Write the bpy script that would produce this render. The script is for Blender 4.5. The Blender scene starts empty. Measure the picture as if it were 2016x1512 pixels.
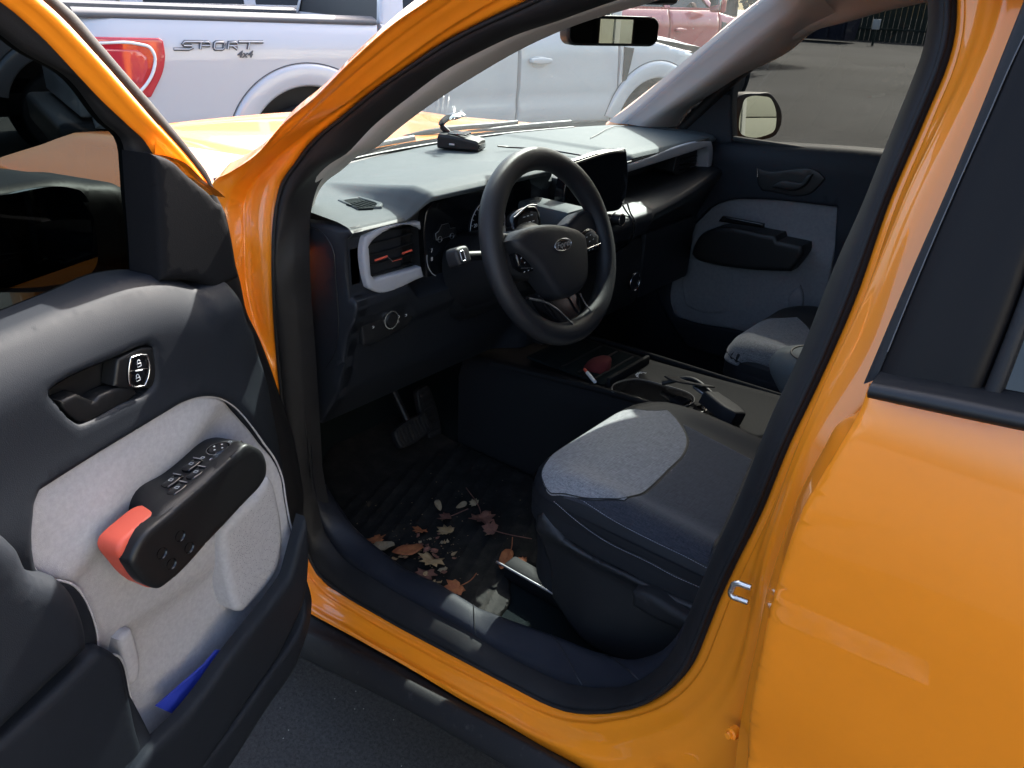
import bpy, bmesh, math, random
import numpy as np
from mathutils import Vector, Matrix
from mathutils.geometry import delaunay_2d_cdt

# ---------------------------------------------------------------- camera, sky, sun, exposure
SC = bpy.context.scene
COL = SC.collection
random.seed(7)
cam_data = bpy.data.cameras.new('camera')
cam_data.sensor_fit = 'HORIZONTAL'; cam_data.sensor_width = 36.0
cam_data.lens = 28.106
cam_data.clip_start = 0.02; cam_data.clip_end = 400
cam = bpy.data.objects.new('camera', cam_data); COL.objects.link(cam)
R_, U_, F_ = Vector((-.770799, -.636108, .035142)), Vector((.306104, -.321415, .896099)), Vector((.558720, -.701469, -.442462))
cam.matrix_world = Matrix(((R_.x, U_.x, -F_.x, -.89321), (R_.y, U_.y, -F_.y, 1.60308), (R_.z, U_.z, -F_.z, 1.46322), (0, 0, 0, 1)))
SC.camera = cam

SUN = Vector((.17, -.72, .67)).normalized()         # towards the sun: high on the car's right side
sun_el = math.asin(SUN.z)
world = bpy.data.worlds.new('World'); SC.world = world; world.use_nodes = True
wn = world.node_tree
for n in list(wn.nodes): wn.nodes.remove(n)
sky = wn.nodes.new('ShaderNodeTexSky'); sky.sky_type = 'NISHITA'; sky.sun_disc = False
sky.sun_elevation = sun_el; sky.sun_rotation = math.atan2(SUN.x, SUN.y)
sky.air_density = .9; sky.dust_density = 5.0; sky.ozone_density = .5
bg = wn.nodes.new('ShaderNodeBackground'); bg.inputs['Strength'].default_value = .15
wo = wn.nodes.new('ShaderNodeOutputWorld')
wn.links.new(sky.outputs[0], bg.inputs[0]); wn.links.new(bg.outputs[0], wo.inputs[0])
sl = bpy.data.lights.new('sun', 'SUN'); sl.energy = 3.6; sl.angle = math.radians(.5); sl.color = (1, .95, .87)
so = bpy.data.objects.new('sun', sl); COL.objects.link(so)
so.rotation_euler = (-SUN).to_track_quat('-Z', 'Y').to_euler()
so.location = SUN * 30
SC.view_settings.view_transform = 'Standard'; SC.view_settings.look = 'None'
SC.view_settings.exposure = 2.42; SC.view_settings.gamma = 1.0
SC.view_settings.use_curve_mapping = False
SC.cycles.max_bounces = 10; SC.cycles.transparent_max_bounces = 16
SC.cycles.sample_clamp_indirect = 6.0; SC.cycles.caustics_reflective = False; SC.cycles.caustics_refractive = False

# ---------------------------------------------------------------- materials
def pmat(name, col, rough=.5, metal=0.0, coat=0.0, bump=None, var=None, spec=.5, coat_rough=.03, sheen=0.0):
    m = bpy.data.materials.new(name); m.use_nodes = True
    t = m.node_tree; p = t.nodes['Principled BSDF']
    p.inputs['Base Color'].default_value = (*col, 1); p.inputs['Roughness'].default_value = rough
    p.inputs['Metallic'].default_value = metal; p.inputs['Coat Weight'].default_value = coat
    p.inputs['Coat Roughness'].default_value = coat_rough; p.inputs['Specular IOR Level'].default_value = spec
    p.inputs['Sheen Weight'].default_value = sheen
    tc = t.nodes.new('ShaderNodeTexCoord')
    if bump:
        sc, st, dist = bump
        n = t.nodes.new('ShaderNodeTexNoise'); n.inputs['Scale'].default_value = sc; n.inputs['Detail'].default_value = 3
        b = t.nodes.new('ShaderNodeBump'); b.inputs['Strength'].default_value = st; b.inputs['Distance'].default_value = dist
        t.links.new(tc.outputs['Object'], n.inputs['Vector']); t.links.new(n.outputs['Fac'], b.inputs['Height'])
        t.links.new(b.outputs['Normal'], p.inputs['Normal'])
    if var:
        sc, col2, lo, hi = var
        n = t.nodes.new('ShaderNodeTexNoise'); n.inputs['Scale'].default_value = sc; n.inputs['Detail'].default_value = 6
        n.inputs['Roughness'].default_value = .65
        r = t.nodes.new('ShaderNodeMapRange'); r.inputs['From Min'].default_value = lo; r.inputs['From Max'].default_value = hi
        mx = t.nodes.new('ShaderNodeMix'); mx.data_type = 'RGBA'
        mx.inputs['A'].default_value = (*col, 1); mx.inputs['B'].default_value = (*col2, 1)
        t.links.new(tc.outputs['Object'], n.inputs['Vector']); t.links.new(n.outputs['Fac'], r.inputs['Value'])
        t.links.new(r.outputs['Result'], mx.inputs['Factor']); t.links.new(mx.outputs['Result'], p.inputs['Base Color'])
    return m
def glassmat(name, tint, refl=.9, rough=.0, film=0.0, ior=1.5):
    m = bpy.data.materials.new(name); m.use_nodes = True; t = m.node_tree
    for n in list(t.nodes): t.nodes.remove(n)
    o = t.nodes.new('ShaderNodeOutputMaterial'); tr = t.nodes.new('ShaderNodeBsdfTransparent'); gl = t.nodes.new('ShaderNodeBsdfGlossy')
    fr = t.nodes.new('ShaderNodeFresnel'); mx = t.nodes.new('ShaderNodeMixShader'); ml = t.nodes.new('ShaderNodeMath'); ml.operation = 'MULTIPLY'
    tr.inputs['Color'].default_value = (*tint, 1); gl.inputs['Roughness'].default_value = rough; fr.inputs['IOR'].default_value = ior
    ml.inputs[1].default_value = refl
    t.links.new(fr.outputs[0], ml.inputs[0]); t.links.new(ml.outputs[0], mx.inputs[0])
    t.links.new(gl.outputs[0], mx.inputs[2])
    if film > 0:      # thin coat of dust on the pane that catches light
        df = t.nodes.new('ShaderNodeBsdfDiffuse'); df.inputs['Color'].default_value = (.6, .62, .6, 1)
        tl = t.nodes.new('ShaderNodeBsdfTranslucent'); tl.inputs['Color'].default_value = (.6, .64, .62, 1)
        ad = t.nodes.new('ShaderNodeMixShader'); ad.inputs[0].default_value = .5
        t.links.new(df.outputs[0], ad.inputs[1]); t.links.new(tl.outputs[0], ad.inputs[2])
        tc = t.nodes.new('ShaderNodeTexCoord'); nz = t.nodes.new('ShaderNodeTexNoise'); nz.inputs['Scale'].default_value = 55; nz.inputs['Detail'].default_value = 8
        rg = t.nodes.new('ShaderNodeMapRange'); rg.inputs['From Min'].default_value = .3; rg.inputs['From Max'].default_value = .75
        rg.inputs['To Min'].default_value = film * .8; rg.inputs['To Max'].default_value = film * 1.3
        vo = t.nodes.new('ShaderNodeTexVoronoi'); vo.inputs['Scale'].default_value = 38
        lt = t.nodes.new('ShaderNodeMath'); lt.operation = 'LESS_THAN'; lt.inputs[1].default_value = .055
        pw = t.nodes.new('ShaderNodeMath'); pw.operation = 'MULTIPLY_ADD'; pw.inputs[1].default_value = .35
        m2 = t.nodes.new('ShaderNodeMixShader')
        t.links.new(tc.outputs['Object'], nz.inputs['Vector']); t.links.new(tc.outputs['Object'], vo.inputs['Vector'])
        t.links.new(nz.outputs['Fac'], rg.inputs['Value']); t.links.new(vo.outputs['Distance'], lt.inputs[0])
        t.links.new(lt.outputs[0], pw.inputs[0]); t.links.new(rg.outputs['Result'], pw.inputs[2])
        t.links.new(pw.outputs[0], m2.inputs[0]); t.links.new(tr.outputs[0], m2.inputs[1]); t.links.new(ad.outputs[0], m2.inputs[2])
        t.links.new(m2.outputs[0], mx.inputs[1])
    else: t.links.new(tr.outputs[0], mx.inputs[1])
    t.links.new(mx.outputs[0], o.inputs['Surface'])
    return m
def fabricmat(name, col, col2, scale):
    m = pmat(name, col, .9, spec=.15, sheen=.25); t = m.node_tree; p = t.nodes['Principled BSDF']
    tc = t.nodes.new('ShaderNodeTexCoord')
    def thread(sx, sy, sz):
        mp = t.nodes.new('ShaderNodeMapping'); mp.inputs['Scale'].default_value = (sx, sy, sz)
        n = t.nodes.new('ShaderNodeTexNoise'); n.inputs['Scale'].default_value = 1; n.inputs['Detail'].default_value = 2
        t.links.new(tc.outputs['Object'], mp.inputs['Vector']); t.links.new(mp.outputs['Vector'], n.inputs['Vector']); return n
    a, b = thread(scale * 7, scale * .5, scale * 3), thread(scale * .6, scale * 7, scale * 3)
    ad = t.nodes.new('ShaderNodeMath'); ad.operation = 'ADD'
    t.links.new(a.outputs['Fac'], ad.inputs[0]); t.links.new(b.outputs['Fac'], ad.inputs[1])
    r = t.nodes.new('ShaderNodeMapRange'); r.inputs['From Min'].default_value = .75; r.inputs['From Max'].default_value = 1.25
    mx = t.nodes.new('ShaderNodeMix'); mx.data_type = 'RGBA'; mx.inputs['A'].default_value = (*col, 1); mx.inputs['B'].default_value = (*col2, 1)
    t.links.new(ad.outputs[0], r.inputs['Value']); t.links.new(r.outputs['Result'], mx.inputs['Factor']); t.links.new(mx.outputs['Result'], p.inputs['Base Color'])
    bp = t.nodes.new('ShaderNodeBump'); bp.inputs['Strength'].default_value = .35; bp.inputs['Distance'].default_value = .001
    t.links.new(ad.outputs[0], bp.inputs['Height']); t.links.new(bp.outputs['Normal'], p.inputs['Normal'])
    return m
M = {}
M['orange'] = pmat('orange_paint', (.86, .248, .010), .40, .0, .85, spec=.35, coat_rough=.02, var=(9, (.82, .234, .009), .35, .75))
M['dash'] = pmat('dark_plastic', (.064, .074, .079), .66, bump=(900, .5, .0007), spec=.12, var=(30, (.071, .081, .086), .4, .7))  # dash plastic, its sky sheen lifted into the base colour
M['navy'] = pmat('navy_plastic', (.0100, .0128, .0180), .62, bump=(900, .4, .0007), spec=.22, var=(14, (.0115, .0145, .020), .4, .7))
M['black'] = pmat('black_plastic', (.0075, .008, .009), .45, bump=(1200, .25, .0005), spec=.4)
M['gloss'] = pmat('gloss_black', (.006, .006, .007), .12)
M['rubber'] = pmat('rubber', (.009, .009, .010), .6, bump=(700, .3, .0008), var=(20, (.013, .013, .014), .45, .75), spec=.28)
M['clad'] = pmat('cladding', (.010, .010, .011), .6, bump=(500, .5, .001), var=(60, (.045, .043, .04), .60, .76), spec=.3)
M['decal'] = pmat('decal_grey', (.075, .075, .08), .5)
M['console'] = pmat('console_plastic', (.0075, .008, .009), .75, bump=(1000, .4, .0007), spec=.18)
M['scuff'] = pmat('scuff_plastic', (.008, .010, .016), .5, bump=(900, .3, .0006), spec=.3, var=(35, (.014, .015, .019), .5, .8))
M['carpet'] = pmat('carpet', (.007, .011, .012), .95, bump=(1500, .8, .002), spec=.1)
M['leather'] = pmat('steering_leather', (.014, .0145, .0165), .48, bump=(700, .6, .0011), spec=.38)
M['vinyl'] = pmat('seat_vinyl', (.0085, .0095, .012), .62, bump=(600, .5, .0009), spec=.3)
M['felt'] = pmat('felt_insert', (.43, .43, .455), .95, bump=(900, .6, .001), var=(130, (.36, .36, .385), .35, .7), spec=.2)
M['felt_shaded'] = pmat('felt_insert_shaded', (.17, .174, .184), .95, bump=(900, .6, .001), var=(120, (.14, .144, .155), .35, .7), spec=.2)  # same felt, with the dim light behind tinted glass darkened into its colour
M['vtrim'] = pmat('vent_trim', (.30, .31, .34), .8, bump=(1100, .5, .0006))
M['liner'] = pmat('pillar_liner', (.40, .39, .385), .85, bump=(700, .3, .0008))
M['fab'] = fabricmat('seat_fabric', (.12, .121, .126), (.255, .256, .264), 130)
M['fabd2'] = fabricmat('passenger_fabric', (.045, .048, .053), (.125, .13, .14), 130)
M['fabd'] = fabricmat('seat_fabric_dark', (.014, .016, .023), (.036, .039, .050), 130)
M['chrome'] = pmat('satin_silver', (.62, .62, .63), .22, 1.0)
M['print'] = pmat('white_print', (.55, .56, .58), .6)
M['red'] = pmat('coral_plastic', (.58, .085, .05), .55, bump=(900, .2, .0005))
M['redcloth'] = pmat('red_cloth', (.10, .010, .010), .9)
M['dash_shade'] = pmat('dash_shaded', (.0105, .0125, .0165), .5, bump=(900, .3, .0006), spec=.35)  # the dash plastic again, with shade put into the colour
M['panel'] = pmat('pillar_film', (.0085, .0076, .0078), .42, bump=(60, .03, .002), spec=.10)
M['blue'] = pmat('blue_card', (.02, .04, .34), .5)
M['sail'] = pmat('sail_plastic', (.006, .0065, .008), .8, bump=(900, .4, .0007), spec=.12)
M['matrubber'] = pmat('mat_rubber', (.013, .013, .0125), .7, bump=(300, .5, .0012), var=(26, (.030, .028, .025), .45, .75), spec=.1)
M['linepaint'] = pmat('line_paint', (.36, .355, .33), .8, var=(9, (.10, .10, .10), .42, .62))
M['white'] = pmat('white_plastic', (.75, .75, .74), .4)
M['mirror'] = pmat('mirror_glass', (.50, .53, .49), .0, 1.0)
M['silver'] = pmat('silver_paint', (.44, .44, .455), .35, .10, .6)
M['redpaint'] = pmat('red_paint', (.30, .012, .016), .3, .1, 1.0)
M['darkpaint'] = pmat('black_paint', (.012, .013, .016), .3, .0, 1.0)
M['tail'] = pmat('tail_lens', (.46, .015, .025), .12, coat=1.0)
M['tail2'] = pmat('tail_lens_dark', (.50, .03, .045), .12, coat=1.0)
M['tyre'] = pmat('tyre', (.013, .013, .014), .8, bump=(90, .3, .004))
M['alloy'] = pmat('alloy', (.45, .45, .47), .3, .9)
M['steel'] = pmat('zinc_steel', (.66, .66, .64), .3, 1.0)
M['wall'] = pmat('white_wall', (.55, .54, .46), .8, var=(1.2, (.50, .49, .42), .4, .7))
M['doorpanel'] = pmat('garage_panel', (.60, .60, .53), .6)
M['greypaint'] = pmat('grey_paint', (.28, .28, .30), .3, .3, 1.0)
M['fence'] = pmat('green_fence', (.035, .045, .035), .9, var=(8, (.05, .06, .045), .4, .7))
M['bin'] = pmat('dark_bin', (.012, .015, .035), .6)
M['bark'] = pmat('bark', (.08, .06, .045), .9, bump=(30, .7, .02))
M['leafgreen'] = pmat('foliage', (.035, .05, .02), .8, var=(3, (.06, .075, .03), .4, .6))
M['glass'] = glassmat('windshield_glass', (.62, .71, .71), .9, film=.05)
M['tint'] = glassmat('tinted_glass', (.115, .12, .115), .9)
M['tintdoor'] = glassmat('door_glass', (.065, .080, .078), .6)
M['tintcup'] = glassmat('clear_cup', (.8, .82, .82), 1.0, .1)
M['dark_glass'] = glassmat('privacy_glass', (.03, .03, .032), 1.0)
M['screen'] = pmat('screen_glass', (.006, .007, .009), .08)
def leafmat(name, c1, c2): return pmat(name, c1, .75, var=(60, c2, .35, .7), bump=(120, .5, .002))
M['leaf_brown'] = leafmat('leaf_brown', (.16, .07, .045), (.09, .035, .025))
M['leaf_orange'] = leafmat('leaf_orange', (.33, .12, .04), (.22, .06, .02))
M['leaf_tan'] = leafmat('leaf_tan', (.36, .26, .14), (.24, .15, .06))
M['leaf_pale'] = leafmat('leaf_pale', (.30, .24, .15), (.18, .13, .07))

# asphalt with aggregate specks
m = pmat('asphalt', (.045, .045, .046), .9, spec=.25); t = m.node_tree; p = t.nodes['Principled BSDF']
tc = t.nodes.new('ShaderNodeTexCoord')
n1 = t.nodes.new('ShaderNodeTexNoise'); n1.inputs['Scale'].default_value = 120; n1.inputs['Detail'].default_value = 8; n1.inputs['Roughness'].default_value = .8
n2 = t.nodes.new('ShaderNodeTexNoise'); n2.inputs['Scale'].default_value = .35; n2.inputs['Detail'].default_value = 6
r1 = t.nodes.new('ShaderNodeValToRGB'); e = r1.color_ramp.elements
e[0].position = .32; e[0].color = (.018, .018, .019, 1); e[1].position = .74; e[1].color = (.085, .085, .084, 1)
r2 = t.nodes.new('ShaderNodeMapRange'); r2.inputs['From Min'].default_value = .3; r2.inputs['From Max'].default_value = .7; r2.inputs['To Min'].default_value = .62; r2.inputs['To Max'].default_value = 1.3
mu = t.nodes.new('ShaderNodeMix'); mu.data_type = 'RGBA'; mu.blend_type = 'MULTIPLY'; mu.inputs['Factor'].default_value = 1
bp = t.nodes.new('ShaderNodeBump'); bp.inputs['Strength'].default_value = .8; bp.inputs['Distance'].default_value = .006
for n in (n1, n2): t.links.new(tc.outputs['Object'], n.inputs['Vector'])
t.links.new(n1.outputs['Fac'], r1.inputs['Fac']); t.links.new(n2.outputs['Fac'], r2.inputs['Value'])
t.links.new(r1.outputs['Color'], mu.inputs['A']); t.links.new(r2.outputs['Result'], mu.inputs['B']); t.links.new(mu.outputs['Result'], p.inputs['Base Color'])
t.links.new(n1.outputs['Fac'], bp.inputs['Height']); t.links.new(bp.outputs['Normal'], p.inputs['Normal'])
vs = t.nodes.new('ShaderNodeTexVoronoi'); vs.inputs['Scale'].default_value = 34; ls = t.nodes.new('ShaderNodeMath'); ls.operation = 'LESS_THAN'; ls.inputs[1].default_value = .045
ms = t.nodes.new('ShaderNodeMix'); ms.data_type = 'RGBA'; ms.inputs['B'].default_value = (.34, .33, .30, 1)
t.links.new(tc.outputs['Object'], vs.inputs['Vector']); t.links.new(vs.outputs['Distance'], ls.inputs[0]); t.links.new(ls.outputs[0], ms.inputs['Factor'])
t.links.new(mu.outputs['Result'], ms.inputs['A']); t.links.new(ms.outputs['Result'], p.inputs['Base Color'])
M['asphalt'] = m

# ---------------------------------------------------------------- traced measurements (metres, car axes: x ahead, y to the left, z up)
D = {
 'seal_in': [[(-0.2862,0.6306,1.462),(-0.221,0.6365,1.4411),(-0.1763,0.6407,1.426),(-0.1161,0.6459,1.4074),(-0.0443,0.6543,1.3774),(0.019,0.6631,1.346),(0.0856,0.6755,1.3018),(0.1557,0.6897,1.2511),(0.207,0.7028,1.2044),(0.2622,0.7126,1.1691),(0.2978,0.7226,1.1337),(0.3076,0.7333,1.0953),(0.3026,0.748,1.0429),(0.2965,0.7552,1.0171),(0.2954,0.76,0.9333),(0.2965,0.76,0.807),(0.2998,0.76,0.6805),(0.3047,0.76,0.546)],[(0.2959,0.76,0.4775),(0.2818,0.76,0.4068),(0.2317,0.76,0.3681),(0.1367,0.76,0.3635),(0.0323,0.76,0.368),(-0.0416,0.76,0.3759),(-0.1347,0.76,0.3855),(-0.2287,0.76,0.387),(-0.3012,0.76,0.3973),(-0.3531,0.76,0.4085),(-0.416,0.76,0.4391)],[(-0.4658,0.76,0.4769),(-0.4998,0.76,0.5194),(-0.5295,0.76,0.5762),(-0.5455,0.76,0.6246),(-0.5546,0.76,0.68),(-0.5726,0.76,0.7891),(-0.5929,0.76,0.8925),(-0.6129,0.752,1.0287),(-0.6227,0.7334,1.0949),(-0.6329,0.7006,1.2121),(-0.6394,0.6877,1.2584),(-0.6445,0.6721,1.3139),(-0.6481,0.661,1.3536),(-0.6513,0.6513,1.3883),(-0.653,0.6422,1.4206),(-0.6505,0.6357,1.444),(-0.6426,0.6289,1.4683),(-0.6339,0.623,1.4893)],[(-0.6211,0.6191,1.5032),(-0.5746,0.6165,1.5124),(-0.4796,0.6166,1.512),(-0.3572,0.6222,1.4922)]],
 'seal_out': [[(-0.1997,0.6568,1.4756),(-0.1334,0.6651,1.4461),(-0.0847,0.6707,1.4262),(0.0045,0.6821,1.3853),(0.0662,0.6924,1.3485),(0.1356,0.7042,1.3064),(0.2027,0.7174,1.2593),(0.2737,0.7316,1.2086),(0.3035,0.7416,1.1727),(0.3306,0.7512,1.1387),(0.3362,0.7607,1.1047),(0.3155,0.79,0.9965),(0.3304,0.79,0.8212),(0.3333,0.79,0.728),(0.3254,0.79,0.5635),(0.3034,0.79,0.4072)],[(0.2892,0.79,0.3401),(0.26,0.79,0.3077),(0.1779,0.79,0.3078),(0.0795,0.79,0.319),(-0.0708,0.79,0.3396),(-0.2046,0.79,0.3628),(-0.31,0.79,0.3817),(-0.3764,0.79,0.3932),(-0.4375,0.79,0.4284)],[(-0.4893,0.79,0.4716),(-0.5304,0.79,0.5181),(-0.5637,0.79,0.5739),(-0.5862,0.79,0.6344),(-0.597,0.79,0.6988),(-0.6057,0.79,0.7593),(-0.6157,0.79,0.814),(-0.6358,0.79,0.9125),(-0.6505,0.7853,1.0169),(-0.6589,0.7691,1.0746),(-0.6704,0.7411,1.1745),(-0.6747,0.7086,1.2908),(-0.6801,0.6949,1.3395),(-0.6837,0.685,1.3749),(-0.6869,0.6763,1.4062),(-0.686,0.6687,1.4333),(-0.6772,0.6587,1.4691),(-0.6682,0.6525,1.4912)],[(-0.6525,0.6469,1.5111),(-0.593,0.6411,1.5316),(-0.4825,0.6381,1.5426),(-0.3314,0.6449,1.5181)]],
 'fl2': [[(-0.1839,0.6751,1.4818),(-0.1182,0.6829,1.4541),(-0.0145,0.6973,1.4024),(0.0829,0.714,1.343),(0.1563,0.727,1.2966),(0.2697,0.7468,1.2259),(0.3638,0.7661,1.1569),(0.3975,0.7761,1.1212),(0.4059,0.7834,1.0949),(0.3923,0.8004,1.0345),(0.388,0.81,0.9495),(0.3731,0.81,0.8717),(0.3369,0.81,0.7978),(0.3389,0.8073,0.7076),(0.3323,0.8047,0.5551),(0.3154,0.802,0.3944)],[(0.2968,0.802,0.3086),(0.2588,0.802,0.2909),(0.1504,0.802,0.2923),(0.012,0.802,0.3068),(-0.1264,0.802,0.3276),(-0.2384,0.802,0.3488),(-0.3239,0.802,0.3632),(-0.3921,0.802,0.3858),(-0.4493,0.802,0.4214)],[(-0.5047,0.802,0.4749),(-0.547,0.802,0.5248),(-0.5819,0.802,0.5838),(-0.6039,0.802,0.6462),(-0.6142,0.802,0.7129),(-0.6222,0.802,0.7727),(-0.6316,0.802,0.8261),(-0.6493,0.802,0.9224),(-0.662,0.7953,1.0238),(-0.6695,0.7795,1.0803),(-0.681,0.752,1.1786),(-0.6849,0.7199,1.2932),(-0.69,0.7065,1.341),(-0.6935,0.6968,1.3759),(-0.6965,0.6882,1.4066),(-0.6953,0.6805,1.4341),(-0.6866,0.6706,1.4692),(-0.6778,0.6645,1.491)],[(-0.6624,0.6578,1.5149),(-0.5997,0.6536,1.5395),(-0.487,0.6531,1.5508),(-0.3272,0.663,1.525)]],
 'fl1': [[(-0.11,0.7057,1.4795),(-0.0549,0.7148,1.4471),(0.0272,0.7279,1.4004),(0.127,0.746,1.3357),(0.238,0.7689,1.254),(0.3128,0.7843,1.1989),(0.3709,0.7972,1.1529),(0.4024,0.8066,1.1195),(0.4119,0.8149,1.0897),(0.3988,0.8316,1.0299),(0.3849,0.84,0.9576),(0.3633,0.84,0.8626),(0.3515,0.8333,0.7575),(0.3468,0.8267,0.5956),(0.3374,0.82,0.3799)],[(0.2964,0.82,0.2921),(0.274,0.82,0.2755),(0.1238,0.82,0.2799),(-0.0536,0.82,0.3012),(-0.2318,0.82,0.3326),(-0.2923,0.82,0.3439),(-0.3465,0.82,0.3522),(-0.4341,0.82,0.391),(-0.4965,0.82,0.4304)],[(-0.5518,0.82,0.4907),(-0.5993,0.82,0.5593),(-0.6351,0.82,0.6396),(-0.654,0.82,0.73),(-0.6543,0.82,0.8234),(-0.654,0.82,0.885),(-0.6599,0.82,0.9524),(-0.6663,0.8129,1.0254),(-0.6726,0.7934,1.095),(-0.6838,0.77,1.1785),(-0.6903,0.7511,1.2462),(-0.6948,0.7358,1.3009),(-0.7043,0.7196,1.3586),(-0.712,0.7067,1.4046),(-0.715,0.698,1.4356),(-0.7124,0.6884,1.4699),(-0.7077,0.6825,1.4909)],[(-0.6875,0.6743,1.5202),(-0.605,0.6664,1.5724),(-0.4586,0.6689,1.5871),(-0.2829,0.6867,1.5475)]],
 'fl0': [[(-0.0831,0.7311,1.4782),(-0.0321,0.7401,1.446),(0.0264,0.7489,1.4146),(0.1037,0.7641,1.3605),(0.1725,0.7797,1.3045),(0.2509,0.7946,1.2516),(0.3024,0.8081,1.2031),(0.379,0.8204,1.1592),(0.423,0.8266,1.137),(0.439,0.8376,1.0978),(0.4165,0.8563,1.0311),(0.3941,0.865,0.9615),(0.3737,0.865,0.8671),(0.3604,0.855,0.7623),(0.354,0.845,0.6009),(0.3547,0.835,0.366)],[(0.301,0.835,0.2425),(0.2703,0.835,0.2466),(0.0847,0.835,0.2773),(-0.0691,0.835,0.301),(-0.2043,0.835,0.3161),(-0.286,0.835,0.3299),(-0.377,0.835,0.3414),(-0.4479,0.835,0.3541),(-0.5063,0.835,0.3603)],[(-0.5815,0.835,0.409),(-0.6523,0.835,0.5331),(-0.6747,0.835,0.6187),(-0.6768,0.835,0.7062),(-0.6798,0.835,0.7521),(-0.6816,0.835,0.7953),(-0.6789,0.835,0.8471),(-0.6808,0.835,0.9169),(-0.6858,0.835,0.9742),(-0.6946,0.827,1.0286),(-0.7085,0.8141,1.0748),(-0.7237,0.8025,1.1159),(-0.73,0.7657,1.2476),(-0.738,0.7467,1.3155),(-0.7429,0.7278,1.3829),(-0.7453,0.7149,1.4289),(-0.7476,0.7032,1.4709),(-0.7465,0.6975,1.4911)],[(-0.7117,0.6862,1.5313),(-0.6134,0.6796,1.5909),(-0.4521,0.6861,1.6033),(-0.2597,0.7077,1.5617)]],
 'clad1': [(0.3336,0.868,0.209),(0.2536,0.868,0.2283),(0.0464,0.868,0.2784),(-0.1018,0.868,0.3035),(-0.226,0.868,0.3289),(-0.412,0.868,0.3651),(-0.5695,0.868,0.3873)],
 'clad2': [(0.3285,0.885,0.1506),(0.2866,0.885,0.1601),(0.0833,0.885,0.2159),(-0.0719,0.885,0.2567),(-0.1807,0.885,0.2814),(-0.3225,0.885,0.3069),(-0.4953,0.885,0.3371)],
 'd_trim': [(0.4638,1.0822),(0.3797,1.0846),(0.236,1.0917),(0.1701,1.0957),(0.1436,1.0926),(0.0852,1.075),(0.0627,1.0613),(0.0494,1.0493),(-0.0069,1.0529),(-0.0101,1.024),(-0.0136,0.996),(-0.0189,0.9771),(-0.0326,0.9493),(-0.0392,0.9199),(-0.0547,0.8786),(-0.0676,0.8397),(-0.0728,0.8099),(-0.0817,0.7745),(-0.0949,0.7244),(-0.1073,0.6616),(-0.1109,0.6057),(-0.11,0.5365),(-0.1086,0.5002),(-0.1017,0.4448),(-0.0863,0.3867),(-0.0677,0.3562),(-0.0426,0.3353),(-0.0071,0.3161),(0.0104,0.3003),(0.1106,0.2692),(0.2253,0.2295),(0.303,0.21),(0.6026,0.4475),(0.6447,0.7228),(0.5864,0.944),(0.5328,1.0755)],
 'd_insert': [(0.3789,0.8992),(0.3061,0.9039),(0.2192,0.9076),(0.1731,0.9093),(0.146,0.9097),(0.1187,0.9055),(0.0893,0.8946),(0.0637,0.8785),(0.0423,0.8569),(0.0261,0.8345),(0.0099,0.8067),(-0.0144,0.7592),(-0.0393,0.7112),(-0.0524,0.6667),(-0.0553,0.6159),(-0.0591,0.5695),(-0.0642,0.5302),(-0.0626,0.473),(-0.0559,0.4227),(-0.0294,0.3871),(0.1075,0.3374),(0.2142,0.3081),(0.3046,0.2994),(0.3288,0.3629),(0.3252,0.4167),(0.3241,0.5017),(0.3284,0.5826),(0.354,0.6163),(0.3504,0.6394),(0.3507,0.6808),(0.3647,0.7401),(0.4005,0.7829),(0.4062,0.7944),(0.4097,0.8243),(0.4033,0.8597),(0.3957,0.8763),(0.3911,0.8861)],
 'd_bowl': [(0.3241,1.0154),(0.2365,1.0171),(0.194,1.0165),(0.1797,1.0139),(0.1747,1.0082),(0.176,0.9974),(0.1819,0.9652),(0.1855,0.9566),(0.1936,0.9524),(0.242,0.9521),(0.2934,0.9513),(0.3051,0.9534),(0.3116,0.9603),(0.3285,0.9946),(0.3345,1.007),(0.3322,1.0135)],
 'd_lever': [(0.3232,0.9935),(0.298,0.9926),(0.2778,0.9725),(0.2675,0.9766),(0.2357,0.9742),(0.215,0.9651),(0.2107,0.9531),(0.2286,0.9498),(0.2934,0.949),(0.3047,0.9554),(0.3215,0.9857)],
 'd_lockpod': [(0.232,1.0137),(0.184,1.0125),(0.1726,1.0081),(0.1828,0.9552),(0.189,0.9517),(0.2338,0.9724),(0.2452,0.9804)],
 'd_lock': [(0.215,1.0097),(0.1992,1.0079),(0.1898,1.0034),(0.1884,0.9976),(0.195,0.9706),(0.2018,0.9635),(0.2189,0.9687),(0.2243,0.9749),(0.2242,0.9831),(0.2177,1.0049)],
 'd_lockm1': [(0.2206,0.9925),(0.1929,0.9854)],
 'd_lockm0': [(0.2127,0.9899),(0.2022,0.987)],
 'd_icon1': [(0.2051,0.9973)],
 'd_icon2': [(0.2109,0.9786)],
 'd_arm': [(0.3274,0.7924),(0.3169,0.8023),(0.2617,0.8133),(0.1985,0.8224),(0.1233,0.8361),(0.1052,0.8387),(0.0858,0.8249),(0.0701,0.8047),(0.0652,0.7816),(0.0705,0.763),(0.0854,0.7527),(0.1159,0.7457),(0.1957,0.7279),(0.2872,0.7107),(0.2979,0.7118),(0.3114,0.724),(0.3283,0.7616),(0.3322,0.7853)],
 'd_armor': [(0.3353,0.7961),(0.3302,0.804),(0.318,0.8078),(0.3042,0.8099),(0.2658,0.8113),(0.2454,0.8),(0.1843,0.8002),(0.143,0.798),(0.1311,0.7729),(0.2684,0.719),(0.2889,0.7003),(0.2986,0.706),(0.3088,0.7209),(0.3173,0.7378),(0.3273,0.7656),(0.3344,0.7857)],
 'd_armback': [(0.2595,0.7879),(0.2567,0.8007),(0.2492,0.8105),(0.1909,0.813),(0.0999,0.8191),(0.0743,0.8122),(0.0437,0.7935)],
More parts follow.
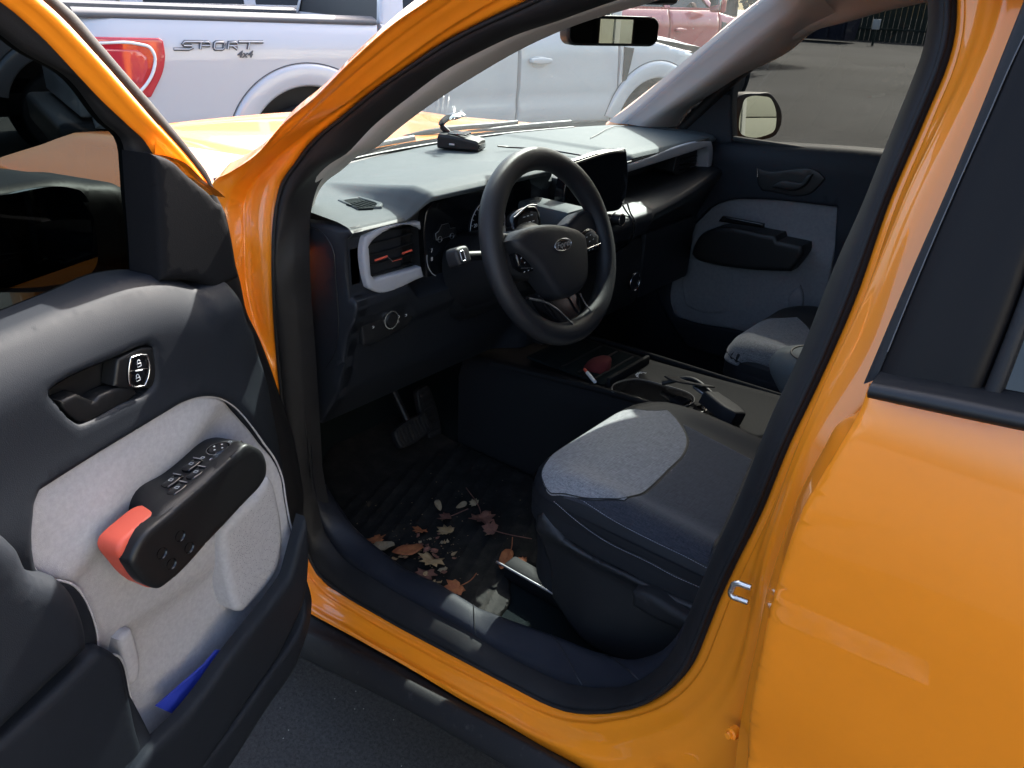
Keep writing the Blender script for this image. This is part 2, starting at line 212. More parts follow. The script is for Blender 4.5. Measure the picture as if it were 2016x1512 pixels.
 'd_armfront': [(0.2939,0.8071),(0.2618,0.8126),(0.238,0.8168),(0.1985,0.8224),(0.1564,0.8299),(0.1233,0.8361),(0.1052,0.8387)],
 'd_screw': [(0.2535,0.7719),(0.2876,0.7663),(0.2419,0.7439),(0.2758,0.7397)],
 'd_speaker': [(0.1027,0.6478),(0.1092,0.5982),(0.107,0.5493),(0.1028,0.5018),(0.098,0.4786),(0.0824,0.4636),(0.05,0.4656),(-0.0051,0.4787),(-0.0218,0.4936),(-0.0309,0.5165),(-0.0405,0.5824),(-0.0368,0.6259),(-0.0305,0.6675),(-0.0189,0.6901),(0.0173,0.6697),(0.0565,0.6629)],
 'd_lip': [(0.1795,0.4565),(0.1055,0.4742),(0.0396,0.4918),(0.008,0.5046),(-0.0083,0.5282),(-0.0267,0.5573),(-0.0525,0.5963),(-0.0544,0.5521),(-0.0479,0.4997),(-0.0333,0.4447),(-0.0158,0.4158),(0.0081,0.396),(0.0582,0.3629),(0.153,0.3335),(0.2615,0.296),(0.335,0.2775),(0.4477,0.3769),(0.3832,0.417),(0.3527,0.4266),(0.2783,0.4287),(0.2268,0.4394)],
 'd_bulge': [(0.5531,0.9688),(0.4943,0.9226),(0.4635,0.9085),(0.4373,0.8659),(0.4303,0.8237),(0.3966,0.7834),(0.3834,0.7277),(0.3831,0.6887),(0.387,0.6648),(0.4255,0.6603),(0.5336,0.645),(0.5961,0.6371),(0.6763,0.7131)],
 'd_bulge2': [(0.3737,0.646),(0.3488,0.6143),(0.3447,0.5363),(0.3458,0.4543),(0.3424,0.4069),(0.3734,0.3971),(0.4392,0.3562),(0.6132,0.484),(0.6707,0.694),(0.5866,0.6225),(0.5234,0.6275),(0.4525,0.6346),(0.3971,0.6427)],
 'd_pad': [(0.3172,0.5996),(0.3034,0.6042),(0.2931,0.6003),(0.2913,0.574),(0.2923,0.5291),(0.2995,0.5097),(0.3135,0.5074),(0.3197,0.5135),(0.3184,0.5531)],
 'd_blue': [(0.2924,0.449),(0.2671,0.4063),(0.2351,0.3812),(0.1578,0.3985),(0.14,0.4289),(0.1615,0.4483),(0.1901,0.4427)],
 'd_frameR': [(0.2042,1.4586),(0.18,1.4332),(0.1651,1.4204),(0.1198,1.3717),(0.0891,1.3365),(0.0417,1.2802),(0.0007,1.2336),(-0.0345,1.1864),(-0.0475,1.1631)],
 'd_frameL': [(0.2633,1.457),(0.2401,1.4369),(0.2175,1.4197),(0.1905,1.3943),(0.153,1.3514),(0.1219,1.3158),(0.0872,1.281),(0.0645,1.2575),(0.0554,1.2405)],
 'd_frameB': [(0.0554,1.2405),(0.0322,1.2313),(0.017,1.2211),(0.0031,1.2065),(-0.0141,1.1901),(-0.0325,1.1761),(-0.0474,1.1624)],
 'd_sealR': [(0.1582,1.4591),(0.1333,1.4323),(0.1182,1.4205),(0.094,1.3921),(0.0584,1.3499),(0.0218,1.3086),(-0.0067,1.2739),(-0.0289,1.2467),(-0.0461,1.2235),(-0.07,1.1905),(-0.0778,1.1726),(-0.0888,1.1455),(-0.1007,1.1199),(-0.1048,1.0954),(-0.1079,1.0645),(-0.1102,1.0268),(-0.1151,1.0038),(-0.1227,0.94),(-0.1439,0.8878),(-0.1687,0.8086),(-0.1889,0.7316),(-0.2136,0.6359),(-0.2315,0.503),(-0.229,0.3849)],
 'd_glassedge': [(0.2943,1.4558),(0.2657,1.4226),(0.2317,1.4023),(0.2042,1.3795),(0.1501,1.3464),(0.1082,1.2871),(0.0839,1.2612),(0.0823,1.2529),(0.0846,1.2262),(0.09,1.1855),(0.0916,1.1573),(0.102,1.0663)],
 'd_sail': [(0.0926,1.2503),(0.0704,1.2416),(0.0559,1.2318),(0.0426,1.2178),(0.0227,1.1994),(0.0009,1.1799),(-0.0121,1.1646),(-0.0198,1.16),(-0.0254,1.1419),(-0.0298,1.1229),(-0.0327,1.0943),(-0.0348,1.0595),(-0.0385,1.0401),(0.0186,1.036),(0.0325,1.0483),(0.0559,1.0618),(0.1164,1.08),(0.1083,1.1325),(0.0995,1.2006)],
 'd_post': [(0.1037,1.2678),(0.0737,1.2597),(0.0647,1.2429),(0.0683,1.1908),(0.0774,1.1202),(0.0862,1.0634),(0.1217,1.0727),(0.1092,1.164),(0.1024,1.2313),(0.1017,1.2577)],
 'd_belt': [(0.4131,1.0721),(0.3523,1.0763),(0.2154,1.0818),(0.1366,1.0844),(0.1236,1.0819),(0.1247,1.077),(0.2042,1.0746),(0.3543,1.0688),(0.415,1.0655)],
 'd_mirror': [(0.3016,1.2131),(0.1854,1.2031),(0.0869,1.195),(0.0553,1.1856),(-0.0051,1.1684),(-0.0307,1.1443),(-0.0433,1.1162),(-0.0482,1.0641),(-0.0368,1.0102),(0.0683,1.037),(0.1098,1.0365),(0.1454,1.0404),(0.2228,1.0625),(0.334,1.1016)],
 'd_mglass': [(0.3038,1.2081),(0.2018,1.1973),(0.0956,1.1859),(0.0803,1.1786),(0.0726,1.1667),(0.0702,1.1198),(0.0839,1.0652),(0.101,1.0542),(0.1601,1.0601),(0.3314,1.1122)],
 'atrim_in': [(-0.2916,0.562,1.4573),(-0.1582,0.5729,1.4182),(-0.0851,0.5813,1.388),(-0.0669,0.5839,1.3791),(0.008,0.5952,1.3386),(0.0925,0.6094,1.2879),(0.1639,0.6233,1.2381),(0.2095,0.6332,1.203),(0.2484,0.638,1.1858),(0.281,0.6454,1.1593),(0.3399,0.6583,1.1133),(0.3529,0.6679,1.0788),(0.3774,0.6773,1.0453),(0.38,0.6873,1.0095)],
 'atrim_out': [(-0.283,0.6256,1.462),(-0.2176,0.6315,1.441),(-0.1726,0.6358,1.4258),(-0.1121,0.641,1.4071),(-0.0399,0.6495,1.377),(0.0237,0.6583,1.3454),(0.0907,0.6707,1.301),(0.1611,0.685,1.25),(0.2127,0.6981,1.2031),(0.2681,0.7081,1.1676),(0.3039,0.7181,1.132),(0.3138,0.7289,1.0934),(0.3088,0.7436,1.0407),(0.3026,0.7508,1.0148)],
 'headl': [(-0.0121,-0.6269,1.3682),(-0.0507,-0.6201,1.3924),(-0.1425,-0.6122,1.4207),(-0.2247,-0.6045,1.4481),(-0.3211,-0.5977,1.4724),(-0.4039,-0.592,1.4928),(-0.4994,-0.5844,1.5201)],
 'ws_base': [(0.5693,0.3932,1.095),(0.627,0.2566,1.095),(0.6468,0.0406,1.095),(0.6582,-0.1016,1.095),(0.6389,-0.2552,1.095),(0.5711,-0.4848,1.095),(0.514,-0.6447,1.095)],
 'hood_toe': [(0.2768,0.5373,1.085),(0.3824,0.5033,1.085),(0.4715,0.4567,1.085),(0.5133,0.4076,1.085),(0.5494,0.3268,1.085),(0.5339,0.2029,1.085),(0.4209,0.1364,1.085),(0.3268,0.1189,1.085)],
 'hood_lip': [(0.165,0.575,1.0778),(0.165,0.5575,1.0939),(0.165,0.5373,1.1058),(0.165,0.51,1.113),(0.165,0.3892,1.1127),(0.165,0.2661,1.1119),(0.165,0.166,1.107)],
 'hood_crest': [(0.0688,0.6941,1.12),(0.13,0.6045,1.12),(0.2068,0.5073,1.12),(0.1941,0.3516,1.12),(0.1924,0.2309,1.12)],
 'vent_out': [(0.6798,1.0367),(0.674,1.0534),(0.6505,1.062),(0.5358,1.0563),(0.5334,1.0399),(0.5284,0.9429),(0.6568,0.9445),(0.6725,0.9554),(0.6802,0.9907)],
 'vent_in': [(0.6666,1.0349),(0.6577,1.0426),(0.6425,1.0491),(0.5388,1.0439),(0.535,0.9655),(0.6555,0.9692),(0.6649,0.9793)],
 'vor1': [(0.6498,1.003),(0.6193,1.0043)],
 'vor2': [(0.5803,1.0019),(0.556,1.0029)],
 'vor3': [(0.607,0.9916),(0.5833,0.9915)],
 'vslash': [(0.6193,1.0043),(0.6057,0.9913)],
 'cluster': [(0.4813,0.9494),(0.4826,1.0347),(0.4735,1.062),(0.4443,1.0818),(0.3031,1.0857),(0.171,1.0824),(0.0327,1.0692),(-0.0114,1.0448),(-0.0503,0.8974),(0.2131,0.8891),(0.4791,0.9048)],
 'carimg': [(0.4379,1.0269)],
 'g_arc': [(0.3572,1.0032)],
 'screen': [(0.146,1.1251),(-0.0691,1.1297),(-0.0833,1.1257),(-0.0881,1.1121),(-0.1005,1.0066),(-0.0969,1.0009),(-0.0102,0.9931),(0.1347,0.9925)],
 'topcrease': [(0.2,-0.209,1.0862),(0.2,-0.6092,1.1016)],
 'ptrim_out': [(-0.2149,1.0676),(-0.6475,1.0803),(-0.6641,1.0477),(-0.673,0.9867),(-0.6504,0.9746),(-0.5478,0.9683),(-0.5294,0.9797)],
 'sw_panel': [(0.6492,0.9028),(0.4622,0.8953),(0.4672,0.8592),(0.4827,0.8348),(0.6318,0.8391),(0.6471,0.8491)],
 'lknob': [(0.5589,0.8532)],
 'lower_lip': [(0.12,-0.505,1.0062),(0.12,-0.3715,0.9689),(0.12,-0.2317,0.9674),(0.12,-0.1776,0.9359),(0.12,-0.0392,0.926)],
 'shelf_top': [(0.27,-0.3498,0.9855),(0.27,-0.6172,0.9893),(0.27,-0.678,0.9642)],
 'vknob': [(-0.0426,0.9752)],
 'ring1': [(-0.2901,0.7361)],
 'ring2': [(-0.1075,0.7305)],
 'stalk_l': [(0.1,0.5368,1.0219)],
 'stalk_r': [(0.07,0.3284,1.0399),(0.07,0.2324,1.0418),(0.07,0.2259,1.032),(0.07,0.2206,1.0179),(0.07,0.2841,1.0232)],
 'dvent': [(0.3469,0.6145,1.073),(0.3382,0.5495,1.073),(0.2721,0.5622,1.073),(0.2509,0.5853,1.073),(0.2697,0.6282,1.073)],
 'dvent_in': [(0.3358,0.6084,1.075),(0.3304,0.572,1.075),(0.2687,0.582,1.075),(0.256,0.6024,1.075),(0.2682,0.6269,1.075)],
 'slot_r': [(0.4872,-0.1821,1.09),(0.252,-0.1787,1.09),(0.1919,-0.0014,1.09),(0.2849,-0.0049,1.09)],
 'dcap': [(0.3543,0.705,1.0383),(0.3144,0.705,1.0522),(0.2636,0.705,1.0605),(0.2441,0.705,1.055),(0.2373,0.705,1.0224),(0.2363,0.705,0.9712),(0.2155,0.705,0.9288),(0.1765,0.705,0.9204),(0.1167,0.705,0.9143)],
 'rad': [(0.5814,0.1014,1.1),(0.4972,0.0653,1.1),(0.5148,-0.017,1.1),(0.4822,0.0242,1.1),(0.735,-0.0634,1.1)],
 'rad_top': [(0.613,0.0633,1.135),(0.5172,0.0439,1.135),(0.4405,0.069,1.135),(0.3482,0.1745,1.135)],
 'rad_cup': [(0.6677,-0.02,1.1218),(0.6828,-0.02,1.1412),(0.6582,-0.02,1.1493),(0.6247,-0.02,1.1557)],
 'cord': [(0.5534,-0.0568,1.105),(0.5122,-0.071,1.105),(0.4518,-0.0611,1.105),(0.3995,-0.0906,1.105),(0.3427,-0.0805,1.105),(0.2674,-0.0639,1.105),(0.2184,-0.092,1.105)],
 'cord2': [(0.12,-0.0758,1.0552),(0.12,-0.0946,1.003),(0.12,-0.1141,0.9617),(0.12,-0.1292,0.92)],
 'rvm': [(0.1877,0.1044,1.3795),(0.184,0.0977,1.4042),(0.17,0.0723,1.4136),(0.1291,-0.0016,1.4194),(0.0865,-0.0787,1.4174),(0.0806,-0.0893,1.4034),(0.0789,-0.0924,1.3778),(0.0831,-0.0847,1.3652),(0.1261,-0.0071,1.3601),(0.1795,0.0895,1.3598),(0.1856,0.1005,1.3677)],
 'rvm_n': (-0.8751,0.484,0),
 'pfrit': [(0.0259,-0.66,1.4935),(0.0644,-0.66,1.4623),(0.1442,-0.66,1.3979),(0.3092,-0.66,1.2629),(0.4744,-0.66,1.1243),(0.5236,-0.66,1.0925)],
 'ptrim_a': [(-0.0298,-0.549,1.5035),(0.0224,-0.5605,1.4623),(0.1066,-0.5779,1.4003),(0.2854,-0.6153,1.2668),(0.4714,-0.655,1.1251),(0.5263,-0.6643,1.0918)],
 'ptrim_m': [(-0.057,-0.5535,1.4875),(-0.0221,-0.5666,1.4408),(0.0556,-0.5837,1.3796),(0.2002,-0.6163,1.2631),(0.3765,-0.6515,1.1376),(0.4416,-0.6645,1.0912)],
 'ptrim_b': [(-0.1316,-0.6317,1.4225),(-0.0431,-0.6403,1.3918),(0.019,-0.655,1.3394),(0.1499,-0.6756,1.2659),(0.2313,-0.6914,1.2092),(0.3188,-0.7068,1.1544),(0.3636,-0.7233,1.0952)],
 'p_trim': [(0.2407,1.0378),(0.1455,1.0791),(-0.2309,1.1082),(-0.308,1.1151),(-0.4372,0.5713),(-0.2365,0.4059),(0.422,0.4192),(0.4362,0.7098),(0.32,0.98)],
 'p_insert': [(0.2814,0.6226),(0.2794,0.6493),(0.2745,0.6678),(0.2657,0.7365),(0.2271,0.8191),(0.1651,0.8916),(0.1166,0.9143),(0.0456,0.9285),(-0.1921,0.9494),(-0.2106,0.8499),(-0.2159,0.7286),(-0.2125,0.6008),(-0.214,0.5187),(0.0242,0.5141),(0.2104,0.4983),(0.2512,0.5033),(0.2725,0.532)],
 'p_arm': [(0.1969,0.7405),(0.1897,0.7747),(0.1737,0.807),(0.1445,0.8288),(-0.0598,0.8521),(-0.0685,0.8389),(-0.1407,0.8394),(-0.1473,0.8215),(-0.1394,0.7942),(-0.1209,0.7579),(-0.0103,0.7364),(0.1261,0.7238),(0.1791,0.728)],
 'p_spk': [(0.2518,0.6317),(0.2263,0.5465),(0.1985,0.5362),(0.0931,0.5492),(0.0608,0.5668),(0.0646,0.6608),(0.0793,0.707),(0.1164,0.7231),(0.256,0.6996)],
 'p_bowl': [(0.0572,1.023),(0.0406,1.0182),(-0.134,1.0311),(-0.1463,1.0204),(-0.1187,0.979),(0.0295,0.958),(0.0458,0.9776)],
 'p_lever': [(-0.0006,0.9741),(-0.0174,0.9915),(-0.0862,1.0013),(-0.0966,1.0229),(-0.1127,1.0297),(-0.0991,0.9963),(-0.076,0.978)],
 'p_pad': [(-0.1213,0.6238),(-0.1117,0.657),(-0.1192,0.6831),(-0.139,0.7087),(-0.1532,0.6838),(-0.1579,0.6451),(-0.1492,0.6265)],
 'p_glass': [(-0.0035,1.3782),(0.1127,1.2914),(0.1861,1.2439),(0.1918,1.2008),(0.1695,1.0691),(-0.2697,1.1039),(-0.3511,1.2426),(-0.3101,1.4536),(-0.2016,1.4492),(-0.0966,1.4144)],
 'p_sail': [(0.3478,1.0975),(0.244,1.1976),(0.1724,1.2467),(0.1755,1.2185),(0.1541,1.0729),(0.2276,1.0525),(0.3435,1.0675)],
 'p_mirror': [(0.2811,1.1612),(0.2704,1.181),(0.1966,1.196),(0.1661,1.1959),(0.1341,1.1688),(0.117,1.1401),(0.1132,1.0943),(0.1264,1.066),(0.17,1.0508),(0.23,1.0412),(0.2594,1.0552),(0.2758,1.0983)],
 'p_mglass': [(0.2673,1.1562),(0.262,1.177),(0.1868,1.1906),(0.1658,1.1866),(0.1444,1.1616),(0.1295,1.1096),(0.132,1.0783),(0.1713,1.059),(0.2324,1.0575),(0.2573,1.0671)],
 'w_hub': [(-0.1433,0.0368),(-0.1235,0.046),(-0.0685,0.0489),(-0.0226,0.0424),(0.0256,0.0284),(0.0536,0.0181),(0.0754,0.0037),(0.0687,-0.024),(0.0387,-0.0847),(-0.0059,-0.0996),(-0.061,-0.0887),(-0.0779,-0.0647),(-0.0946,-0.0344),(-0.113,-0.0062),(-0.1355,0.0175)],
 'w_badge': [(-0.0246,0.0006),(-0.0526,0.0063),(0.0042,-0.0053),(-0.0199,0.0115),(-0.0293,-0.0103)],
 'w_spl': [(-0.1537,0.04),(-0.12,0.038),(-0.1024,0.0056),(-0.0735,-0.0349),(-0.0926,-0.0433),(-0.1406,-0.0148),(-0.1562,0.017)],
 'w_spr': [(0.0644,0.017),(0.1287,0.0206),(0.1481,0.001),(0.1372,-0.0453),(0.0989,-0.0478),(0.0599,-0.0341)],
 'w_silL': [(-0.1247,-0.0739),(-0.0738,-0.0969),(-0.0534,-0.1133),(-0.0043,-0.1639),(0.0112,-0.1726)],
 'w_silR': [(0.0292,-0.1026),(0.0393,-0.1284),(0.0515,-0.1583),(0.0441,-0.1627),(0.0184,-0.164)],
 'w_lowsp': [(-0.0856,-0.0552),(-0.0374,-0.0924),(0.0338,-0.1052),(0.0655,-0.1562),(0.0448,-0.1829),(0.0108,-0.1785),(-0.0293,-0.1513),(-0.0867,-0.0948)],
 'w_btnl': [(-0.135,0.0115),(-0.1173,0.0153),(-0.0992,-0.0058),(-0.0865,-0.03),(-0.1154,-0.0263),(-0.1348,-0.0123)],
 'w_btnr': [(0.0665,0.0081),(0.1069,0.0108),(0.1285,-0.0071),(0.1246,-0.033),(0.0715,-0.0293),(0.0655,-0.0103)],
 'w_chl': [(-0.1354,-0.0167),(-0.0991,-0.023)],
 'w_chr': [(0.0646,-0.0244),(0.1234,-0.0228)],
 'con_pts': [(-0.0126,0.1136,0.62),(-0.1769,0.0938,0.62),(-0.1906,0.0391,0.62),(-0.0831,0.0198,0.62),(-0.0552,0.0349,0.62)],
 'con_bezel': [(-0.0245,0.1318,0.62),(-0.0068,0.1002,0.62),(-0.0274,0.0342,0.62),(-0.0877,0.0155,0.62),(-0.1818,0.0225,0.62),(-0.1931,0.0438,0.62),(-0.1877,0.0801,0.62),(-0.1781,0.096,0.62)],
 'con_left': [(0.2626,0.1302,0.6),(0.1691,0.165,0.6),(0.0413,0.2127,0.6),(-0.0802,0.2654,0.6),(-0.1591,0.2227,0.6)],
 'con_right': [(0.0392,-0.0248,0.62),(-0.0583,-0.0352,0.62),(-0.1672,-0.0411,0.62),(-0.2364,-0.0768,0.62)],
 'dial': [(-0.0743,0.0719,0.645)],
 'btn': [(-0.2096,0.1027,0.625),(-0.2088,0.0526,0.625),(-0.2269,0.025,0.625),(-0.2376,0.0562,0.625),(-0.229,0.0911,0.625)],
 'well': [(-0.1492,0.081,0.625),(-0.1549,0.0507,0.625),(-0.1888,0.047,0.625),(-0.1865,0.084,0.625)],
 'redpouch': [(0.0309,0.1112,0.6),(0.0656,0.0256,0.6),(0.0908,-0.0482,0.6),(0.0714,-0.0669,0.6),(0.0236,-0.023,0.6),(0.0179,0.0406,0.6),(0.0051,0.1055,0.6)],
 'lighter': [(0.0241,0.1495,0.6),(0.021,0.1017,0.6)],
 'buckle': [(-0.27,0.0596,0.66),(-0.2748,0.0311,0.66),(-0.3069,0.0076,0.66),(-0.3398,0.0272,0.66),(-0.3787,0.1018,0.66),(-0.3634,0.1313,0.66),(-0.3099,0.1042,0.66)],
 'strap': [(-0.1517,0.0364,0.64),(-0.1826,0.007,0.64),(-0.2209,0.0178,0.64),(-0.2717,0.0562,0.64)],
 'carm': [(-0.3556,0.0461,0.8),(-0.3377,-0.0122,0.8),(-0.345,-0.0792,0.8),(-0.3644,-0.1188,0.8),(-0.466,-0.0244,0.8),(-0.4813,0.1585,0.8),(-0.4057,0.1363,0.8)],
 's_fab': [(-0.1688,0.5967,0.6693),(-0.1536,0.5558,0.6769),(-0.1401,0.4801,0.6705),(-0.1403,0.3776,0.6788),(-0.145,0.306,0.6734),(-0.1878,0.2793,0.686),(-0.2304,0.2493,0.6899),(-0.2582,0.2641,0.6871),(-0.3165,0.3229,0.6816),(-0.3318,0.3612,0.6805),(-0.3407,0.4446,0.68),(-0.3458,0.5268,0.6796),(-0.3415,0.5922,0.6926),(-0.2926,0.6139,0.683),(-0.2312,0.622,0.6694),(-0.2121,0.6241,0.6616),(-0.1846,0.611,0.6667)],
 's_st1': [(-0.2218,0.6285,0.6521),(-0.2799,0.6324,0.6366),(-0.3402,0.6345,0.6274),(-0.423,0.6329,0.6268),(-0.4721,0.6326,0.6245),(-0.5147,0.6311,0.626)],
 's_st2': [(-0.2789,0.6206,0.6747),(-0.343,0.6234,0.667),(-0.4284,0.6225,0.6629),(-0.4761,0.6212,0.6618),(-0.5166,0.621,0.6593)],
 's_panel': [(-0.2389,0.6232,0.6681),(-0.293,0.6171,0.6795),(-0.3447,0.5954,0.6916),(-0.3508,0.528,0.6793),(-0.3459,0.4461,0.6796),(-0.3364,0.3614,0.6802),(-0.3191,0.3174,0.6814),(-0.2796,0.2705,0.6848),(-0.4369,0.2861,0.6735),(-0.4778,0.4579,0.6708),(-0.5145,0.6181,0.6635),(-0.4752,0.62,0.6636),(-0.4278,0.6217,0.6642),(-0.3424,0.6226,0.6684),(-0.2809,0.6217,0.6731)],
 'ps_fab': [(-0.1314,-0.2457,0.6375),(-0.1434,-0.2418,0.6626),(-0.1401,-0.3126,0.6703),(-0.1454,-0.4115,0.6738),(-0.1774,-0.4368,0.6859),(-0.2164,-0.4856,0.686),(-0.2658,-0.4354,0.6849),(-0.3305,-0.3035,0.6806),(-0.2994,-0.1821,0.6586),(-0.2436,-0.1833,0.6607),(-0.2034,-0.1839,0.6504),(-0.1864,-0.1861,0.6315),(-0.1411,-0.2178,0.6178)],
 's_shield': [(-0.1948,0.6159),(-0.2103,0.61),(-0.2746,0.58),(-0.4006,0.582),(-0.54,0.5918),(-0.5832,0.5924),(-0.5696,0.4067),(-0.4609,0.4218),(-0.3291,0.41),(-0.3001,0.4164),(-0.242,0.4425),(-0.229,0.5073),(-0.2029,0.5633)],
 's_lever': [(-0.4108,0.5753),(-0.4181,0.5795),(-0.5135,0.5812),(-0.5558,0.5815),(-0.5517,0.5526),(-0.5118,0.5495),(-0.4517,0.5433),(-0.4141,0.5468)],
 'mat': [(0.5522,0.5212,0.34),(0.4202,0.613,0.34),(0.3388,0.6439,0.34),(0.2251,0.6583,0.34),(0.1176,0.6739,0.34),(0.0324,0.6588,0.34),(-0.0801,0.6589,0.34),(-0.1058,0.6556,0.34),(-0.0895,0.5854,0.34),(-0.052,0.5303,0.34),(-0.0923,0.4805,0.34),(-0.0051,0.3092,0.34),(0.1013,0.2312,0.34),(0.2033,0.229,0.34),(0.3832,0.146,0.34),(0.5904,0.2203,0.34),(0.6509,0.3571,0.34)],
 'scuff_in': [(0.2617,0.7,0.4055),(0.213,0.7,0.3892),(0.0876,0.7,0.3724),(-0.0079,0.7,0.389),(-0.1155,0.7,0.3889),(-0.3023,0.7,0.4357),(-0.4299,0.7,0.4554),(-0.4929,0.7,0.4815)],
 'brake': [(0.5,0.3517,0.3873),(0.5,0.2518,0.371),(0.5,0.2406,0.3372),(0.5,0.3164,0.3341)],
 'gas': [(0.52,0.1978,0.3822),(0.52,0.1465,0.3784),(0.52,0.1257,0.2599),(0.52,0.1683,0.2646)],
 'leaves': [(0.2293,0.4597,0.345),(0.1874,0.4242,0.345),(0.1673,0.3972,0.345),(0.1798,0.4816,0.345),(0.1127,0.4313,0.345),(0.0672,0.451,0.345),(0.1431,0.5199,0.345),(0.1905,0.5578,0.345),(0.2421,0.6503,0.345),(0.2088,0.6547,0.345),(0.1559,0.631,0.345),(0.1467,0.5739,0.345),(0.1547,0.6058,0.345),(0.1192,0.5614,0.345),(0.0912,0.5678,0.345),(0.1598,0.6653,0.345),(0.096,0.6171,0.345),(0.0759,0.6219,0.345),(0.0748,0.6569,0.345),(0.0521,0.6585,0.345),(-0.0084,0.6512,0.345),(-0.025,0.5102,0.345),(-0.0529,0.4828,0.345),(0.1617,0.575,0.345),(0.1269,0.6096,0.345),(0.1456,0.6454,0.345),(0.0705,0.6352,0.345)],
 'track': [(-0.0355,0.5,0.3094),(-0.136,0.5,0.3213),(-0.1308,0.5,0.2975),(-0.032,0.5,0.2904)],
 'striker': [(-0.6576,0.84,0.8412),(-0.6413,0.84,0.8388),(-0.6363,0.84,0.8336),(-0.6346,0.84,0.8202),(-0.6386,0.84,0.8162),(-0.6577,0.84,0.8189)],
 'anchor': [(-0.6778,0.86,0.6295)],
 'rd_edge': [(0.7354,1.124),(0.7323,1.1089),(0.7255,1.0786),(0.7175,1.0442),(0.7112,1.0156),(0.7077,0.9886),(0.7056,0.9615),(0.7036,0.9322),(0.702,0.9),(0.701,0.8657),(0.7009,0.8218),(0.7013,0.7698),(0.7014,0.7133),(0.7071,0.6404),(0.7174,0.5572)],
 'rd_in': [(-0.7359,0.868,1.1293),(-0.7324,0.868,1.1199),(-0.7283,0.868,1.1102),(-0.7237,0.868,1.1051),(-0.7159,0.868,1.0983),(-0.7127,0.868,1.0902),(-0.7081,0.868,1.0688),(-0.7006,0.868,1.0352),(-0.6928,0.868,0.9969),(-0.6896,0.868,0.9623),(-0.6873,0.868,0.9302),(-0.6853,0.868,0.8978),(-0.6838,0.868,0.8646),(-0.6845,0.868,0.8308),(-0.6853,0.868,0.7857),(-0.6854,0.868,0.7316),(-0.6877,0.868,0.6578),(-0.693,0.868,0.587),(-0.702,0.868,0.5092)],
 'rd_top': [(0.7427,1.1459),(0.8629,1.1581)],
 'rt_l': [(-0.7576,0.7835,1.4884),(-0.7565,0.789,1.47),(-0.7544,0.8004,1.4318),(-0.7523,0.8129,1.3902),(-0.748,0.8312,1.3292),(-0.7415,0.8518,1.2608),(-0.7323,0.8844,1.152)],
 'rt_r': [(-0.7732,0.7895,1.4885),(-0.7712,0.7949,1.4704),(-0.766,0.8027,1.4444),(-0.7624,0.8147,1.4044),(-0.7584,0.8269,1.3637),(-0.7501,0.8547,1.2711),(-0.743,0.8877,1.1609)],
 'rp_r': [(-0.8323,0.7861,1.4896),(-0.8302,0.7913,1.4724),(-0.8274,0.8045,1.4283),(-0.8252,0.8205,1.375),(-0.8247,0.8389,1.3138),(-0.8263,0.8576,1.2513),(-0.8246,0.8826,1.168)],
 'rw_r': [(-0.8476,0.787,1.4899),(-0.8442,0.7921,1.4729),(-0.8401,0.8052,1.4293),(-0.835,0.8211,1.3763),(-0.8364,0.8392,1.3161),(-0.8381,0.8599,1.2472),(-0.838,0.883,1.17)],
 'rm_t': [(-0.7446,0.905,1.1676),(-0.7965,0.905,1.1741),(-0.842,0.905,1.1785),(-0.8794,0.905,1.1821),(-0.9479,0.905,1.1887)],
 'rm_b': [(-0.7453,0.912,1.1513),(-0.8026,0.912,1.1568),(-0.8634,0.912,1.1634),(-0.8851,0.912,1.1659),(-0.9529,0.912,1.1745)],
 'hood': [(1.2628,0.405,1.06),(1.2801,0.0711,1.06),(0.7606,0.6265,1.06)],
 't_tail': [(-1.3548,1.2733),(-0.9558,1.2705),(-0.9508,1.1914),(-0.9733,1.079),(-1.0781,0.901),(-1.1196,0.8857),(-1.374,1.1604)],
 't_txt': [(-0.8862,1.1818),(-0.2696,1.2426),(-0.4887,1.165),(-0.3456,1.1817)],
 't_rail': [(-1.4756,1.4226),(-0.3865,1.4164),(0.7564,1.3866)],
 't_misc': [(1.9787,1.2138),(1.9978,0.6652),(2.0823,1.1108),(2.3328,1.1179),(3.1665,1.1943),(3.2788,1.2167),(3.1837,0.923),(3.8755,1.148),(3.9512,1.0054),(-0.572,0.7116),(0.0528,1.1218),(0.0401,0.9504),(3.6674,1.0696)],
 't_lens': [(-1.3635,1.2216),(-1.1334,1.2163),(-1.0897,1.1913),(-1.0808,1.1438),(-1.1025,1.0642),(-1.1692,0.9848)],
 'truck_o': (4.3846,-2.3307,-0.1924),
 'truck_f': (-0.2806,-0.9598,-0.0075),
 'truck_u': (-0.0021,-0.0072,1),
 'truck_n': (-0.9598,0.2806,-0),
 'dpos': [(4.1792,-7.6666,1.0936),(3.6254,-8.1756,1.2012),(6.459,-1.2041,0.5072),(10.2708,-40.4364,0.8462),(12.7752,-38.107,0.3157),(10.5333,-37.3104,0.7419),(5.4793,-14.0009,0.3471)],
 'fence_pts': [(12.6517,-37.3043,0),(11.3053,-47.8899,0)],
 'shade_pt': [(7.3896,-18.9948,0)],
 'cam': (-0.8932,1.6031,1.4632),
 'axes': [(-0.7708,-0.6361,0.0351),(0.3061,-0.3214,0.8961),(0.5587,-0.7015,-0.4425)],
}

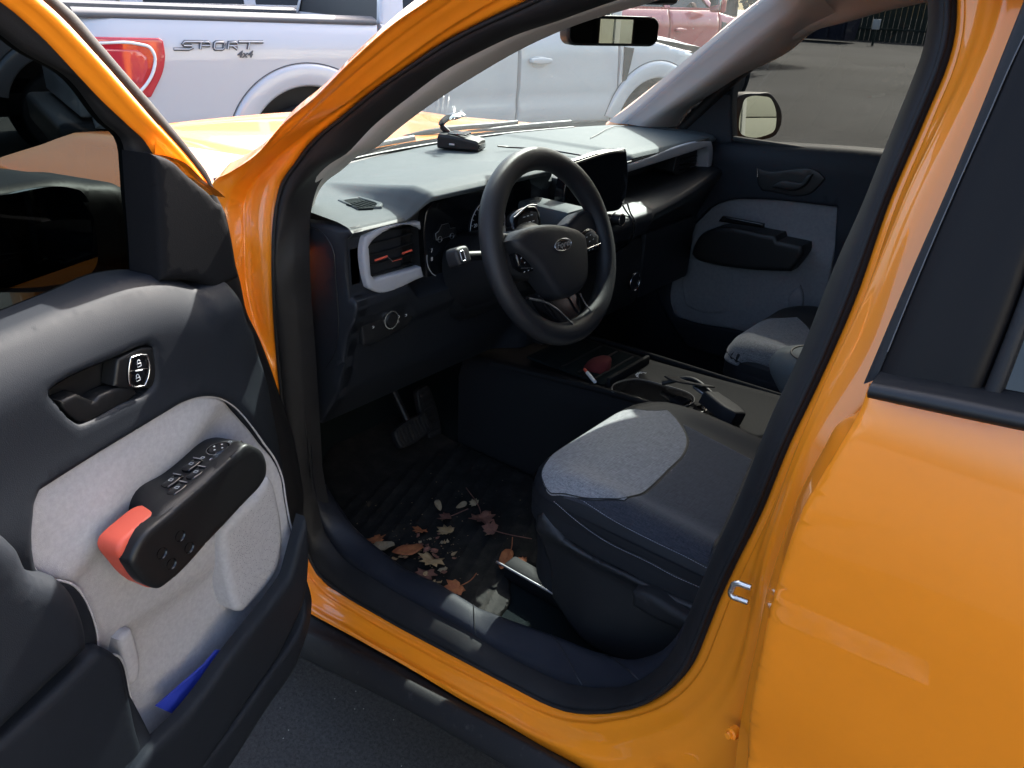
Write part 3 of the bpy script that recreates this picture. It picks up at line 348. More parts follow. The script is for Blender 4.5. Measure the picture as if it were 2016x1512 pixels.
# ---------------------------------------------------------------- helpers
def link(name, me, mat, parent=None):
    o = bpy.data.objects.new(name, me); COL.objects.link(o)
    if mat is not None: me.materials.append(M[mat] if isinstance(mat, str) else mat)
    if parent is not None: o.parent = parent
    return o
def empty(name, label, cat, loc=(0, 0, 0), group=None):
    o = bpy.data.objects.new(name, None); COL.objects.link(o); o.location = loc; o.empty_display_size = .1
    return tag(o, label, cat, group)
def holder(name, parent, loc=(0, 0, 0)):
    o = bpy.data.objects.new(name, None); COL.objects.link(o); o.location = loc; o.parent = parent; o.empty_display_size = .05; return o
def tag(o, label, cat, group=None):
    o['label'] = label; o['category'] = cat
    if group: o['group'] = group
    return o
def mesh(name, V, F, mat, parent=None, smooth=40):
    me = bpy.data.meshes.new(name); me.from_pydata([tuple(map(float, v)) for v in V], [], F); me.validate()
    bm = bmesh.new(); bm.from_mesh(me); bmesh.ops.remove_doubles(bm, verts=bm.verts, dist=1e-5)
    bm.to_mesh(me); bm.free()
    if smooth:
        me.polygons.foreach_set('use_smooth', [True] * len(me.polygons))
        if smooth < 180: me.set_sharp_from_angle(angle=math.radians(smooth))
    return link(name, me, mat, parent)
def cr(P, per=6, closed=False):
    """Catmull-Rom through points"""
    P = np.array(P, float); n = len(P); out = []
    rng = range(n if closed else n - 1)
    for i in rng:
        p1, p2 = P[i], P[(i + 1) % n]
        p0 = P[(i - 1) % n] if (closed or i > 0) else 2 * p1 - p2
        p3 = P[(i + 2) % n] if (closed or i + 2 < n) else 2 * p2 - p1
        d1, d0, d2 = max(np.linalg.norm(p2 - p1), 1e-9), max(np.linalg.norm(p1 - p0), 1e-9), max(np.linalg.norm(p3 - p2), 1e-9)
        m1 = d1 * ((p1 - p0) / d0 * d1 + (p2 - p1) / d1 * d0) / (d0 + d1)
        m2 = d1 * ((p2 - p1) / d1 * d2 + (p3 - p2) / d2 * d1) / (d1 + d2)
        for k in range(per):
            t = k / per; a = 2*t**3 - 3*t**2 + 1; b = t**3 - 2*t**2 + t; c_ = -2*t**3 + 3*t**2; d = t**3 - t**2
            out.append(a*p1 + b*m1 + c_*p2 + d*m2)
    if not closed: out.append(P[-1])
    return np.array(out)
def resamp(P, n):
    P = np.array(P, float); d = np.r_[0, np.cumsum(np.linalg.norm(np.diff(P, axis=0), axis=1))]
    u = np.linspace(0, d[-1], n); return np.array([np.interp(u, d, P[:, k]) for k in range(P.shape[1])]).T
def curve(P, n): return resamp(cr(P, 8), n)
def corners(P, ang):
    P = np.array(P, float); n = len(P); r = []
    for i in range(n):
        a, b = P[i] - P[i-1], P[(i+1) % n] - P[i]
        c_ = (a @ b) / (np.linalg.norm(a) * np.linalg.norm(b) + 1e-12)
        r.append(math.degrees(math.acos(max(-1, min(1, c_)))) > ang)
    return r
def smooth_poly(P, step=.008, ang=50):
    """closed 2D outline, rounded between its sharp corners"""
    P = np.array(P, float); n = len(P); c_ = corners(P, ang); out = []
    for i in range(n):
        p1, p2 = P[i], P[(i+1) % n]; p0, p3 = P[i-1], P[(i+2) % n]
        L = np.linalg.norm(p2 - p1)
        def tan(a, b, d):
            da, db = np.linalg.norm(b-a), np.linalg.norm(d-b)
            v = (b-a)/max(da, 1e-9)*db + (d-b)/max(db, 1e-9)*da
            return v/(da+db+1e-12)*L
        m1 = (p2-p1) if c_[i] else tan(p0, p1, p2)
        m2 = (p2-p1) if c_[(i+1) % n] else tan(p1, p2, p3)
        k = max(1, int(math.ceil(L/step)))
        for j in range(k):
            t = j/k
            out.append((2*t**3-3*t**2+1)*p1 + (t**3-2*t**2+t)*m1 + (-2*t**3+3*t**2)*p2 + (t**3-t**2)*m2)
    return np.array(out)
def inside(P, poly):
    x, y = P[:, 0], P[:, 1]; r = np.zeros(len(P), bool); n = len(poly)
    for i in range(n):
        (x1, y1), (x2, y2) = poly[i], poly[(i+1) % n]
        c_ = (y1 > y) != (y2 > y)
        with np.errstate(divide='ignore', invalid='ignore'): xx = (x2-x1)*(y-y1)/(y2-y1)+x1
        r ^= c_ & (x < xx)
    return r
def pdist(P, poly):
    A = np.array(poly); B = np.roll(A, -1, 0); d = np.full(len(P), 1e9)
    for a, b in zip(A, B):
        ab = b-a; t = np.clip(((P-a) @ ab)/max(ab @ ab, 1e-12), 0, 1)
        d = np.minimum(d, np.linalg.norm(P-(a+t[:, None]*ab), axis=1))
    return d
def relief(name, fr, poly, mat, parent=None, off=0.0, hf=None, res=.02, roll=.003, depth=.01, holes=(), step=.008, ang=50, sm=True, holeroll=0, smooth=45):
    """a solid plate with real thickness: outline in the frame's plane, front face raised by hf, rounded edge, side walls going back by depth"""
    o, a, b, n = [np.array(v, float) for v in fr]
    out = smooth_poly(poly, step, ang) if sm else np.array(poly, float)
    hs = [smooth_poly(h, step, ang) for h in holes]
    mn, mx = out.min(0), out.max(0)
    gx = np.arange(mn[0]+res*.37, mx[0], res); gy = np.arange(mn[1]+res*.41, mx[1], res*.87)
    G = np.array([(x+(res*.5 if j % 2 else 0), y) for j, y in enumerate(gy) for x in gx]) if len(gx)*len(gy) else np.zeros((0, 2))
    rings = []
    area = .5*sum(out[i-1][0]*out[i][1]-out[i][0]*out[i-1][1] for i in range(len(out))); sg = 1 if area > 0 else -1
    for pl, sgn, rr in [(out, sg, roll)]+[(h, None, holeroll) for h in hs]:
        if rr <= 0: continue
        if sgn is None:
            ar = .5*sum(pl[i-1][0]*pl[i][1]-pl[i][0]*pl[i-1][1] for i in range(len(pl))); sgn = -1 if ar > 0 else 1
        tn = np.roll(pl, -1, 0)-np.roll(pl, 1, 0); nn = np.stack([-tn[:, 1], tn[:, 0]], 1)*sgn
        nn /= np.maximum(np.linalg.norm(nn, axis=1), 1e-9)[:, None]
        for f in (.12, .4, 1.0): rings.append(pl+nn*rr*f)
    cand = np.concatenate(rings+[G]) if rings else G
    loops = [out]+hs
    if len(cand):
        k = inside(cand, out)
        for h in hs: k &= ~inside(cand, h)
        cand = cand[k]
        d = pdist(cand, out)
        for h in hs: d = np.minimum(d, pdist(cand, h))
        nr = sum(len(r) for r in rings)
        cand = cand[d > max(1e-4, min(roll if roll > 0 else res*.3, res*.3)*.1)]
    V = list(map(tuple, np.concatenate(loops))); E = []; s = 0
    for l in loops:
        E += [(s+i, s+(i+1) % len(l)) for i in range(len(l))]; s += len(l)
    V += list(map(tuple, cand))
    r = delaunay_2d_cdt([Vector(v) for v in V], E, [], 0, 1e-6)
    P = np.array([(v.x, v.y) for v in r[0]]); T = np.array([f for f in r[2] if len(f) == 3])
    C_ = P[T].mean(1); k = inside(C_, out)
    for h in hs: k &= ~inside(C_, h)
    T = T[k]
    ar = (P[T[:, 1], 0]-P[T[:, 0], 0])*(P[T[:, 2], 1]-P[T[:, 0], 1])-(P[T[:, 1], 1]-P[T[:, 0], 1])*(P[T[:, 2], 0]-P[T[:, 0], 0])
    T = T[np.abs(ar) > 1e-12]; ar = ar[np.abs(ar) > 1e-12]
    hand = np.cross(a, b) @ n
    T = np.where((ar*hand > 0)[:, None], T, T[:, ::-1])
    d = pdist(P, out)
    z = np.full(len(P), float(off))
    if hf is not None: z += np.array([hf(x, y) for x, y in P])
    if roll > 0:
        q = np.clip(d, 0, roll); z -= roll-np.sqrt(np.maximum(roll*roll-(roll-q)**2, 0))
    if holeroll > 0:
        for h in hs:
            q = np.clip(pdist(P, h), 0, holeroll); z -= holeroll-np.sqrt(np.maximum(holeroll**2-(holeroll-q)**2, 0))
    X = o+P[:, :1]*a+P[:, 1:2]*b+z[:, None]*n
    F = [tuple(int(i) for i in t) for t in T]
    cnt = {}
    for f in F:
        for i in range(3):
            e = (f[i], f[(i+1) % 3]); cnt[e] = cnt.get(e, 0)+1
    bd = [e for e in cnt if (e[1], e[0]) not in cnt]
    X = list(X); mp = {}
    for e in bd:
        for i in e:
            if i not in mp: mp[i] = len(X); X.append(X[i]-n*depth)
    F += [(e[1], e[0], mp[e[0]], mp[e[1]]) for e in bd]
    return mesh(name, X, F, mat, parent, smooth)
def loft(name, rows, mat, parent=None, sub=1, closed_u=False, closed_v=False, flip=False, smooth=60, caps=False):
    """skin over rows of equally many points"""
    A = np.array(rows, float)
    if sub > 1: A = np.stack([cr(A[:, j], sub, closed_v) for j in range(A.shape[1])], 1)
    nr, nc = A.shape[:2]; V = A.reshape(-1, 3); F = []
    for i in range(nr if closed_v else nr-1):
        for j in range(nc if closed_u else nc-1):
            q = (i*nc+j, i*nc+(j+1) % nc, ((i+1) % nr)*nc+(j+1) % nc, ((i+1) % nr)*nc+j)
            F.append(q[::-1] if flip else q)
    if caps:
        F.append(tuple(range(nc)) if flip else tuple(range(nc))[::-1]); F.append(tuple((nr-1)*nc+j for j in range(nc))[::(-1 if flip else 1)])
    return mesh(name, V, F, mat, parent, smooth)
def solid(o, t, offset=-1):
    md = o.modifiers.new('thickness', 'SOLIDIFY'); md.thickness = t; md.offset = offset; return o
def tube(name, pts, r, mat, parent=None, seg=10, per=6, closed=False, caps=True, flat=1.0, taper=None):
    P = cr(pts, per, closed); n = len(P); rows = []; up = np.array((.13, .21, .97)); 
    for i in range(n):
        t = P[(i+1) % n]-P[i-1] if closed else P[min(i+1, n-1)]-P[max(i-1, 0)]
        t /= np.linalg.norm(t)+1e-12
        s_ = np.cross(t, up); s_ /= np.linalg.norm(s_)+1e-12; u_ = np.cross(s_, t); 
        rr = r*(taper(i/(n-1)) if taper else 1)
        rows.append([P[i]+rr*(math.cos(2*math.pi*k/seg)*s_+flat*math.sin(2*math.pi*k/seg)*u_) for k in range(seg)])
    return loft(name, rows, mat, parent, closed_u=True, closed_v=closed, caps=caps and not closed, smooth=70)
def lathe(name, prof, origin, axis, mat, parent=None, seg=24, sx=(0, 0, 1), smooth=40, scale2=1.0):
    """profile of (radius, height) turned about axis"""
    o = np.array(origin, float); w = np.array(axis, float); w /= np.linalg.norm(w)
    u = np.array(sx, float); u -= w*(u @ w); u /= np.linalg.norm(u); v = np.cross(w, u)
    rows = [[o+w*h+r*(math.cos(2*math.pi*k/seg)*u+scale2*math.sin(2*math.pi*k/seg)*v) for k in range(seg)] for r, h in prof]
    return loft(name, rows, mat, parent, closed_u=True, smooth=smooth, flip=False)
def box(name, lo, hi, mat, parent=None, bev=.004, seg=2, fr=None):
    lo, hi = np.minimum(lo, hi), np.maximum(lo, hi)
    bm = bmesh.new(); bmesh.ops.create_cube(bm, size=1)
    for v in bm.verts: v.co = Vector([lo[k]+(v.co[k]+.5)*(hi[k]-lo[k]) for k in range(3)])
    if bev: bmesh.ops.bevel(bm, geom=list(bm.edges), offset=min(bev, .45*float(min(hi-lo))), segments=seg, affect='EDGES', profile=.5)
    if fr is not None:
        o, a, b, n = [Vector(q) for q in fr]
        for v in bm.verts: v.co = o+a*v.co.x+b*v.co.y+n*v.co.z
        bmesh.ops.recalc_face_normals(bm, faces=bm.faces)
    me = bpy.data.meshes.new(name); bm.to_mesh(me); bm.free()
    me.polygons.foreach_set('use_smooth', [True]*len(me.polygons)); me.set_sharp_from_angle(angle=math.radians(35))
    return link(name, me, mat, parent)
def rrect(cx, cy, w, h, r, n=5):
    r = min(r, w/2*.999, h/2*.999); P = []
    for qx, qy, a0 in ((1, 1, 0), (-1, 1, 90), (-1, -1, 180), (1, -1, 270)):
        for k in range(n):
            t = math.radians(a0+90*k/(n-1)); P.append((cx+qx*(w/2-r)+r*math.cos(t), cy+qy*(h/2-r)+r*math.sin(t)))
    return P
def text(name, s, fr, pos, size, mat, parent=None, extrude=.0006, shear=0.0, align='CENTER', spacing=1.0, bold=0.0, sx=1.0):
    cu = bpy.data.curves.new(name, 'FONT'); cu.body = s; cu.size = size; cu.extrude = extrude; cu.shear = shear
    cu.align_x = align; cu.align_y = 'CENTER'; cu.space_character = spacing; cu.offset = bold; cu.resolution_u = 3
    to = bpy.data.objects.new(name, cu); COL.objects.link(to)
    dg = bpy.context.evaluated_depsgraph_get(); me = bpy.data.meshes.new_from_object(to.evaluated_get(dg))
    bpy.data.objects.remove(to); bpy.data.curves.remove(cu)
    o, a, b, n = [Vector(q) for q in fr]
    for v in me.vertices: v.co = o+a*(pos[0]+v.co.x*sx)+b*(pos[1]+v.co.y)+n*(pos[2]+v.co.z)
    me.name = name; me.materials.clear()
    return link(name, me, mat, parent)
def pline(name, pts2, w, h, fr, off, mat, parent=None, per=4, closed=False):
    """thin raised bead on a frame plane"""
    o, a, b, n = [np.array(q, float) for q in fr]
    return tube(name, [o+p_[0]*a+p_[1]*b+off*n for p_ in pts2], w, mat, parent, seg=6, per=per, closed=closed)
def onfr(fr, p, off=0.0):
    o, a, b, n = [np.array(q, float) for q in fr]; return o+p[0]*a+p[1]*b+off*n
def cen(P): return np.array(P, float).mean(0)

# ---------------------------------------------------------------- the lot
def ground_z(x, y):
    t = min(1, max(0, (x-2.5)/.9)); return -.192*t*t*(3-2*t)
xs = np.r_[np.linspace(-90, 2.4, 12), np.linspace(2.5, 3.4, 10), np.linspace(3.6, 110, 12)]
V = [(x, y, ground_z(x, 0)) for x in xs for y in (-130, -20, -4, 0, 4, 20, 130)]
F = [(i*7+j, i*7+7+j, i*7+8+j, i*7+1+j) for i in range(len(xs)-1) for j in range(6)]
g = mesh('ground', V, F, 'asphalt'); g['kind'] = 'structure'
pl0 = mesh('parking_line', [(-.82, 1.72, .004), (-.80, 1.82, .004), (5.6, 1.28, -.186), (5.6, 1.18, -.186), (2.45, 1.535, .004), (2.45, 1.435, .004), (3.45, 1.46, -.186), (3.45, 1.36, -.186)], [(0, 5, 4, 1), (5, 7, 6, 4), (7, 3, 2, 6)], 'linepaint', None, 0); pl0['kind'] = 'structure'

# white building with roll-up doors behind the car (it shows in the mirrors and lights the shaded side)
BX = -13.0
b = empty('garage_building', 'long white garage building with panelled doors facing the car, seen in the mirrors', 'building', (BX-4, -2, 0))
b.location = (-18.2, -.4, 0); b.rotation_euler = (0, 0, math.radians(-50))
dy = [(-17.5+k*3.6, -14.5+k*3.6) for k in range(8)]
fr = ((4, 2, 0), (0, 1, 0), (0, 0, 1), (1, 0, 0))
relief('wall', fr, [(-20, 0), (11, 0), (11, 4.2), (-20, 4.2)], 'wall', b, res=3, roll=.0, depth=7.9, sm=False,
       holes=[[(y0, .02), (y1, .02), (y1, 2.7), (y0, 2.7)] for y0, y1 in dy], step=9)
for y0, y1 in dy:
    gd = box('garage_door', (-.16, y0+.01+2-0, .02), (-.06, y1-.01+2, .68), 'doorpanel', b, .01, fr=((4, 0, 0), (1, 0, 0), (0, 1, 0), (0, 0, 1)))
    for k in range(1, 4): box('panel', (-.16, y0+.01+2, .02+k*.67), (-.06, y1-.01+2, .67+k*.67), 'doorpanel', gd, .02, fr=((4, 0, 0), (1, 0, 0), (0, 1, 0), (0, 0, 1)))
    for yy in (y0-.06, y1+.06): box('door_trim', (0, yy-.06+2, 0), (.03, yy+.06+2, 2.82), 'white', b, .005, fr=((4, 0, 0), (1, 0, 0), (0, 1, 0), (0, 0, 1)))
    box('door_header', (0, y0+2, 2.7), (.03, y1+2, 2.82), 'white', b, .005, fr=((4, 0, 0), (1, 0, 0), (0, 1, 0), (0, 0, 1)))
box('roof', (-4.3, -20.3, 4.2), (4.4, 11.3, 4.45), 'clad', b, .03)

# far edge of the lot: board fence, dumpster, sign, hedge, tree
fz = -.19
f = empty('board_fence', 'weathered dark green board fence along the far edge of the lot', 'fence', (10, -42.6, fz))
for k in range(64):
    h = 2.3+random.uniform(-.03, .03)
    box('plank', (-8+k*.25, -.02+random.uniform(-.01, .01), 0), (-8+k*.25+.235, .02, h), 'fence', f, .004, 1)
for z in (.5, 1.8): box('rail', (-8, .03, z), (8, .09, z+.1), 'fence', f, .01)
d = empty('dumpster', 'dark blue dumpster standing in front of the far fence', 'dumpster', (13.9, -38.6, fz))
loft('body', [[(-x, -y0, z), (x, -y0, z), (x, y1, z), (-x, y1, z)] for x, y0, y1, z in ((1.55, .7, .7, .12), (1.6, .85, .8, 1.0), (1.6, .95, .8, 1.25), (1.6, .95, .8, 1.28))], 'bin', d, closed_u=True, caps=True, smooth=0, flip=True)
for k in range(5): box('rib', (-1.5+k*.7, .80, .2), (-1.4+k*.7, .86, 1.2), 'bin', d, .01)
for s in (-1, 1): box('lid', (s*.04 if s > 0 else -1.55, -.95, 1.29), (1.55 if s > 0 else -.04, .8, 1.34), 'bin', d, .015)
sg = empty('notice_board', 'small white notice on a post in front of the far fence', 'sign', (11.0, -37.6, fz))
box('post', (-.04, -.04, 0), (.04, .04, .75), 'fence', sg, .005); box('board', (-.16, .045, .65), (.16, .07, 1.05), 'white', sg, .005)

def foliage(name, blobs, n, size, parent, mat='leafgreen'):
    V, F = [], []
    for k in range(n):
        c_, r = random.choice(blobs); dv = Vector((random.gauss(0, 1), random.gauss(0, 1), random.gauss(0, 1))).normalized()
        p_ = Vector(c_)+Vector((dv.x*r[0], dv.y*r[1], dv.z*r[2]))*random.uniform(.55, 1.08)
        u = Vector((random.gauss(0, 1), random.gauss(0, 1), random.gauss(0, 1))).normalized(); v = u.orthogonal().normalized(); s = size*random.uniform(.6, 1.5)
        i = len(V); V += [p_-u*s, p_+v*s*.6, p_+u*s, p_-v*s*.6]; F.append((i, i+1, i+2, i+3))
    return mesh(name, V, F, mat, parent, 0)
tr = empty('broadleaf_tree', 'dark leafy tree standing beyond the red pickup at the lot edge', 'tree', (10.6, -22.5, fz))
loft('trunk', [[(r*math.cos(t)+.1*z*.2, r*math.sin(t), z) for t in np.linspace(0, 2*math.pi, 10, False)] for z, r in ((0, .3), (.4, .22), (1.5, .18), (3, .13), (4.6, .05))], 'bark', tr, closed_u=True)
for k in range(6):
    a = k*1.05; tube('limb', [(.02, 0, 1.5+.3*k), (.6*math.cos(a), .6*math.sin(a), 2.1+.3*k), (1.3*math.cos(a), 1.3*math.sin(a), 2.6+.35*k)], .06, 'bark', tr, taper=lambda q: 1-.7*q)
foliage('crown', [((random.uniform(-1.6, 1.6), random.uniform(-1.6, 1.6), random.uniform(1.7, 4.6)), (.8, .8, .6)) for _ in range(26)], 9000, .09, tr)
hd = empty('hedge', 'long dark hedge running along the lot edge beyond the parked pickups', 'hedge', (16, -14, fz))
foliage('foliage', [((random.uniform(-.4, .4)+.35*(y-0), y, random.uniform(.4, 1.9)), (.55, .9, .5)) for y in np.linspace(-11, 9, 60)], 16000, .085, hd)
for y in np.linspace(-10, 8, 10): tube('stem', [(.35*y, y, 0), (.35*y+.1, y+.1, .8), (.35*y, y+.25, 1.6)], .05, 'bark', hd, taper=lambda q: 1-.6*q)

# ---------------------------------------------------------------- full-size pickups around the car
def arc(cx, cz, r, a0, a1, n): return [(cx+r*math.cos(math.radians(a0+(a1-a0)*k/n)), cz+r*math.sin(math.radians(a0+(a1-a0)*k/n))) for k in range(n+1)]
def pickup(name, label, paint, loc, M4=None, yaw=0, detail=False):
    root = empty(name, label, 'pickup truck', loc)
    if M4 is not None: root.matrix_world = M4
    else: root.rotation_euler = (0, 0, yaw)
    W = .98; AX = 3.667; RO = .50; AC = .45
    for side in (-1, 1):
        fr = ((0, side*W, 0), (1, 0, 0), (0, 0, 1), (0, side, 0))
        def body(x, z):
            v = -.075*max(0, (z-1.15)/.26)**2-.06*max(0, (.75-z)/.3)**2+.012*math.exp(-((z-1.13)/.03)**2)*0
            if x > 3.9: v -= .30*((x-3.9)/.7)**2
            if x < -1.2: v -= .04*((-x-1.2)/.25)**2
            return v
        rear = [(-1.45, .70), (-.49, .62)]+arc(.053, AC, RO, 160, 20, 18)+[(.60, .58), (.665, .58), (.665, 1.375), (-1.45, 1.395)]
        # notch for the tail lamp keeps the lamp seated in the panel
        pn = relief('bed_side', fr, rear, paint, root, hf=body, res=.05, roll=.012, depth=.05, step=.05, sm=False)
        relief('rear_door', fr, [(.69, .60), (1.975, .56), (1.975, 1.385), (.69, 1.385)], paint, root, hf=lambda x, z: body(max(x, .95) if x < .7 else x, z)-.012*math.exp(-((z-.80)/.05)**2), res=.06, roll=.008, depth=.04, step=.06, sm=False)
        dr = relief('front_door', fr, [(1.99, .56), (3.10, .56), (3.16, .75), (3.12, 1.385), (1.99, 1.385)], paint, root, hf=lambda x, z: body(x, z)-.012*math.exp(-((z-.80)/.05)**2), res=.06, roll=.008, depth=.04, step=.06, sm=False)
        fe = [(3.12, .58), (3.135, .56)]+arc(AX, AC, RO, 165, 15, 18)+[(4.25, .60), (4.52, .62), (4.55, .95), (4.46, 1.12), (4.0, 1.20), (3.14, 1.36), (3.175, .75)]
        fn = relief('front_fender', fr, fe, paint, root, hf=body, res=.05, roll=.012, depth=.05, step=.05, sm=False)
        relief('fender_vent', fr, [(3.19, 1.23), (3.31, 1.22), (3.28, 1.05), (3.25, .93), (3.20, .92)], 'black', root, off=.012, res=.03, depth=.03, roll=.006)
        for ax in (2.14, .98):
            h = relief('door_handle', fr, rrect(ax+.06, 1.113, .23, .038, .015), paint, root, off=.052, res=.05, roll=.012, depth=.03)
            relief('handle_cup', fr, rrect(ax+.06, 1.10, .15, .09, .03), paint, h, off=.004, hf=lambda x, z: 0, res=.05, roll=.003, depth=.006)
        for ax in (.053, AX):
            fl_r = [(.495, -.05), (.495, .006), (.503, .018), (.53, .024), (.60, .026), (.635, .020), (.652, .004), (.656, -.02)]
            loft('arch_flare', [[onfr(fr, (q[0], q[1]), dd_+body(*q)) for q in arc(ax, AC, rr_, 14, 166, 40)] for rr_, dd_ in fl_r], paint, root, sub=3, smooth=60)
            tube('arch_line', [onfr(fr, q, body(*q)+.001) for q in arc(ax, AC, .659, 14, 166, 40)], .0045, 'decal', root, seg=6, per=1)
        # running board and dark sill
        box('running_board', (.75, side*(W-.03), .40), (3.0, side*(W+.09), .46), 'black', root, .015)
        box('lower_sill', (.62, side*(W-.10), .46), (3.15, side*(W-.035), .60), 'black', root, .01)
        tl = relief('tail_lamp', fr, [(-1.455, 1.275), (-.975, 1.272), (-.955, 1.262), (-.948, 1.25), (-.948, 1.16), (-.965, 1.09), (-1.075, .90), (-1.09, .895), (-1.455, .895)], 'tail', root, off=.012, ang=18, hf=lambda x, z: (-.04*((-x-1.2)/.25)**2 if x < -1.2 else 0), res=.03, roll=.012, depth=.05, step=.03)
        relief('lens', fr, [(-1.44, 1.21), (-1.12, 1.195), (-1.07, 1.15), (-1.07, 1.09), (-1.12, .99), (-1.44, .99)], 'tail2', tl, off=.016, ang=18, hf=lambda x, z: (-.04*((-x-1.2)/.25)**2 if x < -1.2 else 0), res=.03, roll=.004, depth=.01)
        st = tube('light_bar', [onfr(fr, p_, .016-(.04*((-p_[0]-1.2)/.25)**2 if p_[0] < -1.2 else 0)) for p_ in [(-1.40, 1.235), (-1.10, 1.232), (-1.045, 1.215), (-1.02, 1.17), (-1.035, 1.08), (-1.09, .99), (-1.14, .94)]], .011, 'white', tl, seg=6)
        # rail cap
        loft('rail_cap', [[(x, side*(W-.085+dy_), z-.012*(x+1.4)/2) for x in np.linspace(-1.46, .66, 8)] for dy_, z in ((.025, 1.385), (.03, 1.405), (.015, 1.425), (-.10, 1.425), (-.10, 1.385))], 'decal', root, sub=2)
        # inner bed wall, greenhouse
        box('bed_inner', (-1.44, side*(W-.15), .75), (.66, side*(W-.13), 1.39), 'black', root, .005)
        gh = [(.72, 1.385), (3.05, 1.385), (2.35, 1.90), (.95, 1.93)]
        frg = ((0, side*(W-.06), 1.385), (1, 0, 0), (0, -side*.33, .944), (0, side*.944, .33))
        relief('window_frame', frg, [(.69, 0), (3.12, 0), (2.42, .50), (2.2, .545), (1.0, .565), (.80, .53)], paint, root, res=.08, roll=.015, depth=.05, step=.08, ang=30,
               holes=[[(.90, .03), (1.90, .03), (1.90, .46), (1.05, .46), (.95, .40)], [(2.02, .03), (2.95, .03), (2.40, .43), (2.25, .46), (2.02, .46)]])
        relief('side_window', frg, [(.86, .02), (2.99, .02), (2.42, .46), (.95, .48)], 'dark_glass', root, off=-.02, res=.2, roll=.0, depth=.006, sm=False)
        # door mirror
        mr = box('door_mirror', (2.78, side*(W+.04), 1.36), (2.90, side*(W+.27), 1.62), paint, root, .03)
        box('mirror_glass', (2.765, side*(W+.06), 1.385), (2.785, side*(W+.25), 1.595), 'mirror', mr, .01)
        for ax in (.053, AX):
            o_ = (ax, side*(W-.14), .40)
            wl = lathe('wheel', [(.225, -.10), (.33, -.13), (.385, -.115), (.40, -.08), (.40, .08), (.385, .115), (.33, .13), (.225, .10)], o_, (0, side, 0), 'tyre', root, 32)
            rm = lathe('rim', [(.02, .06), (.09, .065), (.10, .05), (.19, .07), (.225, .11), (.235, .10), (.235, -.10)], o_, (0, side, 0), 'alloy', wl, 28)
            lathe('wheel_well', [(.0, -.22), (.49, -.22), (.51, -.2), (.51, .11)], (ax, side*(W-.14), AC), (0, side, 0), 'clad', root, 28)
    # centre pieces
    loft('hood', [[(x, y, z-.05*(y/.9)**2+.02*math.exp(-((abs(y)-.45)/.1)**2)) for y in np.linspace(-.93, .93, 15)] for x, z in ((3.12, 1.385), (3.5, 1.36), (4.0, 1.31), (4.4, 1.24), (4.52, 1.17))], paint, root, sub=3)
    gr = box('grille', (4.50, -.62, .78), (4.60, .62, 1.16), 'gloss', root, .03)
    for z in (.84, .93, 1.02, 1.10): box('grille_bar', (4.595, -.58, z-.018), (4.625, .58, z+.018), 'chrome' if paint == 'silver' else 'alloy', gr, .008)
    box('front_bumper', (4.42, -.95, .50), (4.70, .95, .76), 'alloy' if paint != 'darkpaint' else 'black', root, .06, 3)
    for s in (-1, 1):
        hl = box('headlight', (4.38, s*.62, .88), (4.58, s*.93, 1.14), 'alloy', root, .03)
        box('headlight_lens', (4.56, s*.65, .91), (4.60, s*.90, 1.11), 'white', hl, .02)
    box('rear_bumper', (-1.68, -.93, .50), (-1.42, .93, .74), 'black', root, .05, 3)
    box('tailgate', (-1.52, -.86, .76), (-1.44, .86, 1.40), paint, root, .02, 3)
    box('bed_floor', (-1.44, -.84, .72), (.66, .84, .78), 'black', root, .01)
    box('bed_front', (.62, -.86, .75), (.67, .86, 1.38), paint, root, .01)
    # cab back wall with its dark rear window
    frb = ((.70, 0, 1.385), (0, 1, 0), (.16, 0, .987), (-.987, 0, .16))
    relief('cab_back', frb, [(-.92, -.6), (.92, -.6), (.92, 0), (.74, .54), (-.74, .54), (-.92, 0)], paint, root, res=.15, roll=.02, depth=.05, step=.1, ang=30, holes=[[(-.87, .02), (.87, .02), (.72, .48), (-.72, .48)]])
    relief('rear_window', frb, [(-.885, .015), (.885, .015), (.73, .49), (-.73, .49)], 'black', root, off=-.012, res=.3, roll=0, depth=.006, sm=False)
    frw = ((3.06, 0, 1.385), (0, 1, 0), (-.80, 0, .60), (.60, 0, .80))
    relief('windshield', frw, [(-.86, 0), (.86, 0), (.66, .85), (-.66, .85)], 'dark_glass', root, res=.2, roll=.01, depth=.008, step=.1)
    loft('roof', [[(x, y*.72, 1.91-.05*y*y-q) for y in np.linspace(-1.02, 1.02, 11)] for x, q in ((.84, .05), (.92, .012), (1.3, 0), (1.9, 0), (2.3, .012), (2.40, .04))], paint, root, sub=2)
    box('floor_pan', (-1.4, -.8, .38), (4.4, .8, .60), 'clad', root, .02)
    if detail:
        fr = ((0, -W, 0), (1, 0, 0), (0, 0, 1), (0, -1, 0))
        # bed decal: wide italic letters with a long sweeping S and a T with a long bar
        tx = [[(0, 1.19), (.10, 1.19), (.125, 1.20), (.118, 1.213), (.07, 1.213), (.06, 1.222), (.075, 1.238), (.20, 1.238)],
              [(.175, 1.19), (.185, 1.237), (.235, 1.237), (.247, 1.228), (.24, 1.213), (.185, 1.213)],
              [(.27, 1.196), (.275, 1.19), (.325, 1.19), (.337, 1.198), (.345, 1.230), (.338, 1.237), (.285, 1.237), (.277, 1.230), (.27, 1.196)],
              [(.365, 1.19), (.375, 1.237), (.425, 1.237), (.437, 1.228), (.43, 1.213), (.375, 1.213), (.40, 1.213), (.43, 1.19)],
              [(.445, 1.239), (.62, 1.239), (.52, 1.239), (.507, 1.19)]]
        fl = holder('decal', root)
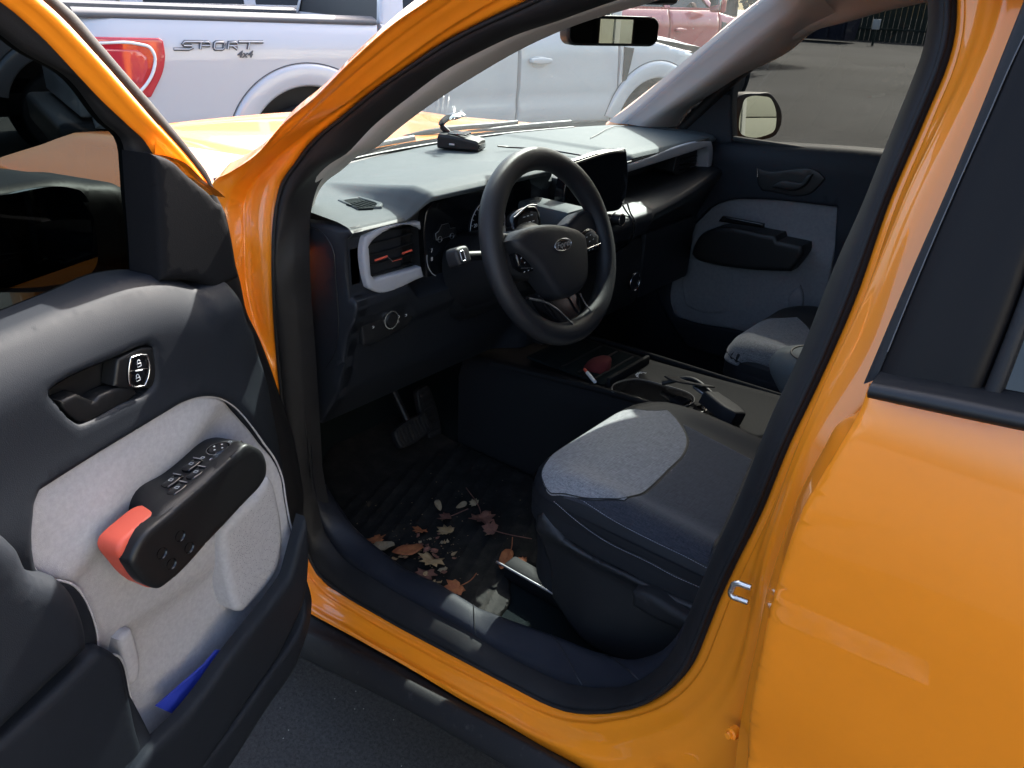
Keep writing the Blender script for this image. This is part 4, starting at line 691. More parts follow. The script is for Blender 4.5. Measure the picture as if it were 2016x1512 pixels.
        for L in tx:
            q = [(-.886+p_[0], p_[1]+.012) for p_ in L]
            for wd, of, mt in ((.0115, .000, 'decal'), (.0052, .0215, 'silver')):
                P3 = [np.array((x, -W-.001-of*.35, z)) for x, z in q]
                tube('letter', P3, wd, mt, fl, seg=6, per=1, flat=1.0)
        text('badge', '4x4', ((0, -W-.004, 0), (1, 0, 0), (0, 0, 1), (0, -1, 0)), (-.41, 1.168, .004), .064, 'decal', fl, extrude=.002, shear=.3, bold=.0015, sx=1.15)
    return root
tf, tu, tn = Vector(D['truck_f']), Vector(D['truck_u']), Vector(D['truck_n'])
lo_ = Vector(D['truck_o'])-tn*.98
ly = -tn
pickup('silver_pickup', 'silver full-size pickup with SPORT 4x4 decal on its bed, parked ahead of the orange car', 'silver', lo_,
       Matrix(((tf.x, ly.x, tu.x, lo_.x), (tf.y, ly.y, tu.y, lo_.y), (tf.z, ly.z, tu.z, lo_.z), (0, 0, 0, 1))), detail=True)
pickup('red_pickup', 'red pickup parked beyond the front of the silver pickup, seen through the windshield', 'redpaint', (6.75, -7.9, -.10), yaw=math.radians(-101))
pickup('grey_pickup', 'grey pickup parked beyond the silver pickup, dark windows just above the bed rail', 'greypaint', (8.57, -2.2, -.19), yaw=math.radians(-106.3))
pickup('black_pickup', 'black pickup seen through the tinted glass of the open door, behind the silver tailgate', 'darkpaint', (7.3, 4.1, -.19), yaw=math.radians(-106.3))

# ---------------------------------------------------------------- the orange pickup: body
CAR = empty('orange_pickup', 'orange compact pickup with its driver door wide open, cabin in view', 'pickup truck', (0, 0, 0))
NSEG = (90, 46, 80, 40)
def ring(key, n=NSEG): return np.concatenate([curve(D[key][k], n[k]) for k in range(4)])
r_in, r_out, r2, r1, r0 = ring('seal_in'), ring('seal_out'), ring('fl2'), ring('fl1'), ring('fl0')
cn = np.cumsum((0,)+NSEG); w = np.zeros((len(r0), 3))
for k, v in enumerate(((.045, -.055, .012), (0, -.05, -.02), (-.05, -.005, 0), (0, -.06, .05))): w[cn[k]:cn[k+1]] = v
ww = np.stack([np.convolve(np.r_[w[-20:, k], w[:, k], w[:20, k]], np.ones(21)/21, 'same')[20:-20] for k in range(3)], 1)
rm = lambda a, b, t: a*(1-t)+b*t
rows = [r_out+np.array((0, -.02, 0)), r_out+np.array((0, -.004, 0)), r_out, rm(r_out, r2, .5), r2+np.array((0, -.004, 0)), r2, rm(r2, r1, .12), rm(r2, r1, .5)+np.array((0, -.002, 0)), rm(r2, r1, .88), r1,
        rm(r1, r0, .15)+np.array((0, .002, 0)), rm(r1, r0, .5)+np.array((.003, .005, .004)), rm(r1, r0, .85)+np.array((0, .002, 0)), r0, r0+ww*.12, r0+ww*.5, r0+ww]
loft('door_aperture', rows, 'orange', CAR, sub=2, closed_u=True, smooth=70)
rows = [r_in+np.array((0, -.03, 0))]
for t in (0, .08, .2, .35, .5, .65, .8, .92, 1):
    q = rm(r_in, r_out, t); q = q+np.array((0, .017*math.sin(math.pi*min(1, t*1.02))**.7 if 0 < t < 1 else 0, 0)); rows.append(q)
rows.append(r_out+np.array((0, -.02, 0)))
loft('door_seal', rows, 'rubber', CAR, closed_u=True, smooth=70)
# a second lip of the seal
tube('seal_lip', list(rm(r_in, r_out, .80)+np.array((0, .013, 0)))[::3], .0035, 'rubber', CAR, seg=6, per=2, closed=True)

# sill cladding
s0 = curve(D['fl0'][1], 50); k1 = curve(D['clad1'], 50); k2 = curve(D['clad2'], 50)
ext = lambda P, xa, xb: np.array([(xb, P[:, 1].mean(), P[0, 2]+(xb-P[0, 0])*-.16)]+list(P)+[(xa, P[-1][1], P[-1][2]+.02)])
k1, k2, s0e = [resamp(ext(q, -1.3, .75), 60) for q in (k1, k2, s0)]
rows = [s0e+np.array((0, -.04, -.03)), s0e+np.array((0, -.006, -.012)), rm(s0e, k1, .4)+np.array((0, -.012, -.006)), rm(s0e, k1, .75)+np.array((0, -.010, -.002)), k1+np.array((0, -.010, .002)), k1, rm(k1, k2, .1)+np.array((0, .004, 0)), rm(k1, k2, .5)+np.array((0, .008, 0)), rm(k1, k2, .93)+np.array((0, .003, 0)), k2, k2+np.array((0, -.01, -.006)), k2+np.array((0, -.15, -.02))]
loft('sill_cladding', rows, 'clad', CAR, sub=2, smooth=60)

# striker loop and bolt on the pillar
P = [np.array(q) for q in D['striker']]
tube('striker', [P[0], P[0]*.5+P[1]*.5, P[0]*.1+P[1]*.9, P[2], P[3]*.5+P[2]*.5, P[3], P[4], P[4]*.6+P[5]*.4, P[5]], .0036, 'steel', CAR, seg=10, per=3)
for q, r in ((D['anchor'][0], .008),):
    lathe('bolt', [(0, .008), (r*.5, .008), (r*.62, .006), (r*.62, .003), (r, .002), (r*1.05, -.01)], q, (.25, .95, .15), 'orange', CAR, 16)
relief('sticker', ((-.603, .872, .475), (-.97, 0, .2), (.2, 0, .97), (0, 1, 0)), rrect(0, 0, .03, .014, .002), 'white', CAR, off=.001, res=.02, roll=.0005, depth=.002)

# hood, cowl, fender, roof, shells that close the body
def hz(x, y): return 1.085-.055*max(0, (x-.75))/1.0-.14*max(0, x-1.55)**2-.05*(y/.8)**4-.02*(y/.8)**2+.014*math.exp(-((abs(y)-.5)/.07)**2)
hp = [(x, [(x+.06*(1-(y/.8)**2)-.06 if x < 1 else x, y, hz(x, y)) for y in np.linspace(-.80, .80, 33)]) for x in (.72, .80, .95, 1.15, 1.35, 1.5, 1.6, 1.68, 1.72)]
loft('hood', [q for _, q in hp], 'orange', CAR, sub=3, smooth=70)
for s in (1, -1):
    f_ = ((0, s*.865, 0), (1, 0, 0), (0, 0, 1), (0, s, 0))
    fp = [(.44, .33), (.44, 1.02), (.50, 1.06), (.80, 1.035), (1.3, 1.00), (1.70, .93), (1.78, .75), (1.76, .45), (1.50, .42)]+[(1.09+.40*math.cos(math.radians(a)), .36+.40*math.sin(math.radians(a))) for a in range(10, 171, 10)]+[(.68, .33)]
    relief('fender', f_, fp, 'orange', CAR, res=.05, roll=.015, depth=.06, step=.05, sm=False, hf=lambda x, z: -.05*max(0, (z-.85)/.2)**2-.12*max(0, (x-1.3)/.5)**2)
    if s < 0: relief('quarter_side', f_, [(-.80, .40), (-.80, 1.06), (-1.68, 1.10), (-1.68, .45)], 'orange', CAR, res=.1, roll=.02, depth=.05, sm=False, step=.1)
    box('fender_top', (.50, s*.79, .98), (1.72, s*.84, 1.0), 'orange', CAR, .01)
    for ax in (1.09, -1.95):
        wl = lathe('wheel', [(.20, -.09), (.32, -.115), (.355, -.10), (.365, -.07), (.365, .07), (.355, .10), (.32, .115), (.20, .09)], (ax, s*.78, .365), (0, s, 0), 'tyre', CAR, 32)
        lathe('rim', [(.0, .05), (.08, .06), (.17, .05), (.20, .09), (.215, .09), (.215, -.09)], (ax, s*.78, .365), (0, s, 0), 'alloy', wl, 24)
    f_ = ((0, s*.90, 0), (1, 0, 0), (0, 0, 1), (0, s, 0))
    bp_ = [(-1.72, .62), (-1.60, .42), (-1.54, .42)]+[(-1.95+.42*math.cos(math.radians(a)), .36+.42*math.sin(math.radians(a))) for a in range(10, 171, 10)]+[(-2.9, .45), (-2.95, 1.12), (-1.72, 1.15)]
    relief('bed_side', f_, bp_, 'orange', CAR, res=.08, roll=.02, depth=.06, step=.06, sm=False)
    relief('cab_corner', ((0, s*.86, 1.15), (1, 0, 0), (0, -s*.30, .954), (0, s*.954, .30)), [(-1.70, 0), (-1.52, 0), (-1.45, .42), (-1.66, .45)], 'orange', CAR, res=.1, roll=.02, depth=.04, sm=False)
box('nose', (1.66, -.78, .40), (1.76, .78, .92), 'black', CAR, .04, 3)
box('bed_front', (-1.72, -.85, .5), (-1.66, .85, 1.14), 'orange', CAR, .02)
relief('cab_back', ((-1.60, 0, 0), (0, 1, 0), (0, 0, 1), (1, 0, 0)), [(-.78, .4), (.78, .4), (.76, 1.1), (.62, 1.55), (-.62, 1.55), (-.76, 1.1)], 'navy', CAR, res=.2, roll=.0, depth=.05, sm=False, holes=[[(-.45, 1.12), (.45, 1.12), (.42, 1.46), (-.42, 1.46)]])
relief('back_glass', ((-1.63, 0, 0), (0, 1, 0), (0, 0, 1), (1, 0, 0)), [(-.46, 1.11), (.46, 1.11), (.43, 1.47), (-.43, 1.47)], 'tint', CAR, res=.3, roll=0, depth=.004, sm=False)
rs = box('rear_seat', (-1.55, -.62, .45), (-1.0, .62, .70), 'vinyl', CAR, .05, 3)
box('backrest', (-1.56, -.62, .66), (-1.42, .62, 1.14), 'vinyl', rs, .05, 3)
for y in (-.175, .215): box('headrest', (-1.54, y-.13, 1.15), (-1.45, y+.13, 1.42), 'vinyl', rs, .03, 3)
box('tailgate', (-2.98, -.80, .5), (-2.90, .80, 1.12), 'orange', CAR, .02)
rx = (-.12, -.22, -.45, -.8, -1.2, -1.5, -1.64); rz = (1.545, 1.58, 1.612, 1.625, 1.615, 1.585, 1.54)
loft('roof', [[(x+.05*(1-(y/.72)**2), y, z-.03*(y/.72)**2-.03*(y/.72)**6) for y in np.linspace(-.74, .74, 21)] for x, z in zip(rx, rz)], 'orange', CAR, sub=3)
box('underbody', (-2.9, -.74, .22), (1.6, .74, .29), 'clad', CAR, .02)

tube('outer_pillar', [(.56, -.715, 1.05), (.30, -.705, 1.255), (.05, -.68, 1.45), (-.14, -.665, 1.54), (-.42, -.675, 1.548), (-.72, -.705, 1.53)], .048, 'orange', CAR, seg=14, per=8)
for s in (1, -1): tube('roof_rail', [(-.70, s*.725, 1.515), (-.95, s*.73, 1.535), (-1.3, s*.73, 1.53), (-1.62, s*.72, 1.48)], .036, 'orange', CAR, seg=14)
# windshield, edge band, wipers, cowl
WLn = np.array([(-.12, .60, 1.555), (.03, .625, 1.46), (.27, .655, 1.263), (.40, .672, 1.16), (.52, .685, 1.065)])
def wrow(t):
    y = 1-2*t
    return [(p_[0]+.16*(1-y*y), p_[1]*y, p_[2]+.012*(1-y*y)) for p_ in cr(WLn, 6)]
loft('windshield', [wrow(t) for t in np.linspace(0, 1, 31)], 'glass', CAR, smooth=80)
fb_ = [[np.array(q)+np.array((-.002, 0, -.004)) for q in wrow(t)] for t in np.linspace(0, 1, 31)]
loft('frit_band', [[r_[k] for r_ in fb_] for k in (0, 1, 2, 3, 4)], 'black', CAR, smooth=80)
box('sensor_cover', (.02, -.06, 1.445), (.16, .06, 1.475), 'black', CAR, .012)
band = np.array(wrow(1.0)); b2 = np.array(wrow(.985))
loft('glass_edge', [band+np.array((0, -.006, 0)), band+np.array((-.004, .002, -.002)), b2+np.array((-.006, .0, -.003))], 'black', CAR)
lowb = np.array([wrow(t)[-1] for t in np.linspace(0, 1, 31)]); lowb2 = np.array([wrow(t)[-4] for t in np.linspace(0, 1, 31)])
loft('cowl', [lowb+np.array((-.05, 0, -.05)), lowb+np.array((.0, 0, -.004)), lowb+np.array((.06, 0, -.008)), lowb+np.array((.13, 0, -.004)), lowb+np.array((.15, 0, -.06))], 'black', CAR, sub=2)
for y0, y1, k in ((.58, .03, .02), (-.02, -.56, .02)):
    Pw = [np.array((.62+.15*(1-(y/.68)**2)-.035*q, y, 1.052+.020*q+.004)) for y, q in ((y0, .0), ((y0*2+y1)/3, .45), ((y0+y1*2)/3, .8), (y1, 1.0))]
    wb = tube('wiper', [q+np.array((0, 0, .012)) for q in Pw], .007, 'black', CAR, flat=1.6)
    tube('wiper_arm', [Pw[0]+np.array((.09, .05, -.0)), Pw[0]+np.array((.05, 0, .02)), Pw[2]+np.array((.012, 0, .026))], .008, 'black', wb)

# ---------------------------------------------------------------- rear door
rdp = [(a_, b_) for a_, b_ in D['rd_edge']]
rd_poly = [(.736, 1.150)]+rdp[:-1]+[(.720, .50), (.74, .40), (1.25, .40), (1.36, .62), (1.55, .80), (1.62, 1.0), (1.62, 1.215)]
def rdh(s, z):
    return -.85*max(0, z-1.0)**2+.012*math.exp(-((z-.98)/.16)**2)-.018*math.exp(-((z-.62)/.10)**2)+.010*math.exp(-((z-.84)/.05)**2)*0-.10*max(0, .55-z)
RDF = ((0, .90, 0), (-1, 0, 0), (0, 0, 1), (0, 1, 0))
rd = relief('rear_door', RDF, rd_poly, 'orange', CAR, off=.0, hf=rdh, res=.014, roll=.005, depth=.002, ang=40, step=.012, smooth=70)
e_ = np.array([(-a_, .90+rdh(a_, b_)-.006, b_) for a_, b_ in rdp]); e_ = np.r_[e_, [(-.724, .865, .42)]]
ri = np.array(D['rd_in'][1:]); ri = np.r_[ri, [(-.70, .85, .42)]]
ea, ia = curve(e_, 60), curve(ri, 60)
loft('door_flange', [ea+np.array((-.004, -.004, 0)), ea, rm(ea, ia, .5), rm(ea, ia, .95), ia+np.array((0, -.0015, 0)), ia+np.array((-.001, -.010, 0)), ia+np.array((-.12, -.030, 0))], 'orange', rd, smooth=30)
T_ = 40
rl, rr_, rp, rw = [curve(D[k], T_) for k in ('rt_l', 'rt_r', 'rp_r', 'rw_r')]
o_ = np.array((0, .006, 0)); dn = np.array((0, -.02, 0))
loft('window_channel', [rl+dn, rl, rm(rl, rr_, .2)+o_, rm(rl, rr_, .5)+o_*.9, rm(rl, rr_, .8)+o_*.6, rr_+o_*.4, rr_-o_], 'rubber', rd, sub=2)
loft('pillar_panel', [rr_+dn, rr_+o_*.1, rm(rr_, rp, .05)+o_*.5, rm(rr_, rp, .5)+o_*.8, rm(rr_, rp, .97)+o_*.4, rp+dn*.3], 'panel', rd, sub=3)
tube('panel_highlight', list(rr_[::4]+o_*.45), .0006, 'decal', rd, seg=5, per=2)  # pale bead standing in for the highlight along the panel's edge
loft('window_bar', [rp+dn*.3, rp+o_*.2, rm(rp, rw, .1)+o_*.8, rm(rp, rw, .9)+o_*.8, rw+o_*.2, rw+dn], 'rubber', rd, sub=2)
gx = np.array([(-1.60, q[1]-.01, q[2]) for q in rw])
loft('window_pane', [rw+dn*.5, rm(rw, gx, .5)+dn*.3, gx+dn*.5], 'dark_glass', rd)
loft('window_frame', [gx, gx+np.array((-.05, .01, 0)), gx+np.array((-.10, -.01, 0))], 'rubber', rd)
mt, mb = curve(D['rm_t']+[(-1.62, .905, 1.235)], 40), curve(D['rm_b']+[(-1.62, .912, 1.215)], 40)
loft('belt_molding', [mt+np.array((0, -.03, 0)), mt+np.array((0, -.004, 0)), mt+np.array((0, .002, -.001)), rm(mt, mb, .3)+np.array((0, .008, .003)), rm(mt, mb, .45)+np.array((0, .012, 0)), rm(mt, mb, .85)+np.array((0, .006, 0)), mb, mb+np.array((0, -.02, 0))], 'black', rd, sub=2, smooth=60)
q = np.array([mt[0]+np.array((.001, -.025, 0)), mt[0], rm(mt, mb, .4)[0]+np.array((0, .01, 0)), mb[0], mb[0]+np.array((0, -.02, 0))])
mesh('molding_cap', q, [(0, 1, 2, 3, 4)], 'black', rd, 0)

# ---------------------------------------------------------------- open front door
DD = np.array((-.27, .963, 0)); DD /= np.linalg.norm(DD); DN = np.array((-DD[1], DD[0], 0))
DF = ((.153, .965, 0), DD, (0, 0, 1), DN)
belt = np.array([(-.3, 1.0500), (-.01, 1.0529), (.05, 1.050), (.085, 1.075), (.14, 1.0926), (.2, 1.094), (.38, 1.0846), (.6, 1.075), (1.2, 1.06)])
bs_ = np.linspace(-.35, 1.25, 321); bz_s = np.convolve(np.pad(np.interp(bs_, belt[:, 0], belt[:, 1]), 8, 'edge'), np.ones(17)/17, 'valid')
def beltz(s): return np.interp(s, bs_, bz_s)
insp = smooth_poly(D['d_insert'], .01)
def trimh(s, z):
    dd = beltz(s)-z; v = 0
    L = .075 if s > .06 else .05
    if dd < L: v -= .040*(1-max(dd, 0)/L)**2
    if s < .02: v -= .05*max(0, (.02-s)/.13)**2
    # gentle swell below the handle, above the fabric
    v += .012*math.exp(-((dd-.235)/.06)**2)*min(1, max(0, (s+.02)/.05))
    if z < .5: v += .045*min(1, (.5-z)/.12)
    return v
bowl = D['d_bowl']
fd = relief('front_door', DF, D['d_trim'][1:-4]+[(.75, .24), (1.02, .32), (1.10, .5), (1.12, .85), (1.06, 1.055), (.6, 1.073)], 'navy', CAR, hf=trimh, res=.014, roll=.012, depth=.05, holes=[bowl, D['d_insert']], holeroll=.008, ang=40)
def ridge(s, z, a, b, wd): # signed distance to a line, soft step
    (x0, y0), (x1, y1) = a, b; L = math.hypot(x1-x0, y1-y0)
    d = ((s-x0)*(y1-y0)-(z-y0)*(x1-x0))/L; return 1/(1+math.exp(-d/wd))
i0 = np.array(D['d_insert']); smx = i0.max(0); smn = i0.min(0)
def insh(s, z):
    e = min(1, max(0, (s+.05)/.06))
    v = -.004+e*(.016*ridge(s, z, (.46, .70), (.20, .80), .010)-.016)
    v -= e*.022*(1/(1+math.exp((z-(.555+.10*s))/.012)))            # hollow of the lower bin
    v += .006*math.sin(s*40+z*18)*math.exp(-((z-.80)/.05)**2)*.5
    if z < .5: v += .03*(.5-z)/.12*.3
    d_ = math.hypot((s-.245)/.022, (z-.60)/.05)
    return v
felt_part = relief('fabric_insert', DF, D['d_insert'], 'felt', fd, hf=insh, res=.011, roll=.006, depth=.03)
tube('insert_edge', [onfr(DF, q, -.0035) for q in smooth_poly(D['d_insert'], .02)], .0018, 'felt', fd, seg=6, per=2, closed=True)
sp = relief('speaker_grille', DF, D['d_speaker'], 'felt', felt_part, off=-.006, res=.012, roll=.012, depth=.05, hf=lambda s, z: .004)
# fine perforation rings: raised arcs on the grille
spp = smooth_poly(D['d_speaker'], .01); c0 = cen(D['d_speaker'])
gp = []
bmv, bmf = [], []
for k in range(2, 60):
    r = .0034*k; n = max(12, int(r/.0024))
    for j in range(n):
        a = 2*math.pi*j/n+k*.37; p_ = np.array((c0[0]+.03+r*math.cos(a), c0[1]+.02+r*1.25*math.sin(a))); gp.append(p_)
gp = np.array(gp); ok = inside(gp, spp); gp = gp[ok]; gd = pdist(gp, spp); gp = gp[gd > .014]
for p_ in gp:
    b0 = len(bmv); h = .0009
    for dx, dz in ((-h, 0), (0, -h), (h, 0), (0, h)): bmv.append(onfr(DF, (p_[0]+dx, p_[1]+dz), -.0014))
    bmf.append((b0, b0+1, b0+2, b0+3))
me = mesh('perforation', bmv, bmf, 'felt_shaded', sp, 0); me['kind'] = 'stuff'
relief('foam_pad', DF, D['d_pad'], 'felt', felt_part, off=-.008, res=.015, roll=.008, depth=.05)
# door bowl, pull lever, lock switch
bc = cen(bowl)
relief('handle_bowl', DF, [tuple(bc+(np.array(q)-bc)*1.08) for q in bowl], 'black', fd, off=-.030, res=.02, roll=.0, depth=.01)
bo = smooth_poly(bowl, .006)
loft('bowl_wall', [[onfr(DF, q, -.004) for q in bo], [onfr(DF, q, -.018) for q in bo], [onfr(DF, bc+(q-bc)*.96, -.030) for q in bo]], 'black', fd, closed_u=True)
relief('handle_lever', DF, D['d_lever'], 'black', fd, off=-.004, res=.01, roll=.005, depth=.018, ang=25)
lp = relief('lock_pod', DF, D['d_lockpod'], 'black', fd, off=-.003, res=.01, roll=.004, depth=.02)
lk = relief('lock_switch', DF, D['d_lock'], 'gloss', fd, off=.001, res=.01, roll=.003, depth=.01)
pline('switch_ring', smooth_poly(D['d_lock'], .006), .0011, .001, DF, .0008, 'chrome', lk, closed=True)
pline('switch_split', D['d_lockm1'], .0005, .001, DF, .0012, 'black', lk, per=1)
pline('switch_mark', D['d_lockm0'], .0010, .001, DF, .0018, 'print', lk, per=1)
for (s, z), op in ((D['d_icon1'][0], .004), (D['d_icon2'][0], 0)):     # padlock signs
    pline('lock_icon', [(s-.003, z-.004), (s+.003, z-.004), (s+.003, z+.0005), (s-.003, z+.0005), (s-.003, z-.004)], .0005, .001, DF, .0016, 'print', lk, per=1)
    pline('lock_icon', [(s+.002, z+.0005), (s+.002, z+.004), (s+.0, z+.0055), (s-.002, z+.004), (s-.002, z+.0005+op*.5)], .0005, .001, DF, .0016, 'print', lk, per=2)
# armrest: black face and switch deck, coral underside
arm = relief('armrest', DF, D['d_arm'], 'black', fd, off=.075, res=.012, roll=.007, depth=.016)
relief('armrest_underside', DF, D['d_armor'], 'red', arm, off=.058, res=.012, roll=.008, depth=.030)
fb, ff = curve(D['d_armback'], 30), curve(D['d_armfront'], 30)
B3 = np.array([onfr(DF, q, -.02) for q in fb]); Bm = np.array([onfr(DF, q, .004) for q in fb]); F3 = np.array([onfr(DF, q, .070) for q in ff]); Fe = np.array([onfr(DF, q, .074) for q in ff])+np.array((0, 0, -.006))
deck = loft('switch_deck', [B3+np.array((0, 0, -.002)), Bm, rm(Bm, F3, .5)+np.array((0, 0, .001)), F3, Fe], 'black', arm, sub=2, smooth=50)
F3d = F3-np.array((0, 0, .05)); B3d = B3-np.array((0, 0, .05))
loft('armrest_body', [Bm-np.array((0, 0, .003)), B3d, F3d, F3-np.array((0, 0, .004))], 'black', arm)
for q in D['d_screw']:
    lathe('screw_recess', [(.0085, .0012), (.0075, -.001), (.006, -.004), (.003, -.0045), (0, -.003)], onfr(DF, q, .0762), DN, 'gloss', arm, 14, smooth=0)
def deckp(u, v): # u along (0 rear, 1 front), v across (0 back, 1 front edge)
    i = u*29; i0_, f_ = int(min(28, math.floor(i))), i-int(min(28, math.floor(i)))
    a, b_ = Bm[i0_]*(1-f_)+Bm[i0_+1]*f_, F3[i0_]*(1-f_)+F3[i0_+1]*f_
    return a*(1-v)+b_*v+np.array((0, 0, .0025))
du = deckp(.8, .5)-deckp(.2, .5); du /= np.linalg.norm(du); dv = deckp(.5, .8)-deckp(.5, .2); dv -= du*(dv @ du); dv /= np.linalg.norm(dv); dnm = np.cross(du, dv); dnm *= np.sign(dnm[2])
def deckfr(u, v): return (deckp(u, v), du, dv, dnm)
for u in (.34, .52):
    for v in (.30, .66):
        fr_ = deckfr(u, v)
        sw = relief('window_switch', fr_, rrect(0, 0, .030, .017, .003), 'gloss', arm, off=.003, res=.01, roll=.003, depth=.006)
        pline('switch_line', [(.012, -.008), (.012, .008)], .0013, .001, fr_, .0045, 'chrome', sw, per=1)
        pline('switch_icon', [(-.003, -.003), (.001, -.003), (.002, .002), (-.003, .003), (-.003, -.003)], .0004, .001, fr_, .0036, 'print', sw, per=1)
fr_ = deckfr(.76, .48)
mk = lathe('mirror_switch', [(0, .006), (.014, .006), (.016, .004), (.0165, 0)], fr_[0], dnm, 'gloss', arm, 24, sx=du)
lathe('switch_ring', [(.0172, .001), (.0172, .0045), (.0185, .0045), (.0188, .001)], fr_[0], dnm, 'chrome', mk, 28, sx=du)
for dx, dz in ((.008, 0), (-.008, 0), (0, .008), (0, -.008)): box('arrow', (dx-.0012, dz-.0012, .006), (dx+.0012, dz+.0012, .0066), 'print', mk, 0, fr=fr_)
for dx, dz in ((-.024, .008), (-.024, -.010), (.024, .0)): pline('mirror_icon', [(dx-.002, dz-.003), (dx+.002, dz-.003), (dx+.002, dz+.002), (dx-.002, dz+.002), (dx-.002, dz-.003)], .0004, .001, fr_, .001, 'print', mk, per=1)
# lower bin lip, rear pull and kick panels
relief('bin_lip', DF, D['d_lip'], 'navy', fd, off=.045, res=.014, roll=.010, depth=.016)
relief('pull_grip', DF, D['d_bulge'][1:-1]+[(.62, .42), (.98, .50), (1.0, .74), (.62, .77)], 'navy', fd, off=.042, res=.014, roll=.030, depth=.08, ang=60, hf=lambda s, z: .0)
relief('bin_end', DF, D['d_bulge2'], 'navy', fd, off=.028, res=.014, roll=.012, depth=.03, ang=60)
# window frame, seals, glass
fR, fL = curve(D['d_frameR'], 50), curve(D['d_frameL'], 50)
o3 = lambda P, off: np.array([onfr(DF, q, off) for q in P])
loft('window_frame', [o3(fR, -.105), o3(fR, -.075), o3(rm(fR, fL, .06), -.070), o3(rm(fR, fL, .45), -.066), o3(rm(fR, fL, .60), -.071), o3(rm(fR, fL, .94), -.076), o3(fL, -.082), o3(fL, -.10)], 'orange', fd, sub=2, smooth=60)
fB = D['d_frameB']
loft('frame_foot', [o3(curve(fB, 20), -.05), o3(curve(fB, 20), -.0715), o3(resamp(np.r_[fL[-1:], fR[-20:-1:3], fR[-1:]], 20), -.0712)], 'orange', fd)
sR = curve(D['d_sealR'], 80)
sin_ = np.r_[fR[::2], resamp(np.r_[fR[-1:], [q for q in D['d_trim'][8:28]]], 55)]
sI = resamp(sin_, 80)
loft('door_edge', [o3(sR, -.17), o3(sR, -.105), o3(rm(sR, sI, .25), -.092), o3(rm(sR, sI, .6), -.090), o3(rm(sR, sI, 1.0), -.098)], 'rubber', fd, sub=2)
gE = curve(D['d_glassedge'], 50); fl_ = np.r_[fL, [fL[-1]]]
fL2 = resamp(np.r_[fL, [(D['d_post'][2])], [D['d_post'][4]], [D['d_post'][5]]], 50)
loft('glass_run', [o3(fL2, -.075), o3(rm(fL2, gE, .3), -.080), o3(rm(fL2, gE, .8), -.082), o3(gE, -.090), o3(gE, -.11)], 'rubber', fd)
relief('sail_panel', DF, D['d_sail'], 'sail', fd, off=-.03, res=.012, roll=.010, depth=.05, ang=40)
gl = [tuple(q+np.array((-.02, 0))) for q in gE]+[(1.15, 1.03), (1.15, 1.40), (.9, 1.47), (.5, 1.51)]
relief('door_glass', DF, gl, 'tintdoor', fd, off=-.098, res=.15, roll=0, depth=.004, sm=False)
bt = np.array([(1.15, 1.045), (.6, 1.070)]+D['d_belt'][:4]); bb = np.array([(1.15, 1.02), (.6, 1.052)]+[D['d_belt'][k] for k in (8, 7, 6, 5)])
bt, bb = resamp(bt, 40), resamp(bb, 40)
loft('belt_seal', [o3(bt, -.10), o3(bt, -.060), o3(rm(bt, bb, .5), -.045), o3(bb, -.042), o3(bb-np.array((0, .02)), -.045)], 'rubber', fd, sub=2)
pline('seal_bead', list(bt[::4]+np.array((0, .004))), .002, .001, DF, -.066, 'alloy', fd)
fr2 = [(1.15, 1.40), (.9, 1.47), (.5, 1.51), (.2, 1.459)]
tube('upper_frame', [onfr(DF, q, -.09) for q in [(1.10, 1.02), (1.18, 1.20), (1.12, 1.40), (.9, 1.485), (.5, 1.525), (.24, 1.48)]], .022, 'orange', fd, per=8)
# outer skin of the open door
loft('outer_skin', [[onfr(DF, (s, z), -.16-b_) for s in np.linspace(-.10, 1.12, 14)] for z, b_ in ((1.06, -.015), (.95, .02), (.8, .03), (.6, .022), (.42, .0), (.30, -.03))], 'orange', fd, sub=3)
me_ = relief('door_mirror', DF, D['d_mirror'], 'black', fd, off=-.20, res=.02, roll=.03, depth=.12, ang=60)
relief('mirror_glass', DF, D['d_mglass'], 'mirror', me_, off=-.198, res=.03, roll=0, depth=.01, hf=lambda s, z: .04*(s-.1)-.02*(z-1.1))
tube('mirror_arm', [onfr(DF, q, o_2) for q, o_2 in (((-.03, 1.06), -.25), ((-.05, 1.05), -.20), ((-.06, 1.04), -.13))], .035, 'black', me_)
# blue folder left in the bin
bf = relief('folder', DF, D['d_blue'], 'blue', None, off=.006, res=.03, roll=.001, depth=.004, ang=30, sm=False)
tag(bf, 'bright blue card folder tucked into the open door bin', 'folder')

# ---------------------------------------------------------------- cabin: linings and floor
ao, ai = curve(D['atrim_out'], 60), curve(D['atrim_in'], 60)
loft('pillar_trim', [ao+np.array((0, -.01, 0)), ao, rm(ao, ai, .12)+np.array((-.004, .006, .0)), rm(ao, ai, .5)+np.array((-.012, .004, .002)), rm(ao, ai, .88)+np.array((-.004, 0, .0)), ai, ai+np.array((.03, .0, .0))], 'liner', CAR, sub=2, smooth=80)
seam = rm(ao, ai, .5)
pa, pm, pb = curve(D['ptrim_a'], 40), curve(D['ptrim_m'], 40), curve(D['ptrim_b'], 40)
pt = loft('pillar_trim', [pa+np.array((.05, -.02, 0)), pa, rm(pa, pm, .5)+np.array((-.008, .006, .004)), pm+np.array((-.015, .012, .004)), rm(pm, pb, .5)+np.array((-.014, .012, 0)), pb, pb+np.array((.0, -.05, 0))], 'liner', CAR, sub=2, smooth=80)
hl = curve(D['headl']+[(-1.3, -.60, 1.47)], 40)
h1 = np.array([(q[0], -.60, 1.52) for q in hl]); h2 = np.array([(q[0]-.02, -.35, 1.555) for q in hl]); h3 = np.array([(q[0]-.03, 0, 1.565) for q in hl])
h4 = h2*np.array((1, -1, 1)); h5 = h1*np.array((1, -1, 1)); h6 = np.array([(q[0], .66, 1.49) for q in hl])
